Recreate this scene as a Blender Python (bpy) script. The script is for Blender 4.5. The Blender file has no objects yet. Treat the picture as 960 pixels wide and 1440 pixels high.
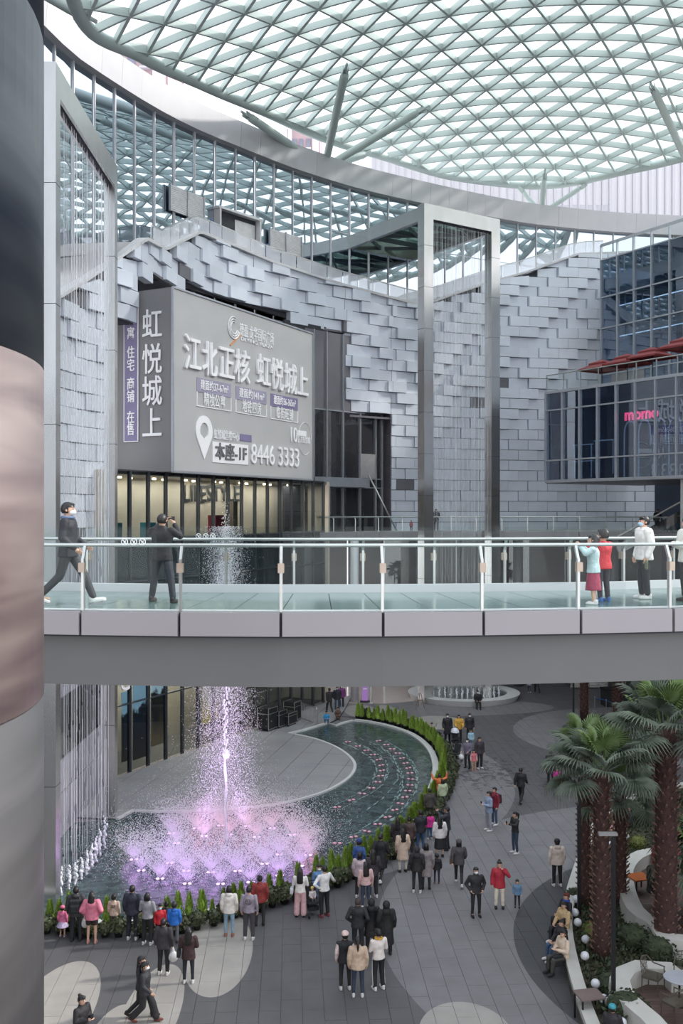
import bpy, bmesh, math, random
from mathutils import Vector, Matrix, noise
rnd = random.Random(7)
SC = bpy.context.scene
COL = SC.collection
EYE = 13.8          # eye height above the plaza (m)
F = 1400.0          # focal length in pixels of the 960x1440 frame

# ------------------------------------------------------------------ camera
cam_d = bpy.data.cameras.new('camera')
cam_d.sensor_fit = 'VERTICAL'; cam_d.sensor_height = 36.0; cam_d.lens = 36.0 * F / 1440.0
cam_d.clip_end = 2000; cam_d.clip_start = 0.1
cam = bpy.data.objects.new('camera', cam_d); COL.objects.link(cam)
cam.location = (0, 0, EYE); cam.rotation_euler = (math.radians(90), 0, 0)
SC.camera = cam

# ------------------------------------------------------------------ sky, sun, exposure
world = bpy.data.worlds.new('sky'); SC.world = world; world.use_nodes = True
wn = world.node_tree.nodes; wl = world.node_tree.links; wn.clear()
wo = wn.new('ShaderNodeOutputWorld'); wb = wn.new('ShaderNodeBackground')
wt = wn.new('ShaderNodeTexCoord'); wsep = wn.new('ShaderNodeSeparateXYZ'); wr = wn.new('ShaderNodeValToRGB')
wr.color_ramp.elements[0].position = 0.0; wr.color_ramp.elements[0].color = (0.93, 0.93, 0.955, 1)
wr.color_ramp.elements[1].position = 0.9; wr.color_ramp.elements[1].color = (0.82, 0.885, 0.98, 1)
wl.new(wt.outputs['Generated'], wsep.inputs[0]); wl.new(wsep.outputs['Z'], wr.inputs[0])
wl.new(wr.outputs[0], wb.inputs[0]); wb.inputs[1].default_value = 1.15
wl.new(wb.outputs[0], wo.inputs[0])
sun_d = bpy.data.lights.new('sun', 'SUN'); sun_d.energy = 2.0; sun_d.angle = math.radians(4.5); sun_d.color = (1.0, 0.95, 0.88)
sun = bpy.data.objects.new('sun', sun_d); COL.objects.link(sun)
SUN_DIR = Vector((-0.80, -0.16, -0.56)).normalized()      # direction the light travels
sun.rotation_euler = SUN_DIR.to_track_quat('-Z', 'Y').to_euler(); sun.location = (80, 40, 80)
SC.view_settings.view_transform = 'Standard'; SC.view_settings.look = 'None'
SC.view_settings.gamma = 1.0; SC.view_settings.use_curve_mapping = False
SC.view_settings.exposure = 1.0
SC.cycles.max_bounces = 6; SC.cycles.transparent_max_bounces = 16; SC.cycles.diffuse_bounces = 3
SC.cycles.glossy_bounces = 4; SC.cycles.caustics_reflective = False; SC.cycles.caustics_refractive = False
SC.cycles.sample_clamp_indirect = 4.0
try: SC.cycles.use_denoising = True
except Exception: pass

# ------------------------------------------------------------------ helpers
def P(px, py, Y):
    """the point at depth Y seen at pixel (px, py)"""
    return Vector(((px - 480) / F * Y, Y, EYE + (720 - py) / F * Y))
def G(px, py, z=0.0):
    """the point of the level z seen at pixel (px, py)"""
    Y = F * (EYE - z) / (py - 720)
    return Vector(((px - 480) / F * Y, Y, z))
def G2(px, py, z=0.0):
    g = G(px, py, z); return (g.x, g.y)
def srgb(r, g, b):
    f = lambda c: (c / 255 / 12.92) if c / 255 <= 0.04045 else ((c / 255 + 0.055) / 1.055) ** 2.4
    return (f(r), f(g), f(b))
def interp(tab, x):
    if x <= tab[0][0]: return tab[0][1]
    for (a, fa), (b, fb) in zip(tab, tab[1:]):
        if x <= b: return fa + (fb - fa) * (x - a) / max(b - a, 1e-9)
    return tab[-1][1]

class MB:
    def __init__(s): s.v = []; s.f = []
    def add(s, vs, fs):
        o = len(s.v); s.v += [tuple(p) for p in vs]; s.f += [tuple(i + o for i in f) for f in fs]; return s
    def hexa(s, b, t):
        """box from four bottom and four top corners"""
        return s.add(list(b) + list(t), [(3, 2, 1, 0), (4, 5, 6, 7), (0, 1, 5, 4), (1, 2, 6, 5), (2, 3, 7, 6), (3, 0, 4, 7)])
    def box(s, c, d, rz=0.0):
        x, y, z = c; a, b, h = d[0] / 2, d[1] / 2, d[2] / 2; cs, sn = math.cos(rz), math.sin(rz)
        q = [(x + i * cs - j * sn, y + i * sn + j * cs) for i, j in ((-a, -b), (a, -b), (a, b), (-a, b))]
        return s.hexa([(u, v, z - h) for u, v in q], [(u, v, z + h) for u, v in q])
    def bar(s, p, q, w, h, up=(0, 0, 1)):
        """beam from p to q, w wide and h deep along up"""
        p, q = Vector(p), Vector(q); d = (q - p).normalized(); u = Vector(up); u = u - d * u.dot(d)
        if u.length < 1e-5: u = Vector((0, 1, 0)); u = u - d * u.dot(d)
        u.normalize(); r = d.cross(u); c = [(-w/2, -h/2), (w/2, -h/2), (w/2, h/2), (-w/2, h/2)]
        return s.hexa([p + r*a + u*b for a, b in c], [q + r*a + u*b for a, b in c])
    def tube(s, pts, rad, n=8, cap=True):
        pts = [Vector(p) for p in pts]; rad = rad if hasattr(rad, '__len__') else [rad] * len(pts)
        o = len(s.v); ref = None
        for i, p in enumerate(pts):
            d = (pts[min(i+1, len(pts)-1)] - pts[max(i-1, 0)]).normalized()
            if ref is None:
                ref = Vector((0, 0, 1)) if abs(d.z) < 0.9 else Vector((1, 0, 0))
            u = (ref - d * ref.dot(d)).normalized(); w = d.cross(u); ref = u
            for k in range(n):
                a = 2 * math.pi * k / n; s.v.append(tuple(p + (u * math.cos(a) + w * math.sin(a)) * rad[i]))
        for i in range(len(pts) - 1):
            for k in range(n):
                a = o + i*n + k; b = o + i*n + (k+1) % n; s.f.append((a, b, b + n, a + n))
        if cap:
            s.f.append(tuple(o + k for k in range(n))[::-1]); s.f.append(tuple(o + (len(pts)-1)*n + k for k in range(n)))
        return s
    def prism(s, poly, z0, z1):
        n = len(poly); vs = [(x, y, z0) for x, y in poly] + [(x, y, z1) for x, y in poly]
        return s.add(vs, [tuple(range(n))[::-1], tuple(range(n, 2*n))] + [(i, (i+1) % n, n + (i+1) % n, n + i) for i in range(n)])
    def lathe(s, prof, c=(0, 0, 0), n=16):
        o = len(s.v); x, y, z = c
        for r, h in prof:
            for k in range(n):
                a = 2*math.pi*k/n; s.v.append((x + r*math.cos(a), y + r*math.sin(a), z + h))
        for i in range(len(prof) - 1):
            for k in range(n):
                a = o+i*n+k; b = o+i*n+(k+1) % n; s.f.append((a, b, b+n, a+n))
        s.f.append(tuple(o+k for k in range(n))[::-1]); s.f.append(tuple(o+(len(prof)-1)*n+k for k in range(n)))
        return s
    def ball(s, c, r, n=10, m=6):
        rx, ry, rz = r if hasattr(r, '__len__') else (r, r, r); o = len(s.v); c = Vector(c)
        s.v.append((c.x, c.y, c.z - rz))
        for i in range(1, m):
            t = math.pi * i / m - math.pi/2
            for k in range(n):
                a = 2*math.pi*k/n; s.v.append((c.x + rx*math.cos(t)*math.cos(a), c.y + ry*math.cos(t)*math.sin(a), c.z + rz*math.sin(t)))
        s.v.append((c.x, c.y, c.z + rz)); last = len(s.v) - 1
        for k in range(n):
            s.f.append((o, o+1+(k+1) % n, o+1+k)); s.f.append((last, last-n+k, last-n+(k+1) % n))
        for i in range(m - 2):
            for k in range(n):
                a = o+1+i*n+k; b = o+1+i*n+(k+1) % n; s.f.append((a, b, b+n, a+n))
        return s
    def mesh(s, name, smooth=False):
        me = bpy.data.meshes.new(name); me.from_pydata(s.v, [], s.f); me.update()
        if smooth: me.polygons.foreach_set('use_smooth', [True] * len(me.polygons))
        return me
    def build(s, name, mat, parent=None, smooth=False, loc=None):
        return obj(name, s.mesh(name, smooth), mat, parent, loc)

def obj(name, me, mat=None, parent=None, loc=None):
    o = bpy.data.objects.new(name, me); COL.objects.link(o)
    if mat is not None:
        if len(me.materials) == 0: me.materials.append(mat)
        elif me.materials[0] is not mat:
            o.material_slots[0].link = 'OBJECT'; o.material_slots[0].material = mat
    if parent is not None: o.parent = parent
    if loc is not None: o.location = loc
    return o
def tag(o, label=None, cat=None, group=None, kind=None):
    if label: o['label'] = label
    if cat: o['category'] = cat
    if group: o['group'] = group
    if kind: o['kind'] = kind
    return o
def empty(name, loc=(0, 0, 0), rz=0.0, label=None, cat=None, group=None, kind=None):
    o = bpy.data.objects.new(name, None); COL.objects.link(o); o.location = loc; o.rotation_euler = (0, 0, rz)
    o.empty_display_size = 0.2
    return tag(o, label, cat, group, kind)
def copy_tree(o, parent=None):
    c = o.copy(); COL.objects.link(c); c.parent = parent
    for ch in o.children: copy_tree(ch, c)
    return c
TMP = bpy.data.scenes.new('workbench')
def evaluated(o):
    """the mesh of an object with its modifiers applied, worked out in a scene of its own"""
    TMP.collection.objects.link(o)
    with bpy.context.temp_override(scene=TMP, view_layer=TMP.view_layers[0]):
        dg = bpy.context.evaluated_depsgraph_get(); me = bpy.data.meshes.new_from_object(o.evaluated_get(dg))
    TMP.collection.objects.unlink(o)
    return me
def spline(pts, step=0.5, closed=False, sub=14):
    """Catmull-Rom through 2-D points, resampled at about even steps"""
    n = len(pts); out = []
    rng = range(n) if closed else range(n - 1)
    for i in rng:
        p = [pts[(i + k) % n] if closed else pts[min(max(i + k, 0), n - 1)] for k in (-1, 0, 1, 2)]
        for j in range(sub):
            t = j / sub
            out.append(tuple(0.5 * (2*p[1][d] + (p[2][d]-p[0][d])*t + (2*p[0][d]-5*p[1][d]+4*p[2][d]-p[3][d])*t*t + (3*p[1][d]-p[0][d]-3*p[2][d]+p[3][d])*t**3) for d in (0, 1)))
    if closed: out.append(out[0])
    else: out.append(tuple(pts[-1]))
    return resample(out, step)
def resample(pl, step):
    acc = [0.0]
    for a, b in zip(pl, pl[1:]): acc.append(acc[-1] + math.hypot(b[0]-a[0], b[1]-a[1]))
    L = acc[-1]; m = max(1, round(L / step)); res = []; k = 0
    for i in range(m + 1):
        s = L * i / m
        while k < len(pl) - 2 and acc[k+1] < s: k += 1
        t = (s - acc[k]) / max(acc[k+1] - acc[k], 1e-9)
        res.append((pl[k][0] + (pl[k+1][0]-pl[k][0])*t, pl[k][1] + (pl[k+1][1]-pl[k][1])*t))
    return res
def offset(pl, d, closed=False):
    """shift a polyline sideways (positive: to its left)"""
    out = []; n = len(pl)
    for i in range(n):
        a = pl[(i-1) % n] if closed else pl[max(i-1, 0)]; b = pl[(i+1) % n] if closed else pl[min(i+1, n-1)]
        dx, dy = b[0]-a[0], b[1]-a[1]; l = math.hypot(dx, dy) or 1
        out.append((pl[i][0] - dy/l*d, pl[i][1] + dx/l*d))
    return out
def inside(p, poly):
    x, y = p; c = False; j = len(poly) - 1
    for i in range(len(poly)):
        xi, yi = poly[i]; xj, yj = poly[j]
        if (yi > y) != (yj > y) and x < (xj-xi)*(y-yi)/(yj-yi) + xi: c = not c
        j = i
    return c
def sweep(mb, pl, sec, closed=False):
    """sweep a cross-section [(side, z)] along a level polyline (side positive: left)"""
    n = len(pl); m = len(sec); o = len(mb.v)
    lines = [offset(pl, d, closed) for d, z in sec]
    for i in range(n):
        for k in range(m): mb.v.append((lines[k][i][0], lines[k][i][1], sec[k][1]))
    for i in range(n if closed else n - 1):
        for k in range(m):
            a = o + i*m + k; b = o + i*m + (k+1) % m; c = o + ((i+1) % n)*m + (k+1) % m; d = o + ((i+1) % n)*m + k
            mb.f.append((a, b, c, d))
    if not closed:
        mb.f.append(tuple(o + k for k in range(m))[::-1]); mb.f.append(tuple(o + (n-1)*m + k for k in range(m)))
    return mb
def sight(o_pts):
    """share of the picture that a flat piece covers, for choosing the largest pieces"""
    q = []
    for p in o_pts:
        y = max(p[1], 0.5); q.append((480 + F*p[0]/y, 720 - F*(p[2]-EYE)/y))
    a = 0.0
    for i in range(len(q)): a += q[i-1][0]*q[i][1] - q[i][0]*q[i-1][1]
    cx = sum(p[0] for p in q)/len(q); cy = sum(p[1] for p in q)/len(q)
    return abs(a)/2 if (-30 < cx < 990 and -30 < cy < 1470) else abs(a)/2000.0

# ------------------------------------------------------------------ materials
MATS = {}
def mat(name, col, rough=0.5, metal=0.0, var=0.10, scale=3.0, bump=0.0, bscale=None, rand=0.0, spec=0.5, stretch=None, trans=0.0, emit=None):
    """principled material whose colour, roughness and relief vary with noise; rand: change from object to object"""
    if name in MATS: return MATS[name]
    m = bpy.data.materials.new(name); m.use_nodes = True; nt = m.node_tree; N = nt.nodes; L = nt.links
    b = N['Principled BSDF']; tc = N.new('ShaderNodeTexCoord'); src = tc.outputs['Object']
    if stretch:
        mp = N.new('ShaderNodeMapping'); mp.inputs['Scale'].default_value = stretch; L.new(src, mp.inputs[0]); src = mp.outputs[0]
    nz = N.new('ShaderNodeTexNoise'); nz.inputs['Scale'].default_value = scale; nz.inputs['Detail'].default_value = 4
    L.new(src, nz.inputs['Vector'])
    rp = N.new('ShaderNodeValToRGB'); e = rp.color_ramp.elements
    e[0].position = 0.3; e[1].position = 0.7
    e[0].color = tuple(c*(1-var) for c in col) + (1,); e[1].color = tuple(min(1, c*(1+var)) for c in col) + (1,)
    L.new(nz.outputs['Fac'], rp.inputs[0]); out = rp.outputs[0]
    if rand:
        oi = N.new('ShaderNodeObjectInfo'); mr = N.new('ShaderNodeMapRange')
        mr.inputs['To Min'].default_value = 1-rand; mr.inputs['To Max'].default_value = 1+rand
        L.new(oi.outputs['Random'], mr.inputs[0])
        mx = N.new('ShaderNodeMix'); mx.data_type = 'RGBA'; mx.blend_type = 'MULTIPLY'; mx.inputs[0].default_value = 1
        L.new(out, mx.inputs[6]); L.new(mr.outputs[0], mx.inputs[7]); out = mx.outputs[2]
    L.new(out, b.inputs['Base Color'])
    b.inputs['Roughness'].default_value = rough; b.inputs['Metallic'].default_value = metal
    b.inputs['Specular IOR Level'].default_value = spec
    if emit:
        b.inputs['Emission Color'].default_value = tuple(emit[:3]) + (1,); b.inputs['Emission Strength'].default_value = emit[3]
    if trans: b.inputs['Transmission Weight'].default_value = trans
    if bump:
        n2 = N.new('ShaderNodeTexNoise'); n2.inputs['Scale'].default_value = bscale or scale*4; n2.inputs['Detail'].default_value = 3
        L.new(src, n2.inputs['Vector']); bp = N.new('ShaderNodeBump'); bp.inputs['Strength'].default_value = bump; bp.inputs['Distance'].default_value = 0.05
        L.new(n2.outputs['Fac'], bp.inputs['Height']); L.new(bp.outputs[0], b.inputs['Normal'])
    MATS[name] = m
    return m
def glass(name, tint, see, base=0.06, rough=0.0, wave=0.0, wscale=1.0, body=None, mir=(1, 1, 1)):
    """sheet glass: partly clear (see), partly a mirror by the angle of view; body: colour of what is behind an opaque sheet"""
    m = bpy.data.materials.new(name); m.use_nodes = True; nt = m.node_tree; N = nt.nodes; L = nt.links; N.clear()
    o = N.new('ShaderNodeOutputMaterial'); gl = N.new('ShaderNodeBsdfGlossy'); gl.inputs['Roughness'].default_value = rough
    tr = N.new('ShaderNodeBsdfTransparent'); tr.inputs[0].default_value = tuple(tint) + (1,)
    lw_ = N.new('ShaderNodeLayerWeight'); lw_.inputs['Blend'].default_value = 0.5
    pw_ = N.new('ShaderNodeMath'); pw_.operation = 'POWER'; pw_.inputs[1].default_value = 5.0; L.new(lw_.outputs['Facing'], pw_.inputs[0])
    ad = N.new('ShaderNodeMath'); ad.operation = 'MULTIPLY_ADD'; ad.use_clamp = True; ad.inputs[1].default_value = 0.9; ad.inputs[2].default_value = base; L.new(pw_.outputs[0], ad.inputs[0])
    gl.inputs['Color'].default_value = tuple(mir) + (1,)
    back = tr.outputs[0]
    if body is not None:
        nz = N.new('ShaderNodeTexNoise'); nz.inputs['Scale'].default_value = 0.6
        rp = N.new('ShaderNodeValToRGB'); rp.color_ramp.elements[0].color = tuple(c*0.8 for c in body) + (1,); rp.color_ramp.elements[1].color = tuple(c*1.2 for c in body) + (1,)
        tc = N.new('ShaderNodeTexCoord'); L.new(tc.outputs['Object'], nz.inputs['Vector']); L.new(nz.outputs[0], rp.inputs[0])
        df = N.new('ShaderNodeBsdfDiffuse'); L.new(rp.outputs[0], df.inputs[0])
        m1 = N.new('ShaderNodeMixShader'); m1.inputs[0].default_value = see; L.new(df.outputs[0], m1.inputs[1]); L.new(tr.outputs[0], m1.inputs[2]); back = m1.outputs[0]
    mx = N.new('ShaderNodeMixShader'); L.new(ad.outputs[0], mx.inputs[0]); L.new(back, mx.inputs[1]); L.new(gl.outputs[0], mx.inputs[2]); L.new(mx.outputs[0], o.inputs[0])
    if wave:
        tc = N.new('ShaderNodeTexCoord'); nz = N.new('ShaderNodeTexNoise'); nz.inputs['Scale'].default_value = wscale; nz.inputs['Detail'].default_value = 1
        L.new(tc.outputs['Object'], nz.inputs['Vector']); bp = N.new('ShaderNodeBump'); bp.inputs['Strength'].default_value = wave; bp.inputs['Distance'].default_value = 0.1
        L.new(nz.outputs['Fac'], bp.inputs['Height']); L.new(bp.outputs[0], gl.inputs['Normal'])
    MATS[name] = m
    return m
def plain(rgb, rough=0.7, **k):
    r = tuple(round(c) for c in rgb)
    return mat('cloth_%d_%d_%d_%d' % (*r, int(rough*10)), srgb(*r), rough, var=0.16, scale=7, bump=0.5, bscale=9, **k)

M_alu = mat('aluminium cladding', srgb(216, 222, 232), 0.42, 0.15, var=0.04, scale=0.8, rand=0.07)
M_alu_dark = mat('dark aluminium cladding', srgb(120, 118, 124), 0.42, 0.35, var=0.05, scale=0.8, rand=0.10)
M_white = mat('white panel', srgb(206, 206, 208), 0.45, 0.0, var=0.03, scale=0.7, rand=0.03)
M_parapet = mat('pale parapet panel', srgb(186, 185, 188), 0.5, 0.0, var=0.03, scale=0.7, rand=0.03)
M_joint = mat('dark joint', srgb(58, 60, 66), 0.8)
M_steel = mat('brushed stainless steel', srgb(205, 203, 200), 0.22, 0.9, var=0.06, scale=2, stretch=(1, 1, 0.2), bump=0.05, bscale=0.8)
M_post = mat('satin steel', srgb(190, 190, 188), 0.3, 0.8, var=0.05)
M_mullion = mat('grey mullion', srgb(172, 176, 182), 0.4, 0.5, var=0.05)
M_mull_white = mat('white mullion', srgb(214, 216, 220), 0.45, 0.1, var=0.03)
M_mull_dark = mat('dark mullion', srgb(84, 88, 94), 0.4, 0.5, var=0.05)
M_canopy = mat('pale green painted steel', srgb(180, 192, 188), 0.5, 0.0, var=0.04, scale=0.5)
M_mirror = glass('reflective facade glass', (0.5, 0.6, 0.65), 0.0, base=0.62, wave=0.05, wscale=0.5, body=(0.02, 0.035, 0.05), mir=(0.78, 0.87, 0.96))
M_bluegl = glass('blue tinted glass', (0.34, 0.44, 0.56), 0.66, base=0.20, body=(0.03, 0.05, 0.09), wave=0.03, wscale=0.4, mir=(0.78, 0.88, 1.0))
M_shopgl = glass('shop glass', (0.66, 0.70, 0.70), 1.0, base=0.015)
M_clear = glass('clear balustrade glass', (0.945, 0.97, 0.967), 1.0, base=0.008)
M_frost = None
M_black = mat('black metal', srgb(26, 26, 28), 0.45, 0.3)
M_concrete = mat('pale concrete', srgb(176, 174, 170), 0.7, 0, var=0.08, scale=1.5, bump=0.06)
# ================================================================== PLAZA FLOOR
def floor_material(name, base, shapes, rough=0.55):
    """stone whose colour fields are ellipses laid into the paving: shapes = [(x, y, a, b, angle, colour)]"""
    m = bpy.data.materials.new(name); m.use_nodes = True; nt = m.node_tree; N = nt.nodes; L = nt.links; b = N['Principled BSDF']
    ge = N.new('ShaderNodeNewGeometry'); cur = None
    for x, y, a, bb, ang, c in shapes:
        mp = N.new('ShaderNodeMapping'); mp.vector_type = 'TEXTURE'; mp.inputs['Location'].default_value = (x, y, 0)
        mp.inputs['Rotation'].default_value = (0, 0, ang); mp.inputs['Scale'].default_value = (a, bb, 1000)
        L.new(ge.outputs['Position'], mp.inputs[0]); ln = N.new('ShaderNodeVectorMath'); ln.operation = 'LENGTH'; L.new(mp.outputs[0], ln.inputs[0])
        lt = N.new('ShaderNodeMath'); lt.operation = 'LESS_THAN'; lt.inputs[1].default_value = 1.0; L.new(ln.outputs['Value'], lt.inputs[0])
        mx = N.new('ShaderNodeMix'); mx.data_type = 'RGBA'; L.new(lt.outputs[0], mx.inputs[0])
        if cur is None: mx.inputs[6].default_value = base + (1,)
        else: L.new(cur, mx.inputs[6])
        mx.inputs[7].default_value = c + (1,); cur = mx.outputs[2]
    # wet footmarks and puddle stains on one stretch of the paving
    mp = N.new('ShaderNodeMapping'); mp.vector_type = 'TEXTURE'; mp.inputs['Location'].default_value = (7.4, 53.0, 0); mp.inputs['Scale'].default_value = (4.6, 5.2, 1000); L.new(ge.outputs['Position'], mp.inputs[0])
    ln = N.new('ShaderNodeVectorMath'); ln.operation = 'LENGTH'; L.new(mp.outputs[0], ln.inputs[0]); wz = N.new('ShaderNodeTexNoise'); wz.inputs['Scale'].default_value = 1.9; wz.inputs['Detail'].default_value = 7; wz.inputs['Distortion'].default_value = 1.4; L.new(ge.outputs['Position'], wz.inputs['Vector'])
    sb = N.new('ShaderNodeMath'); sb.operation = 'MULTIPLY_ADD'; sb.inputs[1].default_value = -0.16; L.new(ln.outputs['Value'], sb.inputs[0]); L.new(wz.outputs[0], sb.inputs[2])
    wr_ = N.new('ShaderNodeMapRange'); wr_.inputs['From Min'].default_value = 0.47; wr_.inputs['From Max'].default_value = 0.53; L.new(sb.outputs[0], wr_.inputs[0])
    wm = N.new('ShaderNodeMix'); wm.data_type = 'RGBA'; wm.blend_type = 'MULTIPLY'; wm.inputs[7].default_value = (0.42, 0.42, 0.44, 1); L.new(wr_.outputs[0], wm.inputs[0]); L.new(cur, wm.inputs[6]); cur = wm.outputs[2]
    nz = N.new('ShaderNodeTexNoise'); nz.inputs['Scale'].default_value = 1.1; nz.inputs['Detail'].default_value = 8; L.new(ge.outputs['Position'], nz.inputs['Vector'])
    # stone lots differ a little from tile to tile, like the slabs in the photograph
    wn_ = N.new('ShaderNodeTexVoronoi'); wn_.inputs['Scale'].default_value = 0.9; L.new(ge.outputs['Position'], wn_.inputs['Vector'])
    mr = N.new('ShaderNodeMapRange'); mr.inputs['From Min'].default_value = 0.25; mr.inputs['From Max'].default_value = 0.75; mr.inputs['To Min'].default_value = 0.88; mr.inputs['To Max'].default_value = 1.12; L.new(nz.outputs[0], mr.inputs[0])
    mul = N.new('ShaderNodeMix'); mul.data_type = 'RGBA'; mul.blend_type = 'MULTIPLY'; mul.inputs[0].default_value = 1
    L.new(cur, mul.inputs[6]); L.new(mr.outputs[0], mul.inputs[7]); L.new(mul.outputs[2], b.inputs['Base Color'])
    b.inputs['Roughness'].default_value = rough; b.inputs['Specular IOR Level'].default_value = 0.35
    return m
cD, cB, cM, cL = srgb(74, 74, 77), srgb(91, 90, 92), srgb(121, 119, 121), srgb(160, 155, 150)
M_floor = floor_material('plaza stone', cB, [
    (-8.5, 52, 17.3, 17.3, 0, cM), (4, 70.5, 11, 3.4, 0, cM), (19, 62, 8.2, 8.2, 0, cM), (20.3, 62, 6.4, 6.4, 0, cD), (21.6, 62, 4.6, 4.6, 0, cM),
    (15.5, 33, 14.3, 14.3, 0, cM), (15.2, 31, 9.7, 9.9, 0, cD),
    (-3.86, 31.3, 1.06, 3.0, 0.05, cL), (-5.25, 27.4, 0.80, 3.0, 0, cL), (-8.0, 27.3, 1.15, 3.3, 0, cL), (-6.05, 25.8, 0.62, 2.1, 0, cL), (3.3, 26.3, 1.25, 1.75, 0, cL),
    (4.5, 64.8, 0.8, 2.1, 0, cL), (3.4, 68.5, 0.8, 2.8, 0.2, cL), (1.4, 69, 1.2, 2.2, 0.1, cL), (6.3, 65.3, 1.9, 2.1, 0, cL)])
fl = MB().prism([(-70, -15), (90, -15), (90, 150), (-70, 150)], -0.6, -0.03).build('floor', mat('paving bed', srgb(84, 84, 88), 0.8)); tag(fl, kind='structure')

# pond outline on the plaza and the stone stage beside it
pond_out = spline([(-12.2, 33.2), G2(62, 1294), G2(120, 1298), G2(200, 1300), G2(270, 1290), G2(340, 1270), G2(400, 1252), G2(460, 1232), G2(510, 1208), G2(550, 1178), G2(580, 1148),
                   G2(600, 1116), G2(608, 1090), G2(606, 1068), G2(595, 1050), G2(575, 1035), G2(545, 1024), G2(515, 1017.5), G2(498, 1015.5)], 0.35)
pond_top = [G2(484, 1019), G2(472, 1023), G2(462, 1019), G2(430, 1029)]
stage_edge = spline([G2(408, 1034), G2(430, 1038.5), G2(452, 1045), G2(474, 1055), G2(490, 1067), G2(497, 1080), G2(488, 1096), G2(460, 1113), G2(420, 1126), G2(370, 1135), G2(300, 1141), G2(235, 1143), G2(185, 1142), ], 0.35) + [G2(163, 1154)]
pond_poly = pond_out + pond_top + stage_edge + [(-12.2, 44.0)]
stage_poly = stage_edge + [(-13.4, 45.0), (-13.6, 50.5), (-11.6, 51.5), (-0.2, 73.3), (0.8, 74.5), G2(484, 1000), G2(476, 1012), G2(462, 1018.4), G2(430, 1028.4)]
planter_edge = spline([G2(838, 1500), G2(815, 1440), G2(800, 1390), G2(790, 1340), G2(789, 1305), G2(797, 1265), G2(808, 1230), G2(822, 1195), G2(842, 1160), G2(880, 1135), G2(930, 1118), G2(1000, 1108)], 0.5)
planter_poly = planter_edge + [(30, 45), (30, 20)]

ta = math.atan2(0.05, 1); tc_, ts_ = math.cos(ta), math.sin(ta)
def tile_pt(u, v): return (u*tc_ - v*ts_, u*ts_ + v*tc_)
TW, TL = 0.6, 1.2
tiles = []
for j in range(int(20/TL), int(88/TL)):
    for i in range(int(-16/TW), int(36/TW)):
        u = i*TW; v = j*TL + (TL/2 if i % 2 else 0)
        q = [tile_pt(u + a*(TW/2-0.005), v + b*(TL/2-0.003)) for a, b in ((-1, -1), (1, -1), (1, 1), (-1, 1))]
        c = tile_pt(u, v)
        if all(inside(p, pond_poly) for p in q) or all(inside(p, stage_poly) for p in q) or all(inside(p, planter_poly) for p in q): continue
        px = 480 + F*c[0]/c[1]
        if px < -60 or px > 1020: continue
        tiles.append((sight([(x, y, 0) for x, y in q]), c, q))
tiles.sort(key=lambda t: -t[0])
tm = MB().box((0, 0, -0.015), (TW-0.010, TL-0.006, 0.03), 0).mesh('paving_tile')
for a, c, q in tiles[:300]:
    o = obj('paving_tile', tm, M_floor, fl); o.location = (c[0], c[1], rnd.uniform(-0.003, 0.002)); o.rotation_euler = (0, 0, ta)
mb = MB()
for a, c, q in tiles[300:]:
    z = rnd.uniform(-0.003, 0.002); mb.hexa([(x, y, -0.03) for x, y in q], [(x, y, z) for x, y in q])
tag(mb.build('paving_tiles', M_floor, fl), kind='stuff')

# stone stage: slab with large joints
M_stage = mat('stage granite', srgb(150, 149, 150), 0.55, var=0.10, scale=0.5, bump=0.03)
st = MB().prism(stage_poly, -0.05, 0.085).build('floor_stage', M_joint); tag(st, kind='structure')
sd = Vector((0.52, 0.854)); sn_ = Vector((0.854, -0.52))
smb = []
def clip_half(poly, n, d):
    out = []
    for i in range(len(poly)):
        a, b = poly[i-1], poly[i]; fa = a[0]*n[0]+a[1]*n[1]-d; fb = b[0]*n[0]+b[1]*n[1]-d
        if (fa >= 0) != (fb >= 0):
            t = fa/(fa-fb); out.append((a[0]+(b[0]-a[0])*t, a[1]+(b[1]-a[1])*t))
        if fb >= 0: out.append(b)
    return out
# the stage slabs: strips of the stage outline cut along and across (each slab keeps the curved rim)
strips = []
n1 = Vector((0.98, -0.199)); n2 = Vector((0.199, 0.98)); w1, w2 = 1.5, 2.4
for i in range(-24, 24):
    for j in range(10, 40):
        sq = [(n1*(i*w1 + a) + n2*(j*w2 + b)) for a, b in ((0.015, 0.015), (w1-0.015, 0.015), (w1-0.015, w2-0.015), (0.015, w2-0.015))]
        poly = [tuple(p) for p in stage_poly]
        for k in range(4):
            e = sq[(k+1) % 4] - sq[k]; nn = Vector((-e.y, e.x)); poly = clip_half(poly, nn, sq[k].dot(nn))
            if len(poly) < 3: break
        if len(poly) >= 3:
            ar = abs(sum(poly[q-1][0]*poly[q][1]-poly[q][0]*poly[q-1][1] for q in range(len(poly))))/2
            if ar > 0.05: MB().prism(poly, 0.05, 0.10 + rnd.uniform(-0.002, 0.002)).build('stone_slab', M_stage, st)

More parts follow.
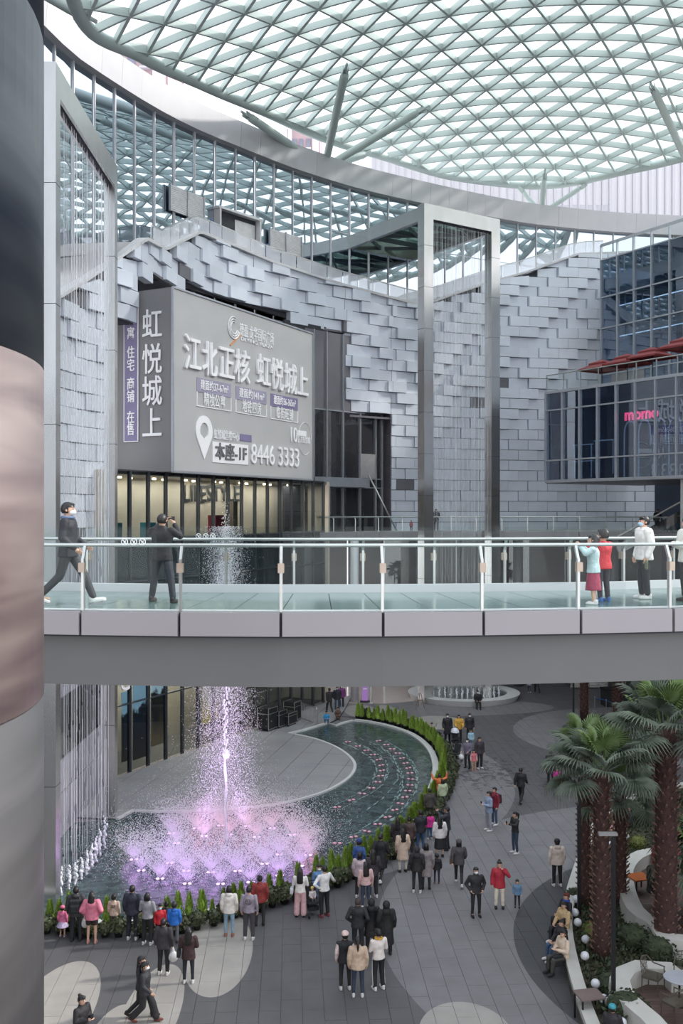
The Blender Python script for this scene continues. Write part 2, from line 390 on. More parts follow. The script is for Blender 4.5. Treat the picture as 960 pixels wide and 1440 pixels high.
# ================================================================== CURVED ATRIUM: parapet, glazing, cladding
par_px = [(62, 50), (150, 117), (250, 175), (350, 217), (425, 245), (530, 275), (700, 310), (790, 322), (890, 330)]
par_plan = [(-13, 14), (-16.5, 26), (-18.0, 40)] + [(26*(px-480)/(720-py), 26*F/(720-py)) for px, py in par_px] + [(36, 94), (46, 91), (56, 83), (62, 70), (63, 54), (57, 36), (46, 22), (30, 12)]
par = spline(par_plan, 2.0)
ZP = EYE + 26.0
wp = empty('wall_parapet', kind='structure')
for i in range(len(par)-1):
    a, b = par[i], par[i+1]
    d = Vector((b[0]-a[0], b[1]-a[1])); l = d.length; d /= l; n = Vector((d.y, -d.x))      # n points into the atrium
    a = Vector(a) + d*0.015; b = Vector(b) - d*0.015; z = ZP
    o1 = 0.55; q = [a + n*o1, b + n*o1, b - n*0.05, a - n*0.05]
    MB().hexa([(p.x, p.y, z) for p in q], [(q[0].x+n.x*0.12, q[0].y+n.y*0.12, z+1.8), (q[1].x+n.x*0.12, q[1].y+n.y*0.12, z+1.8), (q[2].x, q[2].y, z+1.8), (q[3].x, q[3].y, z+1.8)]).build('parapet_panel', M_parapet, wp)
sweep(MB(), par, [(0.2, ZP+0.02), (-0.5, ZP+0.02), (-0.5, ZP+1.7), (0.2, ZP+1.7)]).build('parapet_backing', M_joint, wp)
sweep(MB(), par, [(4, ZP+1.55), (0.15, ZP+1.55), (0.15, ZP+1.7), (4, ZP+1.7)]).build('roof_edge', M_white, wp)
wg = empty('wall_glazing', kind='structure')
Z0G = EYE + 13.0
for i in range(len(par)-1):
    a, b = Vector(par[i]), Vector(par[i+1]); d = (b-a).normalized(); n = Vector((d.y, -d.x)); m_ = (a+b)/2
    zs = [Z0G if m_.y > 40 else 0.0, EYE + 22.3, ZP] if m_.x > -1 else [Z0G if m_.y > 40 else 0.0, ZP]
    for z0, z1 in zip(zs, zs[1:]):
        tl = rnd.uniform(-0.006, 0.006)
        MB().hexa([(*(a + d*0.03), z0+0.03), (*(b - d*0.03), z0+0.03), (*(b - d*0.03 - n*0.04), z0+0.03), (*(a + d*0.03 - n*0.04), z0+0.03)],
                  [(*(a + d*0.03 + n*tl*3), z1-0.03), (*(b - d*0.03 + n*tl*3), z1-0.03), (*(b - d*0.03 - n*0.04), z1-0.03), (*(a + d*0.03 - n*0.04), z1-0.03)]).build('glass_pane', M_mirror, wg)
        MB().bar((*a, z1), (*b, z1), 0.07, 0.05).build('transom', M_mullion, wg)
    MB().box((*(a + n*0.06), (zs[0]+ZP)/2), (0.06, 0.10, ZP-zs[0]), math.atan2(d.y, d.x)).build('mullion', M_mull_white, wg)

# cladding wall below: metal panels of one size, set in and out
clad_plan = [(-14.2, 30), (-14.6, 40), (-13.75, 48.5), (-12.9, 51.5), (-11.75, 53.6), (-11.25, 55.2), (-10.5, 60.5), (-8.6, 67), (-5.13, 71.8), (0, 76.5), (6.3, 80.5), (13.1, 83.2), (22.2, 85), (29.5, 85.6), (40, 85), (50, 78)]
clad = spline(clad_plan, 0.25)
TOP = [(40, 440), (120, 392), (163, 364), (198, 338), (226, 352), (275, 328), (330, 350), (380, 371), (480, 403), (590, 432), (640, 414), (690, 398), (735, 386), (810, 360), (860, 358), (1400, 330)]
BOT = [(40, 790), (150, 790), (151, 455), (190, 455), (190.5, 383), (240, 398), (330, 424), (420, 452), (484, 470), (484.5, 583), (548, 583), (548.5, 746), (1400, 746)]
acc = [0.0]
for a, b in zip(clad, clad[1:]): acc.append(acc[-1] + math.hypot(b[0]-a[0], b[1]-a[1]))
def clad_at(s):
    s = min(max(s, 0), acc[-1]-1e-6); lo = min(int(s/(acc[1] or 0.25)), len(clad)-2)
    t = (s-acc[lo])/(acc[lo+1]-acc[lo]); a, b = clad[lo], clad[lo+1]
    p = Vector((a[0]+(b[0]-a[0])*t, a[1]+(b[1]-a[1])*t)); d = Vector((b[0]-a[0], b[1]-a[1])).normalized()
    return p, d
def edge_z(tab, p): return EYE + (720 - interp(tab, 480 + F*p.x/p.y))/F*p.y
walls = {}
for nm in ('wall_left', 'wall_back', 'wall_right'): walls[nm] = (empty(nm, kind='structure'), [])
PL, PH = 1.75, 0.86
NS = int(acc[-1]/PL)
def px_s(px):
    best = min((k for k in range(len(clad)) if clad[k][1] > 44), key=lambda k: abs(480 + F*clad[k][0]/clad[k][1] - px)); return acc[best]
BRK = [px_s(p) for p in (150.5, 190.2, 484.5, 548.5, 850)]
cells = []
for r in range(-2, 44):
    for i in range(-1, NS+1):
        s0 = i*PL + (PL/2 if r % 2 else 0); s1 = s0 + PL
        if s0 < 0 or s1 > acc[-1]: continue
        cut = [s0] + [b for b in BRK if s0+0.12 < b < s1-0.12] + [s1]
        for a, b in zip(cut, cut[1:]): cells.append((r, i, a, b))
for r, i, s0, s1 in cells:
    for _ in (0,):
        sm = (s0+s1)/2
        pm, dm = clad_at(sm); px = 480 + F*pm.x/pm.y
        if px < 30 or px > 1060: continue
        zt, zb = edge_z(TOP, pm), edge_z(BOT, pm); z0 = 10.4 + r*PH; z1 = z0 + PH; zm = (z0+z1)/2
        if zm < zb or z0 > zt - 0.15: continue
        pa, da = clad_at(s0+0.022); pb, db = clad_at(s1-0.022)
        za, zbb = min(z1-0.02, edge_z(TOP, pa)), min(z1-0.02, edge_z(TOP, pb))
        if za < z0+0.05 or zbb < z0+0.05: continue
        hgt = min(1, max(0, (zm - (EYE+4))/9.0)); amp = 0.09 + 0.30*hgt*hgt*(3-2*hgt)
        k = (i*2 + (r % 2) + r) % 6
        k = (i + 2*(r//2)) % 3
        pat = ((0.9, 0.1, 0.45)[k] if r % 2 else (0.15, 0.85, 0.3)[k]) if px < 600 else (1.0, 0.9, 0.0)[k]
        if rnd.random() < 0.10: pat = rnd.random()
        pr = 0.06 + amp*pat
        n = Vector((dm.y, -dm.x))
        nm = 'wall_left' if px < 484.5 else ('wall_back' if px < 850 else 'wall_right')
        q = [pa + n*pr, pb + n*pr, pb - n*0.1, pa - n*0.1]
        walls[nm][1].append((sight([(*q[0], z0), (*q[1], z0), (*q[1], z1), (*q[0], z1)]), [(p.x, p.y, z0+0.02) for p in q],
                             [(q[0].x, q[0].y, za), (q[1].x, q[1].y, zbb), (q[2].x, q[2].y, zbb), (q[3].x, q[3].y, za)], rnd.random() < 0.012))
def place_pieces(lst, name, m, parent, alt=None, limit=300):
    lst.sort(key=lambda t: -t[0])
    for a, b, t, odd in lst[:limit]: MB().hexa(b, t).build(name, alt if (odd and alt) else m, parent)
    if len(lst) > limit:
        mb = MB()
        for a, b, t, odd in lst[limit:]: mb.hexa(b, t)
        tag(mb.build(name + '_field', m, parent), kind='stuff')
# jambs where the wall turns into the recess: stacked panels
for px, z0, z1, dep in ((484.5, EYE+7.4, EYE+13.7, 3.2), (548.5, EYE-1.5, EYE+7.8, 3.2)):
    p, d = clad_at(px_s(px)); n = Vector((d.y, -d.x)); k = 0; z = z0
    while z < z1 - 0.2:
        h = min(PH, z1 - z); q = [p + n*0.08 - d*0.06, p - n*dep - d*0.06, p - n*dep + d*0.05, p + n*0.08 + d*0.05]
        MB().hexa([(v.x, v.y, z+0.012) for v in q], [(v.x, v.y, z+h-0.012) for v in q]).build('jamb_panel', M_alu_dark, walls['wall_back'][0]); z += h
for nm, (par_o, lst) in walls.items(): place_pieces(lst, 'wall_panel', M_alu, par_o, M_alu_dark)
# backing of the walls, coping along the stepped top, soffits
def backing(lo, hi, parent, off=-0.1, th=0.3):
    mb = MB(); s = lo
    while s < hi:
        e = min(s+0.5, hi); pa, da = clad_at(s); pb, db = clad_at(e); n = Vector((da.y, -da.x))
        zb = edge_z(BOT, (pa+pb)/2) - 0.02; za, zc = edge_z(TOP, pa)-0.05, edge_z(TOP, pb)-0.05
        q = [pa + n*off, pb + n*off, pb + n*(off-th), pa + n*(off-th)]
        mb.hexa([(v.x, v.y, zb) for v in q], [(q[0].x, q[0].y, za), (q[1].x, q[1].y, zc), (q[2].x, q[2].y, zc), (q[3].x, q[3].y, za)]); s = e
    mb.build('wall_backing', M_joint, parent)
backing(px_s(40), px_s(484.4), walls['wall_left'][0]); backing(px_s(484.6), px_s(850), walls['wall_back'][0]); backing(px_s(850), px_s(1080), walls['wall_right'][0])
def along_top(lo, hi, step):
    out = []; s = lo
    n = max(1, round((hi-lo)/step))
    for k in range(n+1):
        p, d = clad_at(lo + (hi-lo)*k/n); out.append((p, d, edge_z(TOP, p)))
    return out
cp = along_top(px_s(60), px_s(1000), 0.5); mb = MB()
for (pa, da, za), (pb, db, zb) in zip(cp, cp[1:]):
    n = Vector((da.y, -da.x)); q = [pa + n*0.42, pb + n*0.42, pb - n*0.25, pa - n*0.25]
    mb.hexa([(q[0].x, q[0].y, za-0.02), (q[1].x, q[1].y, zb-0.02), (q[2].x, q[2].y, zb-0.02), (q[3].x, q[3].y, za-0.02)], [(q[0].x, q[0].y, za+0.16), (q[1].x, q[1].y, zb+0.16), (q[2].x, q[2].y, zb+0.16), (q[3].x, q[3].y, za+0.16)])
mb.build('coping', M_white, walls['wall_back'][0])
# terrace of steps behind the coping, up against the glazing
mb = MB()
for (pa, da, za), (pb, db, zb) in zip(cp, cp[1:]):
    n = Vector((da.y, -da.x)); q = [pa - n*0.2, pb - n*0.2, pb - n*6.2, pa - n*6.2]
    z = round((za+zb)/2/0.16)*0.16 - 0.05
    mb.hexa([(v.x, v.y, z-0.5) for v in q], [(v.x, v.y, z) for v in q])
tag(mb.build('floor_terrace_steps', M_white), kind='structure')
# glass balustrade on the coping
bal = empty('glass_balustrade', label='frosted glass balustrade climbing along the top of the metal-panelled curved wall', cat='balustrade')
M_frost = mat('sunlit frosted glass', srgb(236, 238, 244), 0.25, var=0.02, trans=0.0)
fn = M_frost.node_tree; fb = fn.nodes['Principled BSDF']; fb.inputs['Alpha'].default_value = 0.42
cb = along_top(px_s(215), px_s(846), 1.5)
for (pa, da, za), (pb, db, zb) in zip(cb, cb[1:]):
    n = Vector((da.y, -da.x)); d = (pb-pa).normalized(); a = pa + d*0.04 + n*0.05; b = pb - d*0.04 + n*0.05
    q = [a, b, b - n*0.025, a - n*0.025]
    MB().hexa([(q[0].x, q[0].y, za+0.16), (q[1].x, q[1].y, zb+0.16), (q[2].x, q[2].y, zb+0.16), (q[3].x, q[3].y, za+0.16)],
              [(q[0].x, q[0].y, za+1.15), (q[1].x, q[1].y, zb+1.15), (q[2].x, q[2].y, zb+1.15), (q[3].x, q[3].y, za+1.15)]).build('glass_pane', M_frost, bal)
    MB().box((pa.x - n.x*0.08, pa.y - n.y*0.08, za+0.66), (0.06, 0.06, 1.1)).build('post', M_post, bal)
mb = MB()
for (pa, da, za), (pb, db, zb) in zip(cb, cb[1:]):
    mb.bar((pa.x, pa.y, za+1.2), (pb.x, pb.y, zb+1.2), 0.07, 0.07)
mb.build('handrail', M_post, bal)
# louvred panels and the dark opening set into the glazing
def on_par(px, back=0.0):
    best = min(range(3*len(par)), key=lambda k: abs(480 + F*(par[k//3][0] if k//3 == len(par)-1 else par[k//3][0]+(par[k//3+1][0]-par[k//3][0])*(k % 3)/3)/max((par[k//3][1] if k//3 == len(par)-1 else par[k//3][1]+(par[k//3+1][1]-par[k//3][1])*(k % 3)/3), 1) - px) + (500 if par[k//3][1] < 45 else 0))
    i = best//3; t = (best % 3)/3; i2 = min(i+1, len(par)-1)
    return Vector((par[i][0]+(par[i2][0]-par[i][0])*t, par[i][1]+(par[i2][1]-par[i][1])*t))
M_louv = mat('louvre grey', srgb(206, 206, 208), 0.6, 0.0)
def louvre(px0, px1, py0, py1, label):
    a, b = on_par(px0), on_par(px1); d = (b-a).normalized(); n = Vector((d.y, -d.x)); e = empty('louvre_vent', label=label, cat='vent')
    zt = EYE + (720-py0)/F*a.y; zb = EYE + (720-py1)/F*a.y
    a = a + n*0.12; b = b + n*0.12; N_ = 14
    MB().hexa([(*a, zb), (*b, zb), (*(b+n*0.06), zb), (*(a+n*0.06), zb)], [(*a, zt), (*b, zt), (*(b+n*0.06), zt), (*(a+n*0.06), zt)]).build('backing', M_mullion, e)
    for k in range(N_):
        z = zb + (zt-zb)*(k+0.5)/N_; MB().bar((*(a+n*0.12), z), (*(b+n*0.12), z), 0.05, (zt-zb)/N_*0.80, (0, 0, 1)).build('slat', M_louv, e)
    for q in (a, b, (a+b)/2): MB().box((*(q+n*0.15), (zt+zb)/2), (0.08, 0.16, zt-zb+0.1), math.atan2(d.y, d.x)).build('frame', M_mullion, e)
louvre(232, 280, 260, 296, 'grey louvred vent in the glazing, nearest the waterfall frame beside the billboard')
louvre(378, 424, 322, 352, 'grey louvred vent in the glazing, between dark opening and glass-roofed porch')
a, b = on_par(304), on_par(354); d = (b-a).normalized(); n = Vector((d.y, -d.x)); rz = math.atan2(d.y, d.x)
e = empty('roof_terrace_doorway', label='dark open doorway with white surround in the mirrored curved glazing', cat='doorway')
zt = EYE + (720-293)/F*a.y; zb = zt - 3.6; c = (a+b)/2; w = (b-a).length
MB().box((*(c+n*0.10), (zt+zb)/2), (w, 0.1, zt-zb), rz).build('opening', M_joint, e)
MB().box((*(c+n*0.3), zt), (w+0.3, 0.6, 0.16), rz).build('lintel', M_white, e)
for q in (a, b): MB().box((*(q+n*0.3), (zt+zb)/2), (0.14, 0.6, zt-zb), rz).build('jamb', M_white, e)
MB().box((*(c+n*0.17+d*w*0.2), (zt+zb)/2-0.2), (w*0.5, 0.05, zt-zb-0.4), rz).build('shutter', M_louv, e)

# ================================================================== GLASS CANOPY
KC = 1.10
CXC, CYC = 15.0*KC, 60.0*KC
def canopy_z(x, y): return EYE + KC*(29.9 - (x/KC-15.0)**2/110.0 - (y/KC-60.0)**2/360.0)
def canopy_ray(px, py, drop=0.25):
    Y = 40.0
    while Y < 130:
        q = P(px, py, Y)
        if q.z >= canopy_z(q.x, q.y) - drop: break
        Y += 0.05
    return (q.x, q.y)
oval = spline([canopy_ray(*p) for p in ((107, 10), (200, 80), (280, 117), (345, 145), (450, 192), (540, 220), (630, 247), (730, 260), (800, 257), (880, 240), (960, 222))] + [(x*KC, y*KC) for x, y in [(35.5, 66), (38, 50), (33, 33), (20, 23), (5, 22), (-8, 30)]], 1.0, closed=True)[:-1]
can = empty('glass_canopy', label='domed triangulated steel and glass canopy over the plaza', cat='canopy')
TS = 2.5*KC; TH = TS*math.sqrt(3)/2
M_pane = bpy.data.materials.new('milky canopy glass'); M_pane.use_nodes = True
nt = M_pane.node_tree; N = nt.nodes; L = nt.links; N.clear()
o_ = N.new('ShaderNodeOutputMaterial'); t1 = N.new('ShaderNodeBsdfTransparent'); t1.inputs[0].default_value = (0.93, 0.96, 0.96, 1)
t2 = N.new('ShaderNodeBsdfTranslucent'); tcn = N.new('ShaderNodeTexCoord'); nz = N.new('ShaderNodeTexNoise'); nz.inputs['Scale'].default_value = 0.25
rp = N.new('ShaderNodeValToRGB'); rp.color_ramp.elements[0].color = (0.85, 0.9, 0.9, 1); rp.color_ramp.elements[1].color = (0.95, 0.97, 0.97, 1)
L.new(tcn.outputs['Object'], nz.inputs[0]); L.new(nz.outputs[0], rp.inputs[0]); L.new(rp.outputs[0], t2.inputs[0])
mx = N.new('ShaderNodeMixShader'); mx.inputs[0].default_value = 0.30; L.new(t1.outputs[0], mx.inputs[1]); L.new(t2.outputs[0], mx.inputs[2]); L.new(mx.outputs[0], o_.inputs[0])
def clip_convex(poly, clip):
    ar = sum(clip[i-1][0]*clip[i][1]-clip[i][0]*clip[i-1][1] for i in range(len(clip)))
    cl = clip if ar > 0 else clip[::-1]
    for i in range(len(cl)):
        a, b = cl[i-1], cl[i]; n = (-(b[1]-a[1]), b[0]-a[0]); poly = clip_half(poly, n, a[0]*n[0]+a[1]*n[1])
        if len(poly) < 3: return []
    return poly
pan = []
Y0 = 86.0*KC
for j in range(0, 31):
    y0 = Y0 - j*TH; y1 = y0 - TH
    for i in range(-16, 14):
        sh = (j % 2)*TS/2; x = CXC + i*TS + sh
        A = (x, y0); B = (x+TS, y0); C_ = (x+TS/2, y1); D = (x - TS/2, y1)
        for tri in ((A, B, C_), (A, C_, D)):
            g = (sum(p[0] for p in tri)/3, sum(p[1] for p in tri)/3); tri2 = [(p[0]+(g[0]-p[0])*0.03, p[1]+(g[1]-p[1])*0.03) for p in tri]
            poly = clip_convex(tri2, oval)
            if len(poly) < 3: continue
            p3 = [(x_, y_, canopy_z(x_, y_)+0.06) for x_, y_ in poly]; pan.append((sight(p3), p3))
pan.sort(key=lambda t: -t[0])
def pane_mb(mb, p3): mb.add(p3, [tuple(range(len(p3)))])
for a, p3 in pan[:300]:
    mb = MB(); pane_mb(mb, p3); mb.build('glass_pane', M_pane, can)
mb = MB()
for a, p3 in pan[300:]: pane_mb(mb, p3)
tag(mb.build('glass_panes', M_pane, can), kind='stuff')
def rib(p, d):
    """one rib along the line p + t d, cut by the oval"""
    ts = []
    for i in range(len(oval)):
        a, b = Vector(oval[i-1]), Vector(oval[i]); e = b-a; den = d.x*e.y - d.y*e.x
        if abs(den) < 1e-9: continue
        w = a-p; t = (w.x*e.y-w.y*e.x)/den; u = (w.x*d.y-w.y*d.x)/den
        if 0 <= u < 1: ts.append(t)
    if len(ts) < 2: return
    t0, t1 = min(ts), max(ts)
    if t1-t0 < 1: return
    n = max(2, int((t1-t0)/2.0)); pts = []
    for k in range(n+1):
        q = p + d*(t0+(t1-t0)*k/n); pts.append(Vector((q.x, q.y, canopy_z(q.x, q.y)-0.2)))
    mb = MB(); o = 0; sd = Vector((d.y, -d.x, 0)).normalized()*0.085
    for q in pts: mb.v += [tuple(q - sd - Vector((0, 0, 0.23))), tuple(q + sd - Vector((0, 0, 0.23))), tuple(q + sd + Vector((0, 0, 0.23))), tuple(q - sd + Vector((0, 0, 0.23)))]
    for k in range(n):
        for w in range(4): mb.f.append((k*4+w, k*4+(w+1) % 4, k*4+4+(w+1) % 4, k*4+4+w))
    mb.f += [(3, 2, 1, 0), (n*4, n*4+1, n*4+2, n*4+3)]
    mb.build('rib', M_canopy, can)
for j in range(0, 31): rib(Vector((CXC, Y0-j*TH)), Vector((1, 0)))
for i in range(-34, 34):
    for sg in (1, -1): rib(Vector((CXC + i*TS, Y0)), Vector((sg*0.5, -math.sqrt(3)/2)))
ring = [(x, y, canopy_z(x, y)-0.25) for x, y in oval + oval[:3]]
MB().tube(ring, 0.36, 10, False).build('edge_ring', M_canopy, can, True)
def strut(base, px, py, Yg, r=0.3):
    """tubular prop from its foot on the roof edge up to the node of the canopy seen at (px, py)"""
    Y = Yg
    for _ in range(60):
        q = P(px, py, Y); zc = canopy_z(q.x, q.y) - 0.5; Y += (zc - q.z)*0.6/((720-py)/F)*0.5
    q = P(px, py, Y); b = Vector(base); d = (q-b).normalized()
    e = MB().tube([b, b+d*0.3, q-d*1.1, q-d*0.75], [r, r, r, r*0.75], 14).build('prop', M_canopy, can, True)
    MB().tube([q-d*0.8, q+d*0.2], [r*0.35, r*0.3], 8).build('pin', M_canopy, e, True)
    for sg in (-1, 1):
        s_ = Vector((d.y, -d.x, 0)).normalized()*0.17*sg; MB().bar(q-d*0.85+s_, q-d*0.2+s_, 0.06, 0.34).build('bracket', M_canopy, e)
def roof_at(px):
    p = on_par(px); v = Vector((p.x-15, p.y-50)).normalized(); return (p.x+v.x*1.0, p.y+v.y*1.0, ZP+1.5)
B1 = roof_at(462)
strut(B1, 487, 92, 73); strut(B1, 600, 150, 77); strut(B1, 341, 158, 69); strut(B1, 522, 214, 84)
B2 = roof_at(767)
strut(B2, 766, 240, 92, 0.26); strut(B2, 729, 262, 92, 0.22); strut(B2, 826, 258, 90, 0.22)
B3 = roof_at(1010); strut(B3, 915, 118, 79); strut(B3, 985, 200, 86)
B4 = roof_at(40); strut((-17.5, 50, ZP+1.6), 131, 28, 53, 0.36)

# ================================================================== CITY BEHIND THE ROOF
M_fin = mat('white ribbed facade', srgb(228, 227, 230), 0.6, var=0.02, scale=0.2)
M_fin2 = mat('grey fin', srgb(186, 185, 192), 0.6, var=0.02)
bl = empty('ribbed_tower', (0, 0, 0), label='pale ribbed building standing behind the white roof edge', cat='building')
MB().box((45, 136, 30), (84, 24, 66)).build('wall', M_fin, bl)
for i in range(84):
    x = 4 + i*0.98; w = 0.34 if (i*7) % 5 < 2 else 0.16
    MB().box((x, 123.8, 30), (w, 0.5, 66)).build('fin', M_fin2, bl)
for x0 in (10, 30, 52): MB().box((x0, 123.9, 50.5), (7, 0.35, 3.0)).build('window_band', M_mull_dark if False else M_fin2, bl)
M_brown = mat('brown tower render', srgb(172, 150, 154), 0.7, var=0.05, scale=0.2)
M_pale = mat('pale tower render', srgb(214, 208, 218), 0.7, var=0.04, scale=0.2)
M_win = mat('tower window', srgb(120, 122, 138), 0.3, 0.0, var=0.2, scale=0.6)
def tower(px0, px1, py0, Y, label, flr=3.2):
    a = (px0-480)/F*Y; b = (px1-480)/F*Y; zt = EYE + (720-py0)/F*Y; w = b-a
    t = empty('residential_tower', ((a+b)/2, Y, 0), label=label, cat='building')
    MB().box((0, 8, zt/2), (w, 16, zt)).build('wall', M_brown, t)
    MB().box((w*0.36, -0.15, zt/2), (w*0.2, 0.5, zt)).build('stair_core', M_pale, t)
    MB().box((-w*0.42, -0.15, zt/2), (w*0.12, 0.5, zt)).build('corner_strip', M_pale, t)
    MB().box((0, 8, zt+0.6), (w+0.6, 16.6, 1.2)).build('roof', M_pale, t)
    z = zt - 3; wm = MB().box((0, 0, 0), (w*0.12, 0.3, 1.9)).mesh('window'); bm_ = MB().box((0, 0, 0), (w*0.16, 1.0, 0.25)).mesh('balcony')
    for k in range(10):
        for c in (-0.27, -0.08, 0.14): 
            o = obj('window', wm, M_win, t); o.location = (w*c, -0.1, z)
            o = obj('balcony', bm_, M_pale, t); o.location = (w*c, -0.5, z-1.25)
        z -= flr
tower(148, 236, 62, 170, 'mauve apartment tower with balconies above the roof edge, near the steel column')
tower(404, 450, 182, 210, 'mauve apartment tower glimpsed between canopy edge and tubular props')
# ================================================================== TEXT
def text_mb(body, size, depth=0.0, spacing=1.0, align='CENTER', bold=0.0):
    """lettering as a mesh in the x-z plane, front to -y"""
    c = bpy.data.curves.new('lettering', 'FONT'); c.body = body; c.size = size; c.extrude = depth/2; c.align_x = align; c.align_y = 'CENTER'
    c.space_character = spacing; c.offset = bold; c.resolution_u = 3
    o = bpy.data.objects.new('lettering', c)
    me = evaluated(o)
    bpy.data.objects.remove(o); bpy.data.curves.remove(c)
    me.transform(Matrix.Rotation(math.pi/2, 4, 'X')); me.materials.clear()
    return me
def lettering(name, body, size, mat_, parent, loc, rz=0.0, depth=0.02, spacing=1.0, align='CENTER', bold=0.0, sx=1.0):
    me = text_mb(body, size, depth, spacing, align, bold); me.name = name
    o = obj(name, me, mat_, parent, loc); o.rotation_euler = (0, 0, rz); o.scale = (sx, 1, 1)
    return o
M_ink = mat('white sign letter', srgb(246, 246, 248), 0.4, var=0.01)
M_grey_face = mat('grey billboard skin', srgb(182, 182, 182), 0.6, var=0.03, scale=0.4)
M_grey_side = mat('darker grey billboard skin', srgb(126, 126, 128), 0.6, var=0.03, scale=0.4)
M_lilac = mat('lilac sign', srgb(128, 120, 156), 0.6, var=0.08, scale=0.8)
M_lilac2 = mat('pale lilac sign', srgb(158, 154, 176), 0.6, var=0.10, scale=0.8)
M_orange = mat('orange stroke', srgb(205, 150, 110), 0.6)
M_letter_grey = mat('grey sign letter', srgb(110, 110, 114), 0.6)

# ================================================================== BILLBOARD
U = Vector((0.452, 0.892)); Vn = Vector((0.892, -0.452))          # along the shop front, and out of it
rzF = math.atan2(U.y, U.x)
bb0 = Vector((-9.2, 54.0)); BL = 15.85; ZB0, ZB1 = EYE + 2.2, EYE + 12.2
bb = empty('billboard', (bb0.x, bb0.y, ZB0), rzF, label='large grey advertising billboard box with white Chinese lettering over the shop front', cat='billboard')
BH = ZB1 - ZB0
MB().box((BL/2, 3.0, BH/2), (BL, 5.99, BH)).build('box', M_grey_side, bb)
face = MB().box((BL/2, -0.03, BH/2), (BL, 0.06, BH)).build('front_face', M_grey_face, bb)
mb = MB(); mb.bar((0, -0.05, BH), (BL, -0.05, BH), 0.14, 0.10); mb.bar((0, -0.05, 0), (BL, -0.05, 0), 0.14, 0.12); mb.bar((0, -0.05, 0), (0, -0.05, BH), 0.08, 0.14); mb.bar((BL, -0.05, 0), (BL, -0.05, BH), 0.08, 0.14)
mb.build('edge_frame', M_mullion, bb)
def fx(px, py):
    """local (x, z) on the front face for a pixel of the photograph"""
    k = (px-480)/F; t = (k*bb0.y - bb0.x)/(U.x - k*U.y); Y = bb0.y + U.y*t
    return t, EYE + (720-py)/F*Y - ZB0
def on_face(name, body, pa, pb, size, m=M_ink, depth=0.05, bold=0.0, parent=None):
    (xa, za), (xb, zb) = fx(*pa), fx(*pb)
    me = text_mb(body, size, depth, 1.0, 'LEFT', bold); xs = [v.co.x for v in me.vertices]; w = max(xs)-min(xs)
    o = obj(name, me, m, parent or bb, (xa, -0.07-depth/2, (za+zb)/2)); o.scale = ((xb-xa)/w, 1, 1); me.transform(Matrix.Translation((-min(xs), 0, 0)))
    return o
for ch, pa, pb in (('江', (256, 501), (279, 501)), ('北', (281, 509), (302, 509)), ('正', (305, 514), (326, 514)), ('核', (327, 519), (348, 520)),
                   ('虹', (358, 524), (377, 526)), ('悦', (378, 530), (395, 531)), ('城', (397, 536), (414, 537)), ('上', (414, 540), (430, 541))):
    on_face('sign_character', ch, pa, pb, 2.15, depth=0.14, bold=0.012)
on_face('sign_name', '德盈 龙华国际广场', (335, 466), (383, 477), 0.85, depth=0.04)
on_face('sign_name_small', 'DEYING  PLAZA', (337, 478), (382, 488), 0.34, depth=0.04)
x0, z0 = fx(327, 461); mb = MB()
for r in (0.62, 0.48, 0.34): 
    mb.tube([(x0 + r*math.cos(a*0.3), -0.1, z0 + r*1.05*math.sin(a*0.3)) for a in range(int(3 + r*3), 21)], 0.035, 5)
mb.build('spiral_logo', M_ink, bb)
(xa, za), (xb, zb) = fx(322, 486), fx(336, 471); MB().bar((xa, -0.08, za), (xb, -0.08, zb), 0.12, 0.06, (0, 1, 0)).build('orange_stroke', M_orange, bb)
for t1, t2, q0, q1, q2, q3 in (('建面约37-67m²', '精妆公寓', (275, 530), (323, 541), (323, 578), (275, 571)), ('建面约141m²', '地铁四房', (330, 542), (373, 552), (373, 587), (330, 579)), ('建面约36-365m²', '临街旺铺', (379, 552), (417, 562), (417, 595), (379, 588))):
    (xa, za), (xb, zb), (xc, zc), (xd, zd) = fx(*q0), fx(*q1), fx(*q2), fx(*q3); zt = (za+zb)/2; zl = (zc+zd)/2; zm = zl + (zt-zl)*0.5
    MB().box(((xa+xb)/2, -0.075, (zt+zm)/2), (xb-xa, 0.03, zt-zm)).build('price_band', M_lilac2 if '365' not in t1 else M_lilac, bb)
    mb = MB()
    for p, q in (((xa, zm), (xa, zl)), ((xa, zl), (xb, zl)), ((xb, zl), (xb, zm))): mb.bar((p[0], -0.08, p[1]), (q[0], -0.08, q[1]), 0.05, 0.05, (0, 1, 0))
    mb.build('price_frame', M_ink, bb)
    for body, z, k, h in ((t1, (zt+zm)/2, 0.82, 0.62), (t2, (zm+zl)/2, 0.62, 0.80)):
        me = text_mb(body, h, 0.02, 1.0, 'CENTER', 0.008); xs = [v.co.x for v in me.vertices]; w = max(xs)-min(xs)
        o = obj('price_text', me, M_ink, bb, ((xa+xb)/2, -0.11, z)); o.scale = ((xb-xa)*k/w, 1, 1)
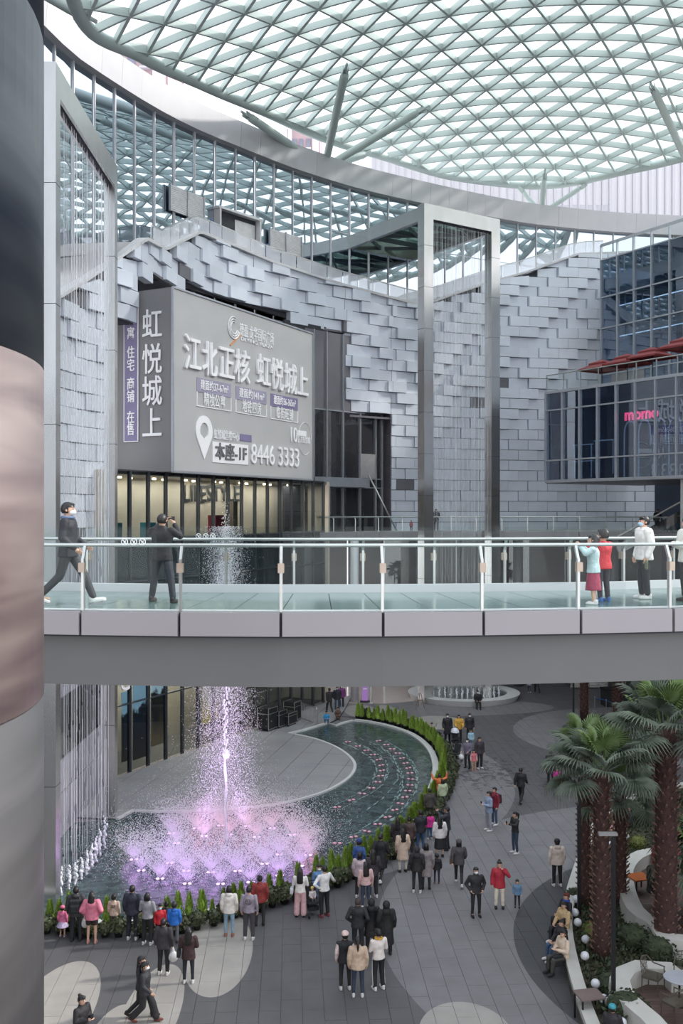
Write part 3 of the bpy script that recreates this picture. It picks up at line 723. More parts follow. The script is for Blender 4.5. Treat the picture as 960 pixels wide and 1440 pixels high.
# map pin, office line and telephone number
xp, zp = fx(285, 606); zq = fx(285, 646)[1]; R = 0.82
pts = [(xp + R*math.cos(a), zp + R*1.05*math.sin(a)) for a in [math.radians(t) for t in range(-25, 206, 10)]] + [(xp, zq)]
mb = MB(); n = len(pts); inn = [(xp + 0.42*math.cos(a), zp + 0.46*math.sin(a)) for a in [math.radians(t) for t in range(-25, 206, 10)]] + [(xp, zp-0.46)]
for k in range(n):
    a, b, c, d = pts[k-1], pts[k], inn[k], inn[k-1]; mb.hexa([(q[0], -0.12, q[1]) for q in (a, b, c, d)], [(q[0], -0.06, q[1]) for q in (a, b, c, d)])
mb.build('map_pin', M_ink, bb)
(xa, za), (xb, zb), (_, zc), (_, zd) = fx(297, 621), fx(347, 626), fx(347, 653), fx(297, 651)
MB().box(((xa+xb)/2, -0.08, (za+zb+zc+zd)/4), (xb-xa, 0.04, (za+zb-zc-zd)/2)).build('address_plate', M_ink, bb)
on_face('address_text', '本座-1F', (300, 637), (344, 639), 1.05, M_letter_grey, 0.06, 0.012).location.y = -0.13
on_face('office_text', '虹悦城售楼中心', (299, 611), (334, 616), 0.62)
(xa, za), (xb, zb) = fx(336, 614), fx(352, 618); MB().box(((xa+xb)/2, -0.075, (za+zb)/2), (xb-xa, 0.03, 0.42)).build('lilac_bar', M_lilac, bb)
on_face('phone_number', '8446 3333', (351, 640), (418, 645), 1.75, depth=0.08, bold=-0.004)
on_face('anniversary_number', '10', (407, 611), (416, 614), 1.4, depth=0.06)
on_face('anniversary_text', '万方虹悦城', (417, 618), (434, 621), 0.5, depth=0.04)
(xa, za), (xb, zb) = fx(417, 608), fx(429, 611); MB().box(((xa+xb)/2, -0.075, (za+zb)/2), (xb-xa, 0.03, 0.36)).build('anniversary_plate', M_ink, bb)
x0, z0 = fx(427, 617); MB().tube([(x0 + 0.9*math.cos(a*0.3), -0.09, z0 + 1.1*math.sin(a*0.3)) for a in range(0, 19)], 0.02, 4).build('ring_logo', M_ink, bb)
# side face: lettering running down, and the lilac strip
def sx(px, py):
    k = (px-480)/F; dv = -Vn; t = (k*bb0.y - bb0.x)/(dv.x - k*dv.y); Y = bb0.y + dv.y*t
    return t, EYE + (720-py)/F*Y - ZB0
def on_side(name, body, px, py, size, m=M_ink, sxx=1.0, off=0.05):
    t, z = sx(px, py); me = text_mb(body, size, 0.05, 1.0, 'CENTER', 0.012 if size > 1 else 0.006)
    o = obj(name, me, m, bb, (-off, t, z)); o.rotation_euler = (0, 0, -math.pi/2); o.scale = (sxx, 1, 1)
for ch, py in (('虹', 459), ('悦', 508), ('城', 553), ('上', 598)): on_side('side_character', ch, 214.5, py, 1.75, sxx=0.8)
t0, za = sx(185, 434); _, zb = sx(185, 621)
MB().box((-0.03, t0, (za+zb)/2), (0.04, 0.95, za-zb)).build('lilac_strip', M_lilac, bb)
mb = MB(); mb.bar((-0.05, t0-0.48, za), (-0.05, t0-0.48, zb), 0.05, 0.04); mb.bar((-0.05, t0+0.48, za), (-0.05, t0+0.48, zb), 0.05, 0.04); mb.bar((-0.05, t0-0.48, za), (-0.05, t0+0.48, za), 0.05, 0.04); mb.bar((-0.05, t0-0.48, zb), (-0.05, t0+0.48, zb), 0.05, 0.04); mb.build('strip_frame', M_ink, bb)
for ch, py in (('公', 449), ('寓', 470), ('住', 497), ('宅', 515), ('商', 541), ('铺', 559), ('在', 588), ('售', 605)): on_side('strip_character', ch, 185, py, 0.72, sxx=0.75, off=0.07)

# ================================================================== SHOP FRONT UNDER THE BILLBOARD
fA = Vector((-11.9, 51.2)); FLEN = 24.3; ZUP = EYE - 1.5
sh = empty('wall_shopfront', (fA.x, fA.y, 0), rzF, kind='structure')
PW = 1.56; NPN = int(FLEN/PW)
M_spandrel = glass('dark spandrel glass', (0.4, 0.5, 0.55), 0.35, base=0.10, body=(0.05, 0.065, 0.075))
for i in range(NPN+1):
    x = i*PW
    MB().box((x, 0, 8.0), (0.10, 0.22, 16.0)).build('mullion', M_mull_dark, sh)
    if i == NPN: break
    for z0, z1, m in ((0.1, 3.7, M_shopgl), (3.7, 5.7, M_shopgl), (5.7, 7.6, M_spandrel), (7.6, 10.1, M_spandrel), (10.1, ZUP+0.1, M_spandrel), (ZUP+0.1, 16.0, M_shopgl)):
        MB().box((x+PW/2, 0, (z0+z1)/2), (PW-0.12, 0.03, z1-z0-0.06)).build('glass_pane', m, sh)
        MB().box((x+PW/2, 0, z1), (PW-0.1, 0.16, 0.07)).build('transom', M_mull_dark, sh)
M_shopwall = mat('warm shop wall', srgb(206, 198, 184), 0.7, var=0.08, scale=0.6)
M_shopfloor = mat('shop floor', srgb(120, 112, 104), 0.4, var=0.1)
M_spot = mat('shop downlight', (1, 0.9, 0.7), 0.5, emit=(1.0, 0.80, 0.52, 9.0))
M_maroon = mat('maroon display', srgb(120, 34, 56), 0.5); M_teal = mat('teal display', srgb(48, 120, 140), 0.5)
MB().box((FLEN/2, 3.6, 8.0), (FLEN, 0.2, 16.0)).build('shop_back_wall', M_shopwall, sh)
for z in (5.75, ZUP, 16.0): MB().box((FLEN/2, 1.85, z-0.1), (FLEN, 3.4, 0.2)).build('shop_slab', M_shopfloor, sh)
for x in (0.0, FLEN): MB().box((x, 1.8, 8.0), (0.2, 3.6, 16.0)).build('shop_side_wall', M_shopwall, sh)
for k in range(NPN):
    for z in (15.75, 5.45):
        if z < 6 and k > 9: continue
        MB().box((0.8+k*PW, 2.6 + 0.5*(k % 2), z), (0.16, 0.16, 0.1)).build('downlight', M_spot, sh)
def shop_light(x, y, z, e, s):
    l = bpy.data.lights.new('shop_lamp', 'AREA'); l.energy = e; l.size = s; l.size_y = 1.0; l.shape = 'RECTANGLE'; l.color = (1.0, 0.90, 0.78)
    o = bpy.data.objects.new('shop_lamp', l); COL.objects.link(o); o.parent = sh; o.location = (x, y, z)
shop_light(FLEN/2, 2.4, 15.7, 420, FLEN-2); shop_light(FLEN*0.35, 2.2, 5.4, 230, 12)
def sh_x(px):
    k = (px-480)/F; return (k*fA.y - fA.x)/(U.x - k*U.y)
for body, px, py, s in (('E', 173, 680, 0.9), ('USE', 178, 698, 0.9), ('LIFE', 330, 690, 1.5), ('STYLE', 369, 690, 1.5)):
    x = sh_x(px); Y = fA.y + U.y*x; lettering('wall_lettering', body, s, M_mull_dark, sh, (x + 0.6, 3.4, EYE+(720-py)/F*Y-0.2), bold=0.02)
for px, m, w, h in ((181, M_maroon, 1.5, 1.3), (205, M_teal, 0.7, 0.9), (252, M_teal, 0.7, 0.9), (345, M_maroon, 1.0, 1.3), (366, M_shopfloor, 0.5, 2.2)):
    x = sh_x(px); MB().box((x, 2.2, ZUP+h/2), (w, 0.6, h)).build('display_block', m, sh)
lettering('glass_lettering', 'AMAZING', 1.3, M_ink if False else M_mullion, sh, (sh_x(378), -0.06, 8.4), bold=0.02)
lettering('glass_lettering', 'WAITER', 1.0, M_mullion, sh, (sh_x(378), -0.06, 7.1), bold=0.02)
lettering('shop_sign_letter', 'G', 1.1, M_ink, sh, (sh_x(172)-0.05, -0.22, 4.85), depth=0.08, bold=0.02)
# posters standing behind the ground-floor panes
def poster_mat(name, top, mid, bot):
    m = bpy.data.materials.new(name); m.use_nodes = True; N = m.node_tree.nodes; L = m.node_tree.links; b = N['Principled BSDF']
    tc = N.new('ShaderNodeTexCoord'); sp = N.new('ShaderNodeSeparateXYZ'); nz = N.new('ShaderNodeTexNoise'); nz.inputs['Scale'].default_value = 1.6; nz.inputs['Detail'].default_value = 5
    L.new(tc.outputs['Object'], nz.inputs[0]); L.new(tc.outputs['Generated'], sp.inputs[0]); ad = N.new('ShaderNodeMath'); ad.operation = 'MULTIPLY_ADD'; ad.inputs[1].default_value = 0.55
    L.new(nz.outputs[0], ad.inputs[0]); L.new(sp.outputs['Z'], ad.inputs[2]); rp = N.new('ShaderNodeValToRGB'); e = rp.color_ramp.elements
    e[0].position = 0.35; e[0].color = bot + (1,); e[1].position = 1.05; e[1].color = top + (1,); k = e.new(0.7); k.color = mid + (1,); k2 = e.new(0.95); k2.color = mid + (1,)
    L.new(ad.outputs[0], rp.inputs[0]); L.new(rp.outputs[0], b.inputs['Base Color']); b.inputs['Roughness'].default_value = 0.4
    L.new(rp.outputs[0], b.inputs['Emission Color']); b.inputs['Emission Strength'].default_value = 0.35
    return m
PM1 = poster_mat('dark portrait poster', srgb(150, 185, 210), srgb(30, 34, 46), srgb(46, 40, 40)); PM2 = poster_mat('sky and rock poster', srgb(190, 215, 232), srgb(40, 40, 44), srgb(96, 84, 66))
PM3 = poster_mat('yellow poster', srgb(210, 196, 90), srgb(200, 192, 180), srgb(190, 170, 70))
for px, z0, z1, w, m in ((183, 0.6, 4.3, 0.7, PM1), (204, 0.5, 4.6, 1.35, PM1), (229, 0.9, 5.0, 1.35, PM2), (301, 1.2, 5.0, 1.5, PM3)):
    MB().box((sh_x(px), 0.28, (z0+z1)/2), (w, 0.05, z1-z0)).build('poster_screen', m, sh)
# canopy strip between billboard and the recess beside it, dark recess glazing
rec = empty('window_1', kind='structure')
M_darkgl = glass('smoked glass', (0.25, 0.27, 0.3), 0.0, base=0.10, body=(0.035, 0.035, 0.04))
def recess_pt(px, Y): return Vector(((px-480)/F*Y, Y))
ra, rb = recess_pt(425, 73.2), recess_pt(536, 79.5); rd = (rb-ra).normalized(); rn = Vector((rd.y, -rd.x)); rl = (rb-ra).length; rr = math.atan2(rd.y, rd.x)
def on_rec(px):
    k = (px-480)/F; return (k*ra.y - ra.x)/(rd.x - k*rd.y)
MB().box((*((ra+rb)/2 - rn*0.4), EYE+6), (rl+3, 0.2, 16), rr).build('backing', M_joint, rec)
cuts = [on_rec(p) for p in (428, 440, 458, 481, 505, 527, 536)]
for k, (xa, xb) in enumerate(zip(cuts, cuts[1:])):
    for z0, z1, m in ((EYE-1.5, EYE+1.9, M_darkgl), (EYE+2.6, EYE+7.7, M_darkgl), (EYE+7.7, EYE+13.6, M_alu_dark)):
        if k >= 4 and z0 > EYE+7: continue
        c = ra + rd*(xa+xb)/2; MB().box((*c, (z0+z1)/2), (xb-xa-0.06, 0.05, z1-z0-0.04), rr).build('glass_pane' if m is M_darkgl else 'panel', m, rec)
    c = ra + rd*xb + rn*0.08; MB().box((*c, EYE+6), (0.07, 0.18, 15.2), rr).build('mullion', M_mullion, rec)
MB().box((*(ra + rd*(cuts[0]+cuts[4])/2 + rn*0.5), EYE+2.2), (cuts[4]-cuts[0], 1.2, 0.62), rr).build('door_canopy', M_mullion, rec)
MB().box((*(ra + rd*(cuts[4]+cuts[5])/2 + rn*0.1), EYE+3.6), (cuts[5]-cuts[4]-0.1, 0.08, 1.9), rr).build('louvre_panel', mat('grey louvre panel', srgb(132, 132, 134), 0.6), rec)
for z in (EYE+2.6, EYE+7.7, EYE+1.9): MB().bar((*(ra + rn*0.05), z), (*(rb + rn*0.05), z), 0.12, 0.08).build('transom', M_mullion, rec)
# soffits over the recess
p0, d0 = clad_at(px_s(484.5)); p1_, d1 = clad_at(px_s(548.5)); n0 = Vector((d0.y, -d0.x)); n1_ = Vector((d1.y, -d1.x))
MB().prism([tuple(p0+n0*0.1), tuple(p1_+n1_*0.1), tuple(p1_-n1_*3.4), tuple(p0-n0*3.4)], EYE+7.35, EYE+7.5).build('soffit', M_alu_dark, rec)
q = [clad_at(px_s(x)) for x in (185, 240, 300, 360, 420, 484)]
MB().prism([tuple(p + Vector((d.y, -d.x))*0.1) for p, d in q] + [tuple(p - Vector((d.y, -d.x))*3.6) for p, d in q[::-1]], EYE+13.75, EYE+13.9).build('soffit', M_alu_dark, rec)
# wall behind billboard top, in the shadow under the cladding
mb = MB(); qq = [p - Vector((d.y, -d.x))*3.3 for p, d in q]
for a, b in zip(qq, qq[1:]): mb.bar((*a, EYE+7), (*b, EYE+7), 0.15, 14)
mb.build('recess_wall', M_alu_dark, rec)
# lower wall behind the rain frame
lw = empty('wall_lower', kind='structure')
M_stonew = mat('grey stone panel', srgb(140, 140, 150), 0.5, var=0.06, scale=0.5, rand=0.05)
for j, (z0, z1) in enumerate(((0, 1.9), (1.95, 3.3), (3.35, 5.9), (5.95, 8.0), (8.05, 10.2), (10.25, 12.4))):
    for i in range(7):
        y = 34 + i*2.5
        m = M_darkgl if j in (2,) and 1 <= i <= 5 else M_stonew
        MB().box((-12.0, y+1.24, (z0+z1)/2), (0.3, 2.46, z1-z0)).build('wall_panel', m, lw)
MB().box((-12.3, 43, 6.2), (0.3, 19, 12.6)).build('wall_backing', M_joint, lw)

# ================================================================== RAIN CURTAIN FRAMES
M_drop = mat('falling water', srgb(236, 238, 242), 0.15, var=0.02); M_drop.node_tree.nodes['Principled BSDF'].inputs['Alpha'].default_value = 0.4
def rain_frame(A, B, w, th, H, z0, label, curtain_label, beam=1.05, n=130, seams=7):
    A, B = Vector(A), Vector(B); d = (B-A).normalized(); nn = Vector((d.y, -d.x)); rz = math.atan2(d.y, d.x); L_ = (B-A).length
    e = empty('rain_curtain_frame', (A.x, A.y, z0), rz, label=label, cat='water feature')
    for x in (0.0, L_):
        ps = MB().box((x, 0, H/2), (w, th, H)).build('post', M_steel, e)
        for k in range(1, seams): MB().box((x, 0, H*k/seams), (w+0.012, th+0.012, 0.02)).build('seam', M_joint, ps)
    MB().box((L_/2, 0, H-beam/2), (L_-w, th, beam)).build('top_beam', M_steel, e)
    MB().box((L_/2, 0, H-beam-0.03), (L_-w, th*0.4, 0.06)).build('spout_slot', M_joint, e)
    mb = MB(); r = random.Random(3)
    for k in range(n):
        x = w/2 + (L_-w)*(k + r.random()*0.8)/n; y = r.uniform(-th*0.15, th*0.15); rr_ = r.choice((0.005, 0.007, 0.010, 0.016)); z = H-beam
        while z > 0.3:
            l = r.uniform(0.8, 5.0); z2 = max(0.2, z-l)
            mb.tube([(x, y, z), (x + r.uniform(-0.01, 0.01), y, z2)], [rr_, rr_*0.7], 4, False); z = z2 - (r.uniform(0.05, 0.8) if z < H*0.9 else 0.0)
    o = mb.build('water_curtain', M_drop, e); o['label'] = curtain_label; o['kind'] = 'stuff'
    return e
rain_frame((-10.2, 35.0), (-10.42, 45.0), 0.62, 0.48, 29.5, 0.0, 'tall polished steel rain curtain frame standing in the pond beside the footbridge', 'thin strings of falling water in steel frame', n=64)
pf = rain_frame((6.08, 72.0), (11.45, 75.6), 0.85, 0.75, EYE+22.2, 0.0, 'tall polished steel rain curtain frame against the grey panelled wall', 'thin strings of falling water in steel frame', n=95, seams=12)
# glass porch roof reaching back from the second frame to the glazing
po = empty('glass_porch_roof', label='green glass porch roof between far steel frame and curved glazing', cat='canopy')
A, B = Vector((6.08, 72.0)), Vector((11.45, 75.6)); d = (B-A).normalized(); nn = Vector((-d.y, d.x)); zt = EYE+22.2-0.55
A = A + d*0.0 + nn*0.4; B = B + nn*0.4
A2, B2 = A + nn*9.4, B + nn*9.4
M_porch = glass('green porch glass', (0.72, 0.86, 0.80), 0.55, base=0.05, body=(0.45, 0.58, 0.52))
for p, q in ((A, A2), (B, B2), (A2, B2)): MB().bar((*p, zt), (*q, zt), 0.35, 1.0).build('edge_beam', M_steel, po)
for t in (0.0, 0.25, 0.5, 0.75):
    a0, b0, a1, b1 = A.lerp(A2, t), B.lerp(B2, t), A.lerp(A2, t+0.25), B.lerp(B2, t+0.25); m_ = (a0+b0)/2 if int(t*4) % 2 == 0 else (a1+b1)/2
    MB().bar((*a1, zt), (*b1, zt), 0.12, 0.35).build('rafter', M_mull_dark, po)
    for s_ in ((a0, a1), (b0, b1)):
        far = s_[1] if int(t*4) % 2 == 0 else s_[0]; MB().bar((*m_, zt), (*far, zt), 0.10, 0.30).build('brace', M_mull_dark, po)
    MB().prism([tuple(a0), tuple(b0), tuple(b1), tuple(a1)], zt+0.3, zt+0.33).build('glass_pane', M_porch, po)

# ================================================================== BRIDGE
ZD = EYE - 1.6
br_front = spline([(-13.62, 18.66), (-9.5, 17.2), (-4.8, 16.2), (0, 15.9), (5.7, 16.62), (9.5, 18.0), (14.4, 20.54)], 1.62)
br_back = offset(br_front, 4.0)
M_fascia = mat('lilac grey fascia panel', srgb(148, 143, 147), 0.5, 0.1, var=0.03, scale=0.5, rand=0.02)
M_beam = mat('grey bridge beam', srgb(98, 98, 98), 0.6, 0.0, var=0.05, scale=0.6)
M_deck = mat('pale green deck tile', srgb(96, 120, 117), 0.15, 0.0, var=0.07, scale=1.2, rand=0.05)
bg = empty('footbridge', (0, 16, 0), label='curved footbridge with glass balustrades and lilac grey fascia spanning the plaza', cat='bridge'); off_b = Vector((0, 16, 0))
def bb_(mb, name, m, parent=None, smooth=False):
    mb.v = [(x, y-16, z) for x, y, z in mb.v] if (parent is None or parent is bg or True) else mb.v
    return mb.build(name, m, parent or bg, smooth)
mid = offset(br_front, 2.0)
bb_(sweep(MB(), mid, [(1.95, ZD-0.42), (-1.95, ZD-0.42), (-1.95, ZD-0.03), (1.95, ZD-0.03)]), 'slab', M_joint)
bb_(sweep(MB(), mid, [(1.85, ZD-1.22), (-1.85, ZD-1.22), (-1.85, ZD-0.40), (1.85, ZD-0.40)]), 'box_girder', M_beam)
for sgn, line in ((1, br_front), (-1, br_back)):
    for i in range(len(line)-1):
        a, b = Vector(line[i]), Vector(line[i+1]); d = (b-a).normalized(); n = Vector((d.y, -d.x))*sgn
        a2, b2 = a + d*0.022, b - d*0.022; q = [a2 + n*0.05, b2 + n*0.05, b2 - n*0.03, a2 - n*0.03]
        bb_(MB().hexa([(v.x, v.y, ZD-0.385) for v in q], [(v.x, v.y, ZD-0.005) for v in q]), 'fascia_panel', M_fascia)
        # glass, post with clamp, rail brackets
        g = [a + d*0.03, b - d*0.03, b - d*0.03 - n*0.02, a + d*0.03 - n*0.02]
        bb_(MB().hexa([(v.x, v.y, ZD+0.02) for v in g], [(v.x, v.y, ZD+1.30) for v in g]), 'glass_pane', M_clear)
        c = a - n*0.08
        po_ = bb_(MB().box((c.x, c.y, ZD+0.42), (0.045, 0.07, 0.84), math.atan2(d.y, d.x)).bar((c.x, c.y, ZD+0.82), (*(c - n*0.10), ZD+1.04), 0.045, 0.05), 'post', M_post)
        bb_(MB().box((*(c + n*0.04), ZD+0.70), (0.10, 0.10, 0.15), math.atan2(d.y, d.x)), 'clamp', mat('bronze clamp', srgb(176, 160, 146), 0.4, 0.4), po_)
    rl_ = offset(line, 0.19*sgn); bb_(MB().tube([(x, y, ZD+1.06) for x, y in rl_], 0.03, 10), 'handrail', M_post, None, True)
    kb = offset(line, 0.12*sgn); bb_(sweep(MB(), kb, [(0.06, ZD-0.02), (-0.06, ZD-0.02), (-0.06, ZD+(0.16 if sgn < 0 else 0.02)), (0.06, ZD+(0.16 if sgn < 0 else 0.02))]), 'kerb', M_white)
for r in range(6):
    l0, l1 = offset(br_front, 0.05 + r*0.65), offset(br_front, 0.05 + (r+1)*0.65)
    for i in range(len(l0)-1):
        for h in (0, 0.5):
            f = lambda L_, t: (L_[i][0]+(L_[i+1][0]-L_[i][0])*t, L_[i][1]+(L_[i+1][1]-L_[i][1])*t)
            q = [f(l0, h+0.005), f(l0, h+0.495), f(l1, h+0.495), f(l1, h+0.005)]; q = [q[0], q[1], (q[2][0], q[2][1]-0.008), (q[3][0], q[3][1]-0.008)]
            bb_(MB().hexa([(*v, ZD-0.03) for v in q], [(*v, ZD) for v in q]), 'deck_tile', M_deck)
M_stick = mat('white sticker', srgb(235, 238, 240), 0.5)
for px, py, back in ((175, 762, 0), (188, 762, 0), (200, 762, 0), (279, 754, 1), (289, 754, 1), (299, 754, 1)):
    Y = 16.0 if not back else 19.9
    Y = min(((abs(480 + F*x/y - px), y) for x, y in resample(br_front if not back else br_back, 0.1)))[1] - 0.03
    p = P(px, py, Y); mb = MB(); mb.tube([(p.x + 0.05*math.cos(a*math.pi/8), p.y, p.z + 0.05*math.sin(a*math.pi/8)) for a in range(17)], 0.007, 5)
    mb.bar((p.x-0.03, p.y, p.z+0.03), (p.x+0.03, p.y, p.z-0.03), 0.012, 0.012).bar((p.x-0.01, p.y, p.z-0.02), (p.x+0.02, p.y, p.z+0.02), 0.02, 0.012)
    bb_(mb, 'warning_sticker', M_stick)

# ================================================================== FAR TERRACE AND WHAT IS UNDER IT
ZT = EYE - 1.5
te = spline([(-1.6, 71.6), (-0.5, 73.2), (2.5, 75.0), (6.5, 76.2), (11, 76.6), (15.4, 75.4), (20, 73.4), (26, 70), (34, 64)], 1.9)
tpoly = te + [(44, 80), (40, 86), (-4, 82), (-2, 73)]
ter = empty('floor_terrace', kind='structure')
MB().prism(tpoly, ZT-0.5, ZT).build('slab', M_concrete, ter)
for a, b in zip(te, te[1:]):
    a, b = Vector(a), Vector(b); d = (b-a).normalized(); n = Vector((d.y, -d.x)); q = [a + d*0.02 + n*0.1, b - d*0.02 + n*0.1, b - d*0.02, a + d*0.02]
    MB().hexa([(v.x, v.y, ZT-0.42) for v in q], [(v.x, v.y, ZT+0.03) for v in q]).build('fascia_panel', M_fascia, ter)
tb = empty('terrace_balustrade', (0, 75, ZT), label='far glass balustrade on the terrace edge below the panelled wall', cat='balustrade')
for a, b in zip(te, te[1:]):
    a, b = Vector(a), Vector(b); d = (b-a).normalized(); g = [a + d*0.03, b - d*0.03]; n = Vector((d.y, -d.x)); q = [g[0], g[1], g[1]-n*0.02, g[0]-n*0.02]
    MB().hexa([(v.x, v.y-75, 0.03) for v in q], [(v.x, v.y-75, 1.25) for v in q]).build('glass_pane', M_clear, tb)
    c = a - n*0.1; MB().box((c.x, c.y-75, 0.5), (0.06, 0.06, 1.0)).bar((c.x, c.y-75, 0.95), (c.x-n.x*0.15, c.y-75-n.y*0.15, 1.12), 0.05, 0.05).build('post', M_post, tb)
MB().tube([(x, y-75, 1.12) for x, y in offset(te, 0.25)], 0.045, 8).build('handrail', M_post, tb, True)
wb_ = empty('wall_shops_below', kind='structure')
M_shade = mat('beige shop stone darkened for shade', srgb(108, 103, 102), 0.35, var=0.06, scale=0.6)  # beige stone, its base colour darkened to carry the shade under the terrace
for i in range(13):
    x = -4 + i*3.0
    MB().box((x, 82.5, 6), (2.92, 0.3, 12)).build('wall_panel', M_shade if i % 3 else M_darkgl, wb_)
def column(x, y, r, z1, m, nm='column'):
    MB().lathe([(r, 0), (r, z1)], (x, y, 0), 20).build(nm, m, wb_, True)
column(0.95, 72.3, 0.30, ZT-0.5, M_white); column(6.2, 78, 0.35, ZT-0.5, M_alu_dark); column(14, 79, 0.4, ZT-0.5, M_alu_dark); column(21, 77, 0.4, ZT-0.5, M_alu_dark)
MB().prism([(-1.0, 72.0), (3.2, 71.6), (6.5, 73.2), (5.5, 81), (-3, 82)], 0.0, 0.03).build('lobby_floor', mat('polished beige lobby stone', srgb(186, 172, 164), 0.12, var=0.06), wb_)
# stairs up to the right, under the palms
stx = empty('stone_stairs', (18.6, 78.0, 0), label='grey stone stairs climbing under the terrace behind the palms', cat='stairs')
for k in range(12): MB().box((1.5, k*0.34, (k+1)*0.165/1), (4.2, 0.36, 0.165*1)).build('step', M_concrete, stx); 
for s_ in (-0.7, 1.5, 3.6): MB().tube([(s_, -0.2, 1.0), (s_, 4.0, 3.1)], 0.035, 6).tube([(s_, -0.2, 0), (s_, -0.2, 1.0)], 0.03, 6).build('handrail', M_post, stx)

# ================================================================== RIGHT-HAND GLASS VOLUMES
def dirn(px): v = Vector(((px-480)/F, 1.0)); return -v.normalized()
def glass_block(C0, vp, length, zs, mull, pane_m, depth, name, par_z=None):
    u = dirn(vp); nb = Vector((-u.y, u.x)); C0 = Vector(C0); rz = math.atan2(u.y, u.x)     # nb points back into the block
    if nb.x < 0: nb = -nb
    e = empty(name, kind='structure'); n = int(length/mull)
    for i in range(n+1):
        a = C0 + u*mull*i; MB().box((*(a - nb*0.06), (zs[0]+zs[-1])/2), (0.08, 0.2, zs[-1]-zs[0]), rz).build('mullion', M_mullion, e)
        if i == n: break
        b = a + u*mull
        for k, (z0, z1) in enumerate(zip(zs, zs[1:])):
            c = (a+b)/2; m = pane_m[k] if isinstance(pane_m, (list, tuple)) else pane_m
            tl = rnd.uniform(-0.004, 0.004)
            MB().box((*(c + nb*0.02), (z0+z1)/2), (mull-0.1, 0.03, z1-z0-0.05), rz + tl).build('glass_pane', m, e)
    for z in zs: MB().bar((*(C0 - nb*0.04), z), (*(C0 + u*length - nb*0.04), z), 0.14, 0.10 if z not in (zs[0], zs[-1]) else 0.2).build('transom', M_mullion, e)
    return e, u, nb
C1 = Vector((14.8, 72.0))
wbx, u1, nb1 = glass_block(C1, -450, 44, [16.0, 17.5, 21.1, 22.4], 1.62, M_bluegl, 10, 'wall_glass_box')
e1 = C1 + u1*44
M_int = mat('dim shop interior', srgb(70, 80, 98), 0.6, var=0.2, scale=0.5)
bx4 = [C1, e1, e1 + nb1*10, C1 + nb1*10]
MB().prism([tuple(v) for v in bx4], 15.85, 16.05).build('soffit', M_alu_dark, wbx)
MB().prism([tuple(v) for v in bx4], 22.3, 22.5).build('roof_slab', M_concrete, wbx)
MB().prism([tuple(v) for v in (C1 + nb1*5, e1 + nb1*5, e1 + nb1*5.3, C1 + nb1*5.3)], 16, 22.4).build('inner_wall', M_int, wbx)
MB().box((*(C1 + u1*0.05 + nb1*5), 19.2), (0.1, 10, 6.4), math.atan2(u1.y, u1.x)).build('end_wall', M_bluegl, wbx)
MB().box((*(C1 + u1*11.3 + nb1*0.5), 14.1), (0.14, 0.14, 3.6)).build('corner_post', M_post, wbx)
# neon sign and arches behind the glass
ar = empty('arched_shop_display', (*(C1 + nb1*2.5), 16.1), math.atan2(u1.y, u1.x), label='row of white arched racks with round signs behind the blue glass', cat='shop display')
M_wtube = mat('white display tube', srgb(225, 228, 235), 0.4, emit=(0.9, 0.95, 1.0, 0.6))
M_pinkd = mat('pink display disc', srgb(190, 110, 130), 0.5); M_blued = mat('blue display disc', srgb(80, 110, 170), 0.5)
for k in range(6):
    x = 5.0 + k*1.25; pts = [(x, 0, 0.1), (x, 0, 3.1)] + [(x + 0.5 - 0.5*math.cos(t), 0, 3.1 + 0.9*math.sin(t)) for t in (0.5, 1.0, 1.57, 2.1, 2.6)] + [(x+1.0, 0, 3.1), (x+1.0, 0, 2.2)]
    MB().tube(pts, 0.05, 6).build('arch', M_wtube, ar)
    if k < 3:
        for j, m in ((2.9, M_blued if k == 0 else M_pinkd), (1.9, M_pinkd)): MB().lathe([(0.36, 0), (0.36, 0.06)], (0, 0, 0), 16).build('disc', m, ar).matrix_local = Matrix.Translation((x+0.6, -0.1, j)) @ Matrix.Rotation(math.pi/2, 4, 'X')
for x, z in ((1.2, 1.4), (1.2, 2.6), (3.2, 1.6), (3.2, 2.8), (13.5, 1.2)): MB().box((x, 0, z), (1.7, 0.4, 0.05)).box((x-0.8, 0, z-0.6), (0.05, 0.05, 1.2)).box((x+0.8, 0, z-0.6), (0.05, 0.05, 1.2)).build('shelf', M_wtube, ar)
M_neon = mat('red neon', (1, 0.1, 0.15), 0.4, emit=(1.0, 0.06, 0.12, 9.0)); M_neon2 = mat('pale blue neon', (0.5, 0.8, 1), 0.4, emit=(0.45, 0.8, 1.0, 1.2))
ns = empty('neon_sign', (*(C1 + nb1*0.5), 16.1), math.atan2(u1.y, u1.x), label='glowing red shop lettering reading momo behind the blue glass', cat='sign')
k_ = (887-480)/F; cc_ = C1 + nb1*0.5; k_ = (901-480)/F; t_ = ((k_*cc_.y - cc_.x)/(u1.x - k_*u1.y)); lettering('neon_letters', 'momo', 1.05, M_neon, ns, (t_, 0, 4.15), depth=0.05, bold=0.03)
ns2 = empty('lit_sign', (*(C1 + nb1*1.2), 16.1), math.atan2(u1.y, u1.x), label='small pale blue lit lettering near the red neon sign', cat='sign')
lettering('sign_letters', 'ũuuı', 0.9, M_neon2, ns2, (t_+4.4, 0, 3.3), depth=0.04, bold=0.01)
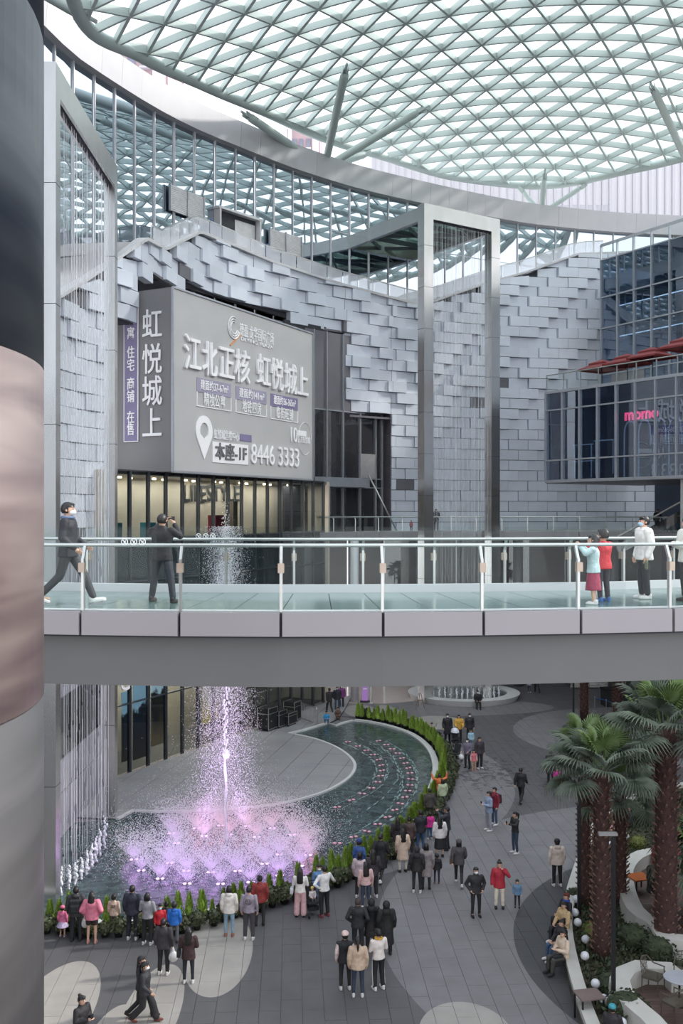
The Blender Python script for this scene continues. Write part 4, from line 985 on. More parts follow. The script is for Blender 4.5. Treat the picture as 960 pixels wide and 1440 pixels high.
# upper volume
C2 = Vector((20.9, 80.0))
wux, u2, nb2 = glass_block(C2, -330, 56, [22.5, 24.8, 28.5, 31.0, 34.0, 35.2], 1.75, [M_bluegl, M_bluegl, M_bluegl, M_bluegl, M_clear], 12, 'wall_glass_upper')
e2 = C2 + u2*56
MB().prism([tuple(v) for v in (C2 + nb2*0.3, e2 + nb2*0.3, e2 + nb2*14, C2 + nb2*14)], 33.7, 34.0).build('roof_slab', M_concrete, wux)
MB().prism([tuple(v) for v in (C2 + nb2*6, e2 + nb2*6, e2 + nb2*6.3, C2 + nb2*6.3)], 0, 34).build('inner_wall', M_int, wux)
for z in (28.4, 31.0): MB().prism([tuple(v) for v in (C2 + nb2*1.2, e2 + nb2*1.2, e2 + nb2*6, C2 + nb2*6)], z, z+0.25).build('inner_floor', M_int, wux)
M_strip = mat('strip lamp', (1, 1, 1), 0.5, emit=(1, 0.97, 0.9, 4.0))
for z in (28.1, 30.6): MB().bar((*(C2 + nb2*2), z), (*(C2 + u2*14 + nb2*2), z), 0.08, 0.06).build('strip_lamp', M_strip, wux)
for i in (1, 2): c = C2 + u2*1.75*(i-0.0) + u2*0.0; MB().box((*(C2 + u2*1.75*(i+0.0) + u2*0.2 - nb2*0.02), 24.3), (1.65, 0.08, 1.0), math.atan2(u2.y, u2.x)).build('louvre_panel', MATS['grey louvre panel'], wux)
# balustrade on the box roof and red parasols
rb_ = empty('roof_balustrade', (*C1, 22.5), math.atan2(u1.y, u1.x), label='glass balustrade along the roof of the blue glass box', cat='balustrade')
for i in range(26):
    MB().box((i*1.62+0.8, 0.0, 0.62), (1.56, 0.02, 1.1)).build('glass_pane', M_clear, rb_); MB().box((i*1.62, 0.05, 0.55), (0.06, 0.06, 1.1)).build('post', M_post, rb_)
MB().tube([(0, 0.05, 1.16), (42, 0.05, 1.16)], 0.04, 8).build('handrail', M_post, rb_)
M_red = mat('maroon parasol cloth', srgb(118, 42, 44), 0.7, var=0.08)
def parasol(px, py, Y, label):
    k = (px-480)/F; b0 = C1 + nb1*1.9; t = (k*b0.y - b0.x)/(u1.x - k*u1.y); q2 = b0 + u1*t; p = Vector((q2.x, q2.y, EYE + (720-py)/F*q2.y))
    e = empty('parasol', (p.x, p.y, 22.5), math.atan2(u1.y, u1.x), label=label, cat='parasol', group='maroon parasols on the glass box roof'); h = p.z - 22.5
    def tier(z0, r0, r1, hh):
        q = [(-1, -1), (1, -1), (1, 1), (-1, 1)]; mb = MB(); a = [(x*r0, y*r0, z0) for x, y in q]; b = [(x*r1, y*r1, z0+hh) for x, y in q]; a2 = [(x, y, z-0.12) for x, y, z in a]
        mb.add(a + b + a2, [(0, 1, 5, 4), (1, 2, 6, 5), (2, 3, 7, 6), (3, 0, 4, 7), (4, 5, 6, 7), (8, 9, 1, 0), (9, 10, 2, 1), (10, 11, 3, 2), (11, 8, 0, 3)]); return mb
    tier(h-0.2, 1.2, 0.5, 0.34).build('canopy', M_red, e); tier(h+0.2, 0.65, 0.1, 0.25).build('top_tier', M_red, e)
    MB().tube([(0, 0, 0), (0, 0, h+0.5)], 0.035, 8).build('pole', M_black, e); MB().box((0, 0, 0.05), (0.8, 0.8, 0.1)).build('base', M_black, e)
    for x, y in ((-1, -1), (1, -1), (1, 1), (-1, 1)): MB().bar((0, 0, h+0.2), (x*1.15, y*1.15, h-0.22), 0.03, 0.03).build('rib', M_black, e)
parasol(846, 515, 72.5, 'maroon parasol on the glass box roof, nearest the panelled wall'); parasol(882, 507, 70.5, 'maroon parasol, second from the panelled wall on the box roof')
parasol(917, 498, 68.5, 'maroon parasol, third from the panelled wall on the box roof'); parasol(962, 484, 66, 'maroon parasol cut by the picture edge on the box roof')

# ================================================================== STEEL COLUMN IN THE FOREGROUND
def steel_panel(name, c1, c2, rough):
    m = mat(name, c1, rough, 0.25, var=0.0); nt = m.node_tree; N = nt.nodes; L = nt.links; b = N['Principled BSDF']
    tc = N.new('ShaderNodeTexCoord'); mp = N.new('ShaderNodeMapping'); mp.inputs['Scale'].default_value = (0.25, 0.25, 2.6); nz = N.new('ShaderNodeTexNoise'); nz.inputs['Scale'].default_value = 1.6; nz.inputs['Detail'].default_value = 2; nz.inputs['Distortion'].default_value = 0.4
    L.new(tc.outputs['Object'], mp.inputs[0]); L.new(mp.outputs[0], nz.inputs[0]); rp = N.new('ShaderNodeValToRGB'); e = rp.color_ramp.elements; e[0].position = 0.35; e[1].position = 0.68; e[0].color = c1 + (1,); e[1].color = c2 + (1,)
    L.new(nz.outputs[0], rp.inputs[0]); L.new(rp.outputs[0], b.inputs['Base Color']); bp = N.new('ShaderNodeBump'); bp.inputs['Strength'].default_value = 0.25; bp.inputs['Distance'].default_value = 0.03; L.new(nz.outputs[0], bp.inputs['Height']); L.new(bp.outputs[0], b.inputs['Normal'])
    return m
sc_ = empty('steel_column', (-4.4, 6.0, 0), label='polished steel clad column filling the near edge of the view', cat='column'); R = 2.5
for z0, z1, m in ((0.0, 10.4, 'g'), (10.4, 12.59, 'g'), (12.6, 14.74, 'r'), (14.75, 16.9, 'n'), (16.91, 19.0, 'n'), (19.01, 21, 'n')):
    mm = {'g': steel_panel('grey satin steel', srgb(104, 101, 100), srgb(120, 116, 115), 0.45), 'r': steel_panel('steel tinted with rose reflections', srgb(150, 128, 126), srgb(204, 182, 172), 0.4), 'n': steel_panel('steel tinted with dark blue reflections', srgb(44, 50, 62), srgb(70, 74, 80), 0.4)}[m]  # the navy and rose base colours paint in blurred reflections of the surroundings
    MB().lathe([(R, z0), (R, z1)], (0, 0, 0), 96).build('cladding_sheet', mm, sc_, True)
MB().lathe([(R-0.02, 0), (R-0.02, 21)], (0, 0, 0), 96).build('core', M_joint, sc_)

# slanting handrail of the escalator under the glass box, and the slanting steel prop by the recess
eh = empty('escalator_handrail', P(868, 755, 72.0), label='slanting steel escalator handrail rising under the blue glass box', cat='handrail'); v = P(975, 696, 66.0) - P(868, 755, 72.0)
MB().bar((0, 0, 0), tuple(v), 0.10, 0.10).build('rail', M_post, eh); MB().bar((0.1, 0.3, -0.95), (v.x+0.1, v.y+0.3, v.z-0.95), 0.08, 0.7).build('side_panel', M_darkgl, eh)
sp_ = empty('slanting_prop', P(518, 668, 76.6), label='thin slanting steel prop leaning from the recess to the terrace', cat='prop'); v = Vector((P(558, 747, 76.6) - P(518, 668, 76.6)))
MB().tube([(0, 0, 0), tuple(v)], 0.06, 8).build('rod', M_post, sp_, True); MB().box(tuple(v), (0.3, 0.3, 0.08)).build('foot_plate', M_post, sp_)
# ================================================================== POND AND FOUNTAINS
pond = empty('fountain_pond', (0, 40, 0), label='dark teal fountain pond curving around the stone stage', cat='pond')
def pb(mb, name, m, parent=None, smooth=False):
    mb.v = [(x, y-40, z) for x, y, z in mb.v]; return mb.build(name, m, parent or pond, smooth)
M_water = bpy.data.materials.new('pond water'); M_water.use_nodes = True
nt = M_water.node_tree; N = nt.nodes; L = nt.links; b = N['Principled BSDF']; b.inputs['Roughness'].default_value = 0.08; b.inputs['IOR'].default_value = 1.33
ge = N.new('ShaderNodeNewGeometry'); nz = N.new('ShaderNodeTexNoise'); nz.inputs['Scale'].default_value = 2.2; nz.inputs['Detail'].default_value = 6; nz.inputs['Distortion'].default_value = 0.8
rp = N.new('ShaderNodeValToRGB'); e = rp.color_ramp.elements; e[0].position = 0.35; e[1].position = 0.75; e[0].color = srgb(44, 58, 61) + (1,); e[1].color = srgb(88, 108, 108) + (1,)
L.new(ge.outputs['Position'], nz.inputs[0]); L.new(nz.outputs[0], rp.inputs[0]); L.new(rp.outputs[0], b.inputs['Base Color'])
n2 = N.new('ShaderNodeTexNoise'); n2.inputs['Scale'].default_value = 5.0; n2.inputs['Detail'].default_value = 3; L.new(ge.outputs['Position'], n2.inputs[0]); bp = N.new('ShaderNodeBump'); bp.inputs['Strength'].default_value = 0.5; bp.inputs['Distance'].default_value = 0.05; L.new(n2.outputs[0], bp.inputs['Height']); L.new(bp.outputs[0], b.inputs['Normal'])
pb(MB().prism(pond_poly, -0.02, 0.05), 'water', M_water)
M_curb = mat('white pond curb', srgb(206, 206, 204), 0.5, var=0.05)
pb(sweep(MB(), pond_out, [(0.02, -0.02), (-0.32, -0.02), (-0.32, 0.16), (0.02, 0.16)]), 'outer_curb', M_curb)
pb(sweep(MB(), stage_edge, [(0.0, 0.0), (0.0, 0.13), (0.16, 0.13), (0.16, 0.0)]), 'stage_curb', M_curb)
pb(sweep(MB(), [pond_out[-1]] + pond_top + [stage_edge[0]], [(0.02, 0.0), (-0.25, 0.0), (-0.25, 0.14), (0.02, 0.14)]), 'back_curb', M_curb)
M_lampc = mat('pink nozzle lamp', srgb(224, 168, 182), 0.4, emit=(1.0, 0.62, 0.70, 0.05)); M_noz = mat('nozzle metal', srgb(120, 110, 116), 0.4, 0.6)
nozm = MB().lathe([(0.04, 0), (0.11, 0.03), (0.11, 0.06), (0.04, 0.09)], (-0.15, 0, 0), 10).lathe([(0.04, 0), (0.11, 0.03), (0.11, 0.06), (0.04, 0.09)], (0.15, 0.03, 0), 10).mesh('nozzle_lamp', True)
pipm = MB().tube([(-0.3, 0, 0.02), (0.3, 0.03, 0.02)], 0.03, 6).tube([(0, 0, 0), (0, 0, 0.22)], [0.035, 0.02], 6).mesh('nozzle')
arc1 = [(532, 1042.5), (543, 1048), (551, 1054), (559, 1060), (565, 1067), (570, 1074), (574, 1081), (576, 1088), (577, 1096.5), (576, 1105), (573, 1113), (569, 1122), (562.5, 1131), (555, 1140), (545, 1150), (531, 1160), (515.6, 1170), (497, 1178), (474, 1187)]
arc2 = [(489, 1044), (503, 1050), (515, 1056), (524, 1062), (532, 1069), (536, 1077), (537, 1084.5), (535, 1092), (531, 1100.5), (522, 1109), (509, 1117), (494, 1126), (474, 1136)]
arc3 = [(502, 1038), (526, 1052), (544, 1066), (555, 1080), (556, 1094), (548.5, 1106), (533, 1123), (506, 1142.5), (478, 1160)]
def nozzle(px, py, lamp=True, rz=0.0):
    g = G(px, py, 0.05); o = obj('nozzle', pipm, M_noz, pond, (g.x, g.y-40, 0.05)); o.rotation_euler = (0, 0, rz)
    o.scale = (0.72, 0.72, 0.8)
    if lamp: obj('nozzle_lamp', nozm, M_lampc, o)
for arc in (arc1, arc2):
    for k, (px, py) in enumerate(arc): nozzle(px, py, True, rnd.uniform(-0.6, 0.6))
for px, py in arc3: nozzle(px, py, False, rnd.uniform(0, 3))
# ripples thrown along the arcs
M_rip = mat('white ripple', srgb(150, 170, 170), 0.2, var=0.2); mb = MB()
for arc, o_ in ((arc1, 10), (arc2, -9), (arc2, 9), (arc3, 4), (arc1, -12)):
    for (xa, ya), (xb, yb) in zip(arc, arc[1:]):
        for k in range(5):
            t = rnd.random(); px = xa+(xb-xa)*t+o_*rnd.uniform(0.7, 1.2); py = ya+(yb-ya)*t; g = G(px, py, 0.055)
            if not inside((g.x, g.y), pond_poly): continue
            d = Vector((G(xb, yb)-G(xa, ya))[:2]).normalized(); l = rnd.uniform(0.1, 0.35); s_ = Vector((-d.y, d.x))*rnd.uniform(0.02, 0.05); c = Vector((g.x, g.y))
            mb.add([(*(c-d*l), 0.056), (*(c+s_), 0.062), (*(c+d*l), 0.056), (*(c-s_), 0.056)], [(0, 3, 2, 1)])
tag(pb(mb, 'ripples', M_rip), kind='stuff')
# --- spray: small drops that the coloured pond lamps light up
M_spray = bpy.data.materials.new('water drops'); M_spray.use_nodes = True; nt = M_spray.node_tree; N = nt.nodes; L = nt.links; N.clear()
o_ = N.new('ShaderNodeOutputMaterial'); d1 = N.new('ShaderNodeBsdfDiffuse'); d1.inputs[0].default_value = (0.95, 0.95, 0.97, 1); d2 = N.new('ShaderNodeBsdfTranslucent'); d2.inputs[0].default_value = (0.95, 0.95, 0.97, 1)
m1 = N.new('ShaderNodeMixShader'); L.new(d1.outputs[0], m1.inputs[1]); L.new(d2.outputs[0], m1.inputs[2]); tr = N.new('ShaderNodeBsdfTransparent'); m2 = N.new('ShaderNodeMixShader')
nz = N.new('ShaderNodeTexNoise'); nz.inputs['Scale'].default_value = 3; mr = N.new('ShaderNodeMapRange'); mr.inputs['To Min'].default_value = 0.45; mr.inputs['To Max'].default_value = 0.8; L.new(nz.outputs[0], mr.inputs[0]); L.new(mr.outputs[0], m2.inputs[0])
L.new(m1.outputs[0], m2.inputs[2]); L.new(tr.outputs[0], m2.inputs[1]); L.new(m2.outputs[0], o_.inputs[0])
def drop(mb, c, r):
    x, y, z = c; o = len(mb.v); a = rnd.uniform(0, 2)
    mb.v += [(x + r*math.cos(a), y + r*math.sin(a), z-r*0.5), (x + r*math.cos(a+2.1), y + r*math.sin(a+2.1), z-r*0.5), (x + r*math.cos(a+4.2), y + r*math.sin(a+4.2), z-r*0.5), (x, y, z+r*1.1)]
    mb.f += [(o, o+1, o+3), (o+1, o+2, o+3), (o+2, o, o+3), (o, o+2, o+1)]
def v_spray(seed, n=750):
    r = random.Random(seed); mb = MB()
    for k in range(26):      # the jets themselves: a fan of thin streams
        a = -1 + 2*k/25; h = 0.75*(1-0.25*abs(a)); mb.tube([(0, 0, 0), (a*0.32, r.uniform(-0.08, 0.08), h*0.55), (a*0.72, r.uniform(-0.12, 0.12), h)], [0.012, 0.009, 0.004], 3, False)
    for k in range(n):
        t = r.random()**0.7; a = r.uniform(-1, 1); sp = 0.15 + 0.9*t
        mb_c = (a*sp*0.9, r.gauss(0, 0.22)*sp, 0.1 + t*1.25*(1-0.25*abs(a)) + r.gauss(0, 0.08)); drop(mb, mb_c, r.uniform(0.010, 0.026))
    return mb.mesh('spray_fan')
sprm = [v_spray(k) for k in range(3)]
ring = [(188, 1210, 'l'), (198.5, 1225.5, 'l'), (225, 1237, 'l'), (263, 1244, 'l'), (310, 1244.6, 'l'), (352.5, 1242, 'l'), (393, 1232.6, 'l'), (421.5, 1219, 'l'), (433, 1204, 'p'), (262, 1226, 'l'), (296, 1228, 'l'), (334, 1226, 'l'), (372, 1216, 'l'), (392.5, 1203, 'l'), (238.5, 1215, 'l'),
        (241, 1173, 'l'), (276, 1166, 'p'), (287, 1177, 'p'), (310, 1162, 'p'), (322, 1175, 'p'), (348, 1163, 'p'), (361, 1178.5, 'p'), (382.5, 1166, 'p'), (411, 1175, 'p'), (248, 1187, 'l'), (430, 1190, 'p')]
M_lampl = mat('lilac nozzle lamp', srgb(230, 190, 245), 0.4, emit=(0.85, 0.55, 1.0, 0.8))
for k, (px, py, c) in enumerate(ring):
    g = G(px, py, 0.05); o = obj('nozzle', pipm, M_noz, pond, (g.x, g.y-40, 0.05)); o.scale = (0.62, 0.62, 0.8); obj('nozzle_lamp', nozm, M_lampl, o)
    s_ = tag(obj('spray_fan', sprm[k % 3], M_spray, pond, (g.x, g.y-40, 0.15)), kind='stuff'); s_.rotation_euler = (0, 0, rnd.uniform(-0.5, 0.5)); sc = rnd.uniform(0.9, 1.25); s_.scale = (sc, sc, sc*rnd.uniform(0.9, 1.15))
    l = bpy.data.lights.new('pond_lamp', 'POINT'); l.energy = 9; l.shadow_soft_size = 0.5; l.color = (0.72, 0.36, 1.0) if c == 'l' else (1.0, 0.38, 0.56)
    lo = bpy.data.objects.new('pond_lamp', l); COL.objects.link(lo); lo.parent = o; lo.location = (0, 0, 0.45)
mb = MB()
for k in range(36000):
    px, py, c = ring[rnd.randrange(len(ring))]; g = G(px, py); dx, dy = rnd.gauss(0, 0.95), rnd.gauss(0, 0.95); z = 0.12 + abs(rnd.gauss(0, 1))*1.0
    if not inside((g.x+dx, g.y+dy), pond_poly): continue
    drop(mb, (g.x+dx, g.y+dy, z), rnd.uniform(0.008, 0.02))
tag(pb(mb, 'mist', M_spray), kind='stuff')
# --- tall central jet
J = G(317, 1187); mb = MB(); zc = 3.7
pts = [(J.x + 0.03*math.sin(k), J.y, 0.05 + k*0.3) for k in range(13)]
mb.tube(pts, [0.055 + 0.01*math.sin(k*2.1) for k in range(13)], 7)
mb.ball((J.x+0.02, J.y, 3.75), (0.16, 0.16, 0.2), 8, 5)
z = 3.9
for k in range(150):
    t = k/150; z = 3.9 + t*7.5; s_ = 0.05 + 0.05*t; c = (J.x + rnd.gauss(0, s_), J.y + rnd.gauss(0, s_), z); mb.ball(c, (0.035, 0.035, rnd.uniform(0.04, 0.10)), 5, 3)
tag(pb(mb, 'central_jet', mat('foaming water', srgb(240, 240, 246), 0.4, var=0.03), None, True), kind='stuff')
mb = MB()
for k in range(38000):
    z = rnd.uniform(0.2, 13.2); w = 1.45 - 0.062*z; x = rnd.gauss(0, w*0.55); y = rnd.gauss(0, w*0.55); drop(mb, (J.x + x, J.y + y, z), rnd.uniform(0.008, 0.02))
for k in range(2600):
    z = 9.5 + abs(rnd.gauss(0, 1.6)); z = min(z, 14.3 - rnd.random()*0.8); w = 0.42*(1-(z-9.5)/7.0); drop(mb, (J.x + rnd.gauss(0, w*0.6), J.y + rnd.gauss(0, w*0.6), z), rnd.uniform(0.014, 0.034))
tag(pb(mb, 'jet_spray', M_spray), kind='stuff')
for dx in (-0.8, 0.8):
    l = bpy.data.lights.new('pond_spot', 'SPOT'); l.energy = 2600; l.spot_size = math.radians(34); l.spot_blend = 0.6; l.color = (0.78, 0.45, 1.0); l.shadow_soft_size = 0.3
    lo = bpy.data.objects.new('pond_spot', l); COL.objects.link(lo); lo.parent = pond; lo.location = (J.x + dx, J.y - 40 - 0.6, 0.2); lo.rotation_euler = (math.radians(180-4), math.radians(-4*dx), 0)
# --- foaming jets at the foot of the rain frame
def foam_jet(name, loc, h, r, parent=None):
    mb = MB(); n = 16
    for k in range(n):
        t = k/(n-1); q = r*(0.55 + 0.45*math.sin(t*2.6)) * (1.1-0.5*t); mb.ball((rnd.gauss(0, r*0.25), rnd.gauss(0, r*0.25), 0.05 + h*t), (q*0.62, q*0.62, q*0.8), 6, 4)
    for k in range(120):
        t = rnd.random(); drop(mb, (rnd.gauss(0, r*0.7), rnd.gauss(0, r*0.7), t*h*1.15), 0.012)
    return tag(mb.build(name, MATS['foaming water'], parent or pond, True, loc), kind='stuff')
for px, py, h in ((86, 1262, 0.95), (97, 1254, 0.85), (107, 1246, 0.8), (115, 1239, 0.75), (122, 1232, 0.85), (129, 1224, 0.9), (135, 1215, 0.95), (140, 1206, 1.0), (147, 1196, 1.3)):
    g = G(px, py); foam_jet('foam_jet', (g.x, g.y-40, 0.05), h, 0.12)
# --- far ring pool with its row of small jets
rp_ = empty('ring_pool', (9.1, 74.2, 0), label='small round pool with white rim and row of bubbling jets under the far steel frame', cat='fountain')
ringl = [(3.2*math.cos(a*math.pi/24), 3.0*math.sin(a*math.pi/24)) for a in range(48)]
sweep(MB(), ringl, [(0, 0), (-0.75, 0), (-0.95, 0.42), (0, 0.42)], True).build('rim', M_curb, rp_)
MB().prism(ringl, 0.02, 0.28).build('water', M_water, rp_)
for k in range(13):
    x = -2.4 + k*0.40; y = -3.0*math.sqrt(max(0, 1-(x/3.2)**2)) + 0.6; foam_jet('foam_jet', (x, y, 0.25), 0.75, 0.10, rp_)
mb = MB(); 
for k in range(20):
    a = math.pi*(0.05 + 0.9*k/19); mb.box((2.4*math.cos(a), 0.8 + 1.6*math.sin(a), 1.5), (0.08, 0.08, 2.4))
mb.build('inner_screen', M_post, rp_)

# ================================================================== HEDGE OF POTTED PLANTS AROUND THE POND
M_pot = mat('black plant pot', srgb(30, 29, 30), 0.6)
M_con = mat('lime conifer', srgb(130, 158, 60), 0.7, var=0.35, scale=14, rand=0.18)
M_shr = mat('dark potted shrub', srgb(66, 72, 48), 0.7, var=0.45, scale=9, rand=0.22)
def conifer_mesh(seed):
    r = random.Random(seed); mb = MB()
    for k in range(150):
        t = r.random()**0.8; z = 0.28 + t*0.72; rad = 0.19*(1-t)**0.75 + 0.01; a = r.uniform(0, 6.283); c = Vector((math.cos(a)*rad*r.uniform(0.5, 1), math.sin(a)*rad*r.uniform(0.5, 1), z))
        o = Vector((math.cos(a)*0.05, math.sin(a)*0.05, 0.16*r.uniform(0.6, 1.2))); s_ = Vector((-math.sin(a), math.cos(a), 0))*r.uniform(0.015, 0.035)
        mb.add([c - s_ - o*0.2, c + s_ - o*0.2, c + o, c + s_*0.3 + Vector((math.cos(a), math.sin(a), 0))*0.03], [(0, 1, 2), (1, 3, 2)])
    mb.lathe([(0.12, 0.25), (0.14, 0.4), (0.07, 0.7), (0.01, 0.95)], (0, 0, 0), 7)
    return mb.mesh('foliage')
def shrub_mesh(seed, R_=0.3, H_=0.42, n=230, z0=0.3, leaf=0.055):
    r = random.Random(seed); mb = MB()
    for k in range(n):
        a = r.uniform(0, 6.283); t = math.acos(r.uniform(-0.35, 1)); rr_ = r.uniform(0.72, 1.05); c = Vector((math.sin(t)*math.cos(a)*R_*rr_, math.sin(t)*math.sin(a)*R_*rr_, z0 + math.cos(t)*H_*rr_*0.75))
        n_ = Vector((r.gauss(0, 1), r.gauss(0, 1), abs(r.gauss(0.5, 1)))).normalized(); u = n_.orthogonal().normalized()*leaf*r.uniform(0.7, 1.5); w = n_.cross(u)*0.6
        mb.add([c - u, c - w, c + u, c + w], [(0, 1, 2, 3)])
    mb.ball((0, 0, z0+H_*0.1), (R_*0.8, R_*0.8, H_*0.6), 8, 5)
    return mb.mesh('foliage')
potm = MB().lathe([(0.11, 0), (0.16, 0.26), (0.175, 0.26), (0.175, 0.30), (0.15, 0.30), (0.14, 0.27)], (0, 0, 0), 12).mesh('pot', True)
conm = [conifer_mesh(k) for k in range(4)]; shrm = [shrub_mesh(k) for k in range(4)]
def potted(name, me, m, x, y, s, label, cat, group):
    e = empty(name, (x, y, 0), rnd.uniform(0, 6.28), label=label, cat=cat, group=group); e.scale = (s*rnd.uniform(0.9, 1.1), s*rnd.uniform(0.9, 1.1), s*rnd.uniform(0.88, 1.15))
    obj('pot', potm, M_pot, e); obj('foliage', me, m, e)
for k, (x, y) in enumerate(resample(offset(pond_out[6:], -0.54), 0.40)):
    px = 480 + F*x/y
    if px < 45: continue
    potted('potted_conifer', conm[k % 4], M_con, x + rnd.gauss(0, 0.04), y + rnd.gauss(0, 0.04), rnd.uniform(0.85, 1.1) if px > 480 or rnd.random() < 0.75 else 0.6, 'small lime green conifer in black pot lining the pond edge', 'plant', 'potted conifers along the pond')
for k, (x, y) in enumerate(resample(offset(pond_out[6:], -0.98), 0.50)):
    if 480 + F*x/y < 45: continue
    potted('potted_shrub', shrm[k % 4], M_shr, x + rnd.gauss(0, 0.05), y + rnd.gauss(0, 0.05), rnd.uniform(0.85, 1.15), 'low dark leafy shrub in black pot outside the conifer row', 'plant', 'potted shrubs along the pond')

# ================================================================== PLANTER WITH PALMS
M_pcurb = mat('white terrazzo planter wall', srgb(196, 194, 188), 0.5, var=0.05, scale=2)
M_soil = mat('planter soil', srgb(70, 64, 48), 0.9, var=0.4, scale=2.0, bump=0.3)
pw = empty('planter', (8, 33, 0), label='long curved planter with white seat-height wall holding the fan palms', cat='planter')
def pl(mb, name, m, parent=None, smooth=False, org=(8, 33)):
    mb.v = [(x-org[0], y-org[1], z) for x, y, z in mb.v]; return mb.build(name, m, parent or pw, smooth)
pl(sweep(MB(), planter_edge, [(0.0, 0), (-0.36, 0), (-0.36, 0.46), (0.0, 0.46)]), 'seat_wall', M_pcurb)
pl(MB().prism(planter_poly, 0.0, 0.30), 'soil', M_soil)
def ring_deck(cx, cy, pts, deck_z, label, org):
    line = spline(pts, 0.5, closed=True)[:-1]
    e = empty('round_deck', (org[0], org[1], 0), label=label, cat='deck')
    ar = sum(line[i-1][0]*line[i][1]-line[i][0]*line[i-1][1] for i in range(len(line)))
    if ar < 0: line = line[::-1]
    pl(sweep(MB(), line, [(0.0, 0.2), (-0.62, 0.2), (-0.55, 0.86), (0.0, 0.86)], True), 'wall', M_pcurb, e, False, org)
    M_plank = mat('brown deck plank', srgb(96, 78, 72), 0.6, var=0.15, scale=3, rand=0.15, stretch=(1, 6, 1)); w = 0.17
    x0, x1 = min(p[1] for p in line), max(p[1] for p in line); k = x0
    while k < x1:
        poly = clip_half(clip_half(list(line), (0, 1), k), (0, -1), -(k + w - 0.012))
        if len(poly) >= 3: pl(MB().prism(poly, 0.36, 0.40), 'plank', M_plank, e, False, org)
        k += w
    return e
deck_a = [G2(875, 1240, .8), G2(880, 1215, .8), G2(905, 1198, .8), G2(960, 1192, .8), (19, 41), (20, 36), (17, 31.5), G2(965, 1330, .8), G2(925, 1308, .8), G2(890, 1285, .8)]
deck_b = [G2(868, 1378, .8), G2(888, 1360, .8), G2(925, 1360, .8), G2(965, 1375, .8), (15, 28.5), (14.5, 25), (10.5, 23.8), G2(950, 1462, .8), G2(912, 1432, .8), G2(880, 1405, .8)]
def shrink(pts, t):
    cx = sum(p[0] for p in pts)/len(pts); cy = sum(p[1] for p in pts)/len(pts); return [(cx+(p[0]-cx)*t, cy+(p[1]-cy)*t) for p in pts]
ring_deck(0, 0, shrink(deck_a, 0.88), 0.4, 'sunken timber deck ringed by a white wall, farther of two among the palms', (14, 36))
ring_deck(0, 0, shrink(deck_b, 0.86), 0.4, 'timber deck with table ringed by a white wall, nearer of two among the palms', (11, 28))
# ground cover and shrubs
M_cov = mat('dark ground cover', srgb(52, 62, 40), 0.75, var=0.5, scale=6); M_cov2 = mat('olive shrub', srgb(92, 98, 44), 0.75, var=0.4, scale=9)
deckA_in = spline(shrink(deck_a, 1.02), 0.5, closed=True)[:-1]; deckB_in = spline(shrink(deck_b, 1.02), 0.5, closed=True)[:-1]
mb = MB(); r = random.Random(5); kept = 0
while kept < 11000:
    x, y = r.uniform(5.8, 18), r.uniform(25.5, 48)
    if not inside((x-0.42, y), planter_poly) or not inside((x, y+0.4), planter_poly): continue
    px = 480 + F*x/y
    if px > 985 or not inside((x, y), planter_poly) or inside((x, y), deckA_in) or inside((x, y), deckB_in): continue
    dns = noise.noise(Vector((x*0.5, y*0.35, 0.3)))
    if dns < -0.25 and r.random() < 0.8: continue
    kept += 1; c = Vector((x, y, 0.30 + abs(r.gauss(0, 0.10 + 0.14*max(0, dns)))))
    n_ = Vector((r.gauss(0, 1), r.gauss(0, 1), abs(r.gauss(0.6, 0.8)))).normalized(); u = n_.orthogonal().normalized()*r.uniform(0.04, 0.11); w = n_.cross(u)*0.45
    mb.add([c-u, c-w, c+u, c+w], [(0, 1, 2, 3)])
gc = mb.build('ground_cover', M_cov); tag(gc, 'dark green ground cover leaves filling the palm planter', 'ground cover', kind='stuff')
bush = [shrub_mesh(20+k, 0.6, 0.7, 420, 0.25, 0.05) for k in range(3)]
for px, py, s, m, lb in ((833, 1318, 0.75, M_cov2, 'rounded olive green bush in planter between two nearest palm trunks'), (898, 1192, 0.8, M_cov2, 'rounded olive green bush beside far deck wall'), (808, 1262, 0.6, M_cov, 'dark bush by the seated people on planter wall'),
                         (890, 1330, 1.1, M_cov, 'large dark bush between the two round decks'), (925, 1345, 1.0, M_cov, 'dark bush at foot of the thickest palm trunk'), (862, 1395, 0.9, M_cov, 'dark trailing bush against near deck wall'), (880, 1430, 1.1, M_cov, 'leafy dark bush at bottom of view beside near deck'), (905, 1150, 1.2, M_cov, 'dark bush behind far deck near seated person'), (860, 1190, 0.9, M_cov, 'dark bush behind the three slender palm trunks')):
    g = G(px, py, 0.3); e = empty('bush', (g.x, g.y, 0.25), rnd.uniform(0, 6), label=lb, cat='bush', group='bushes in the planter'); e.scale = (s, s, s*0.85)
    obj('foliage', bush[rnd.randrange(3)], m, e); MB().tube([(0, 0, 0), (0.02, 0, 0.35)], 0.04, 6).build('stem', M_soil, e)
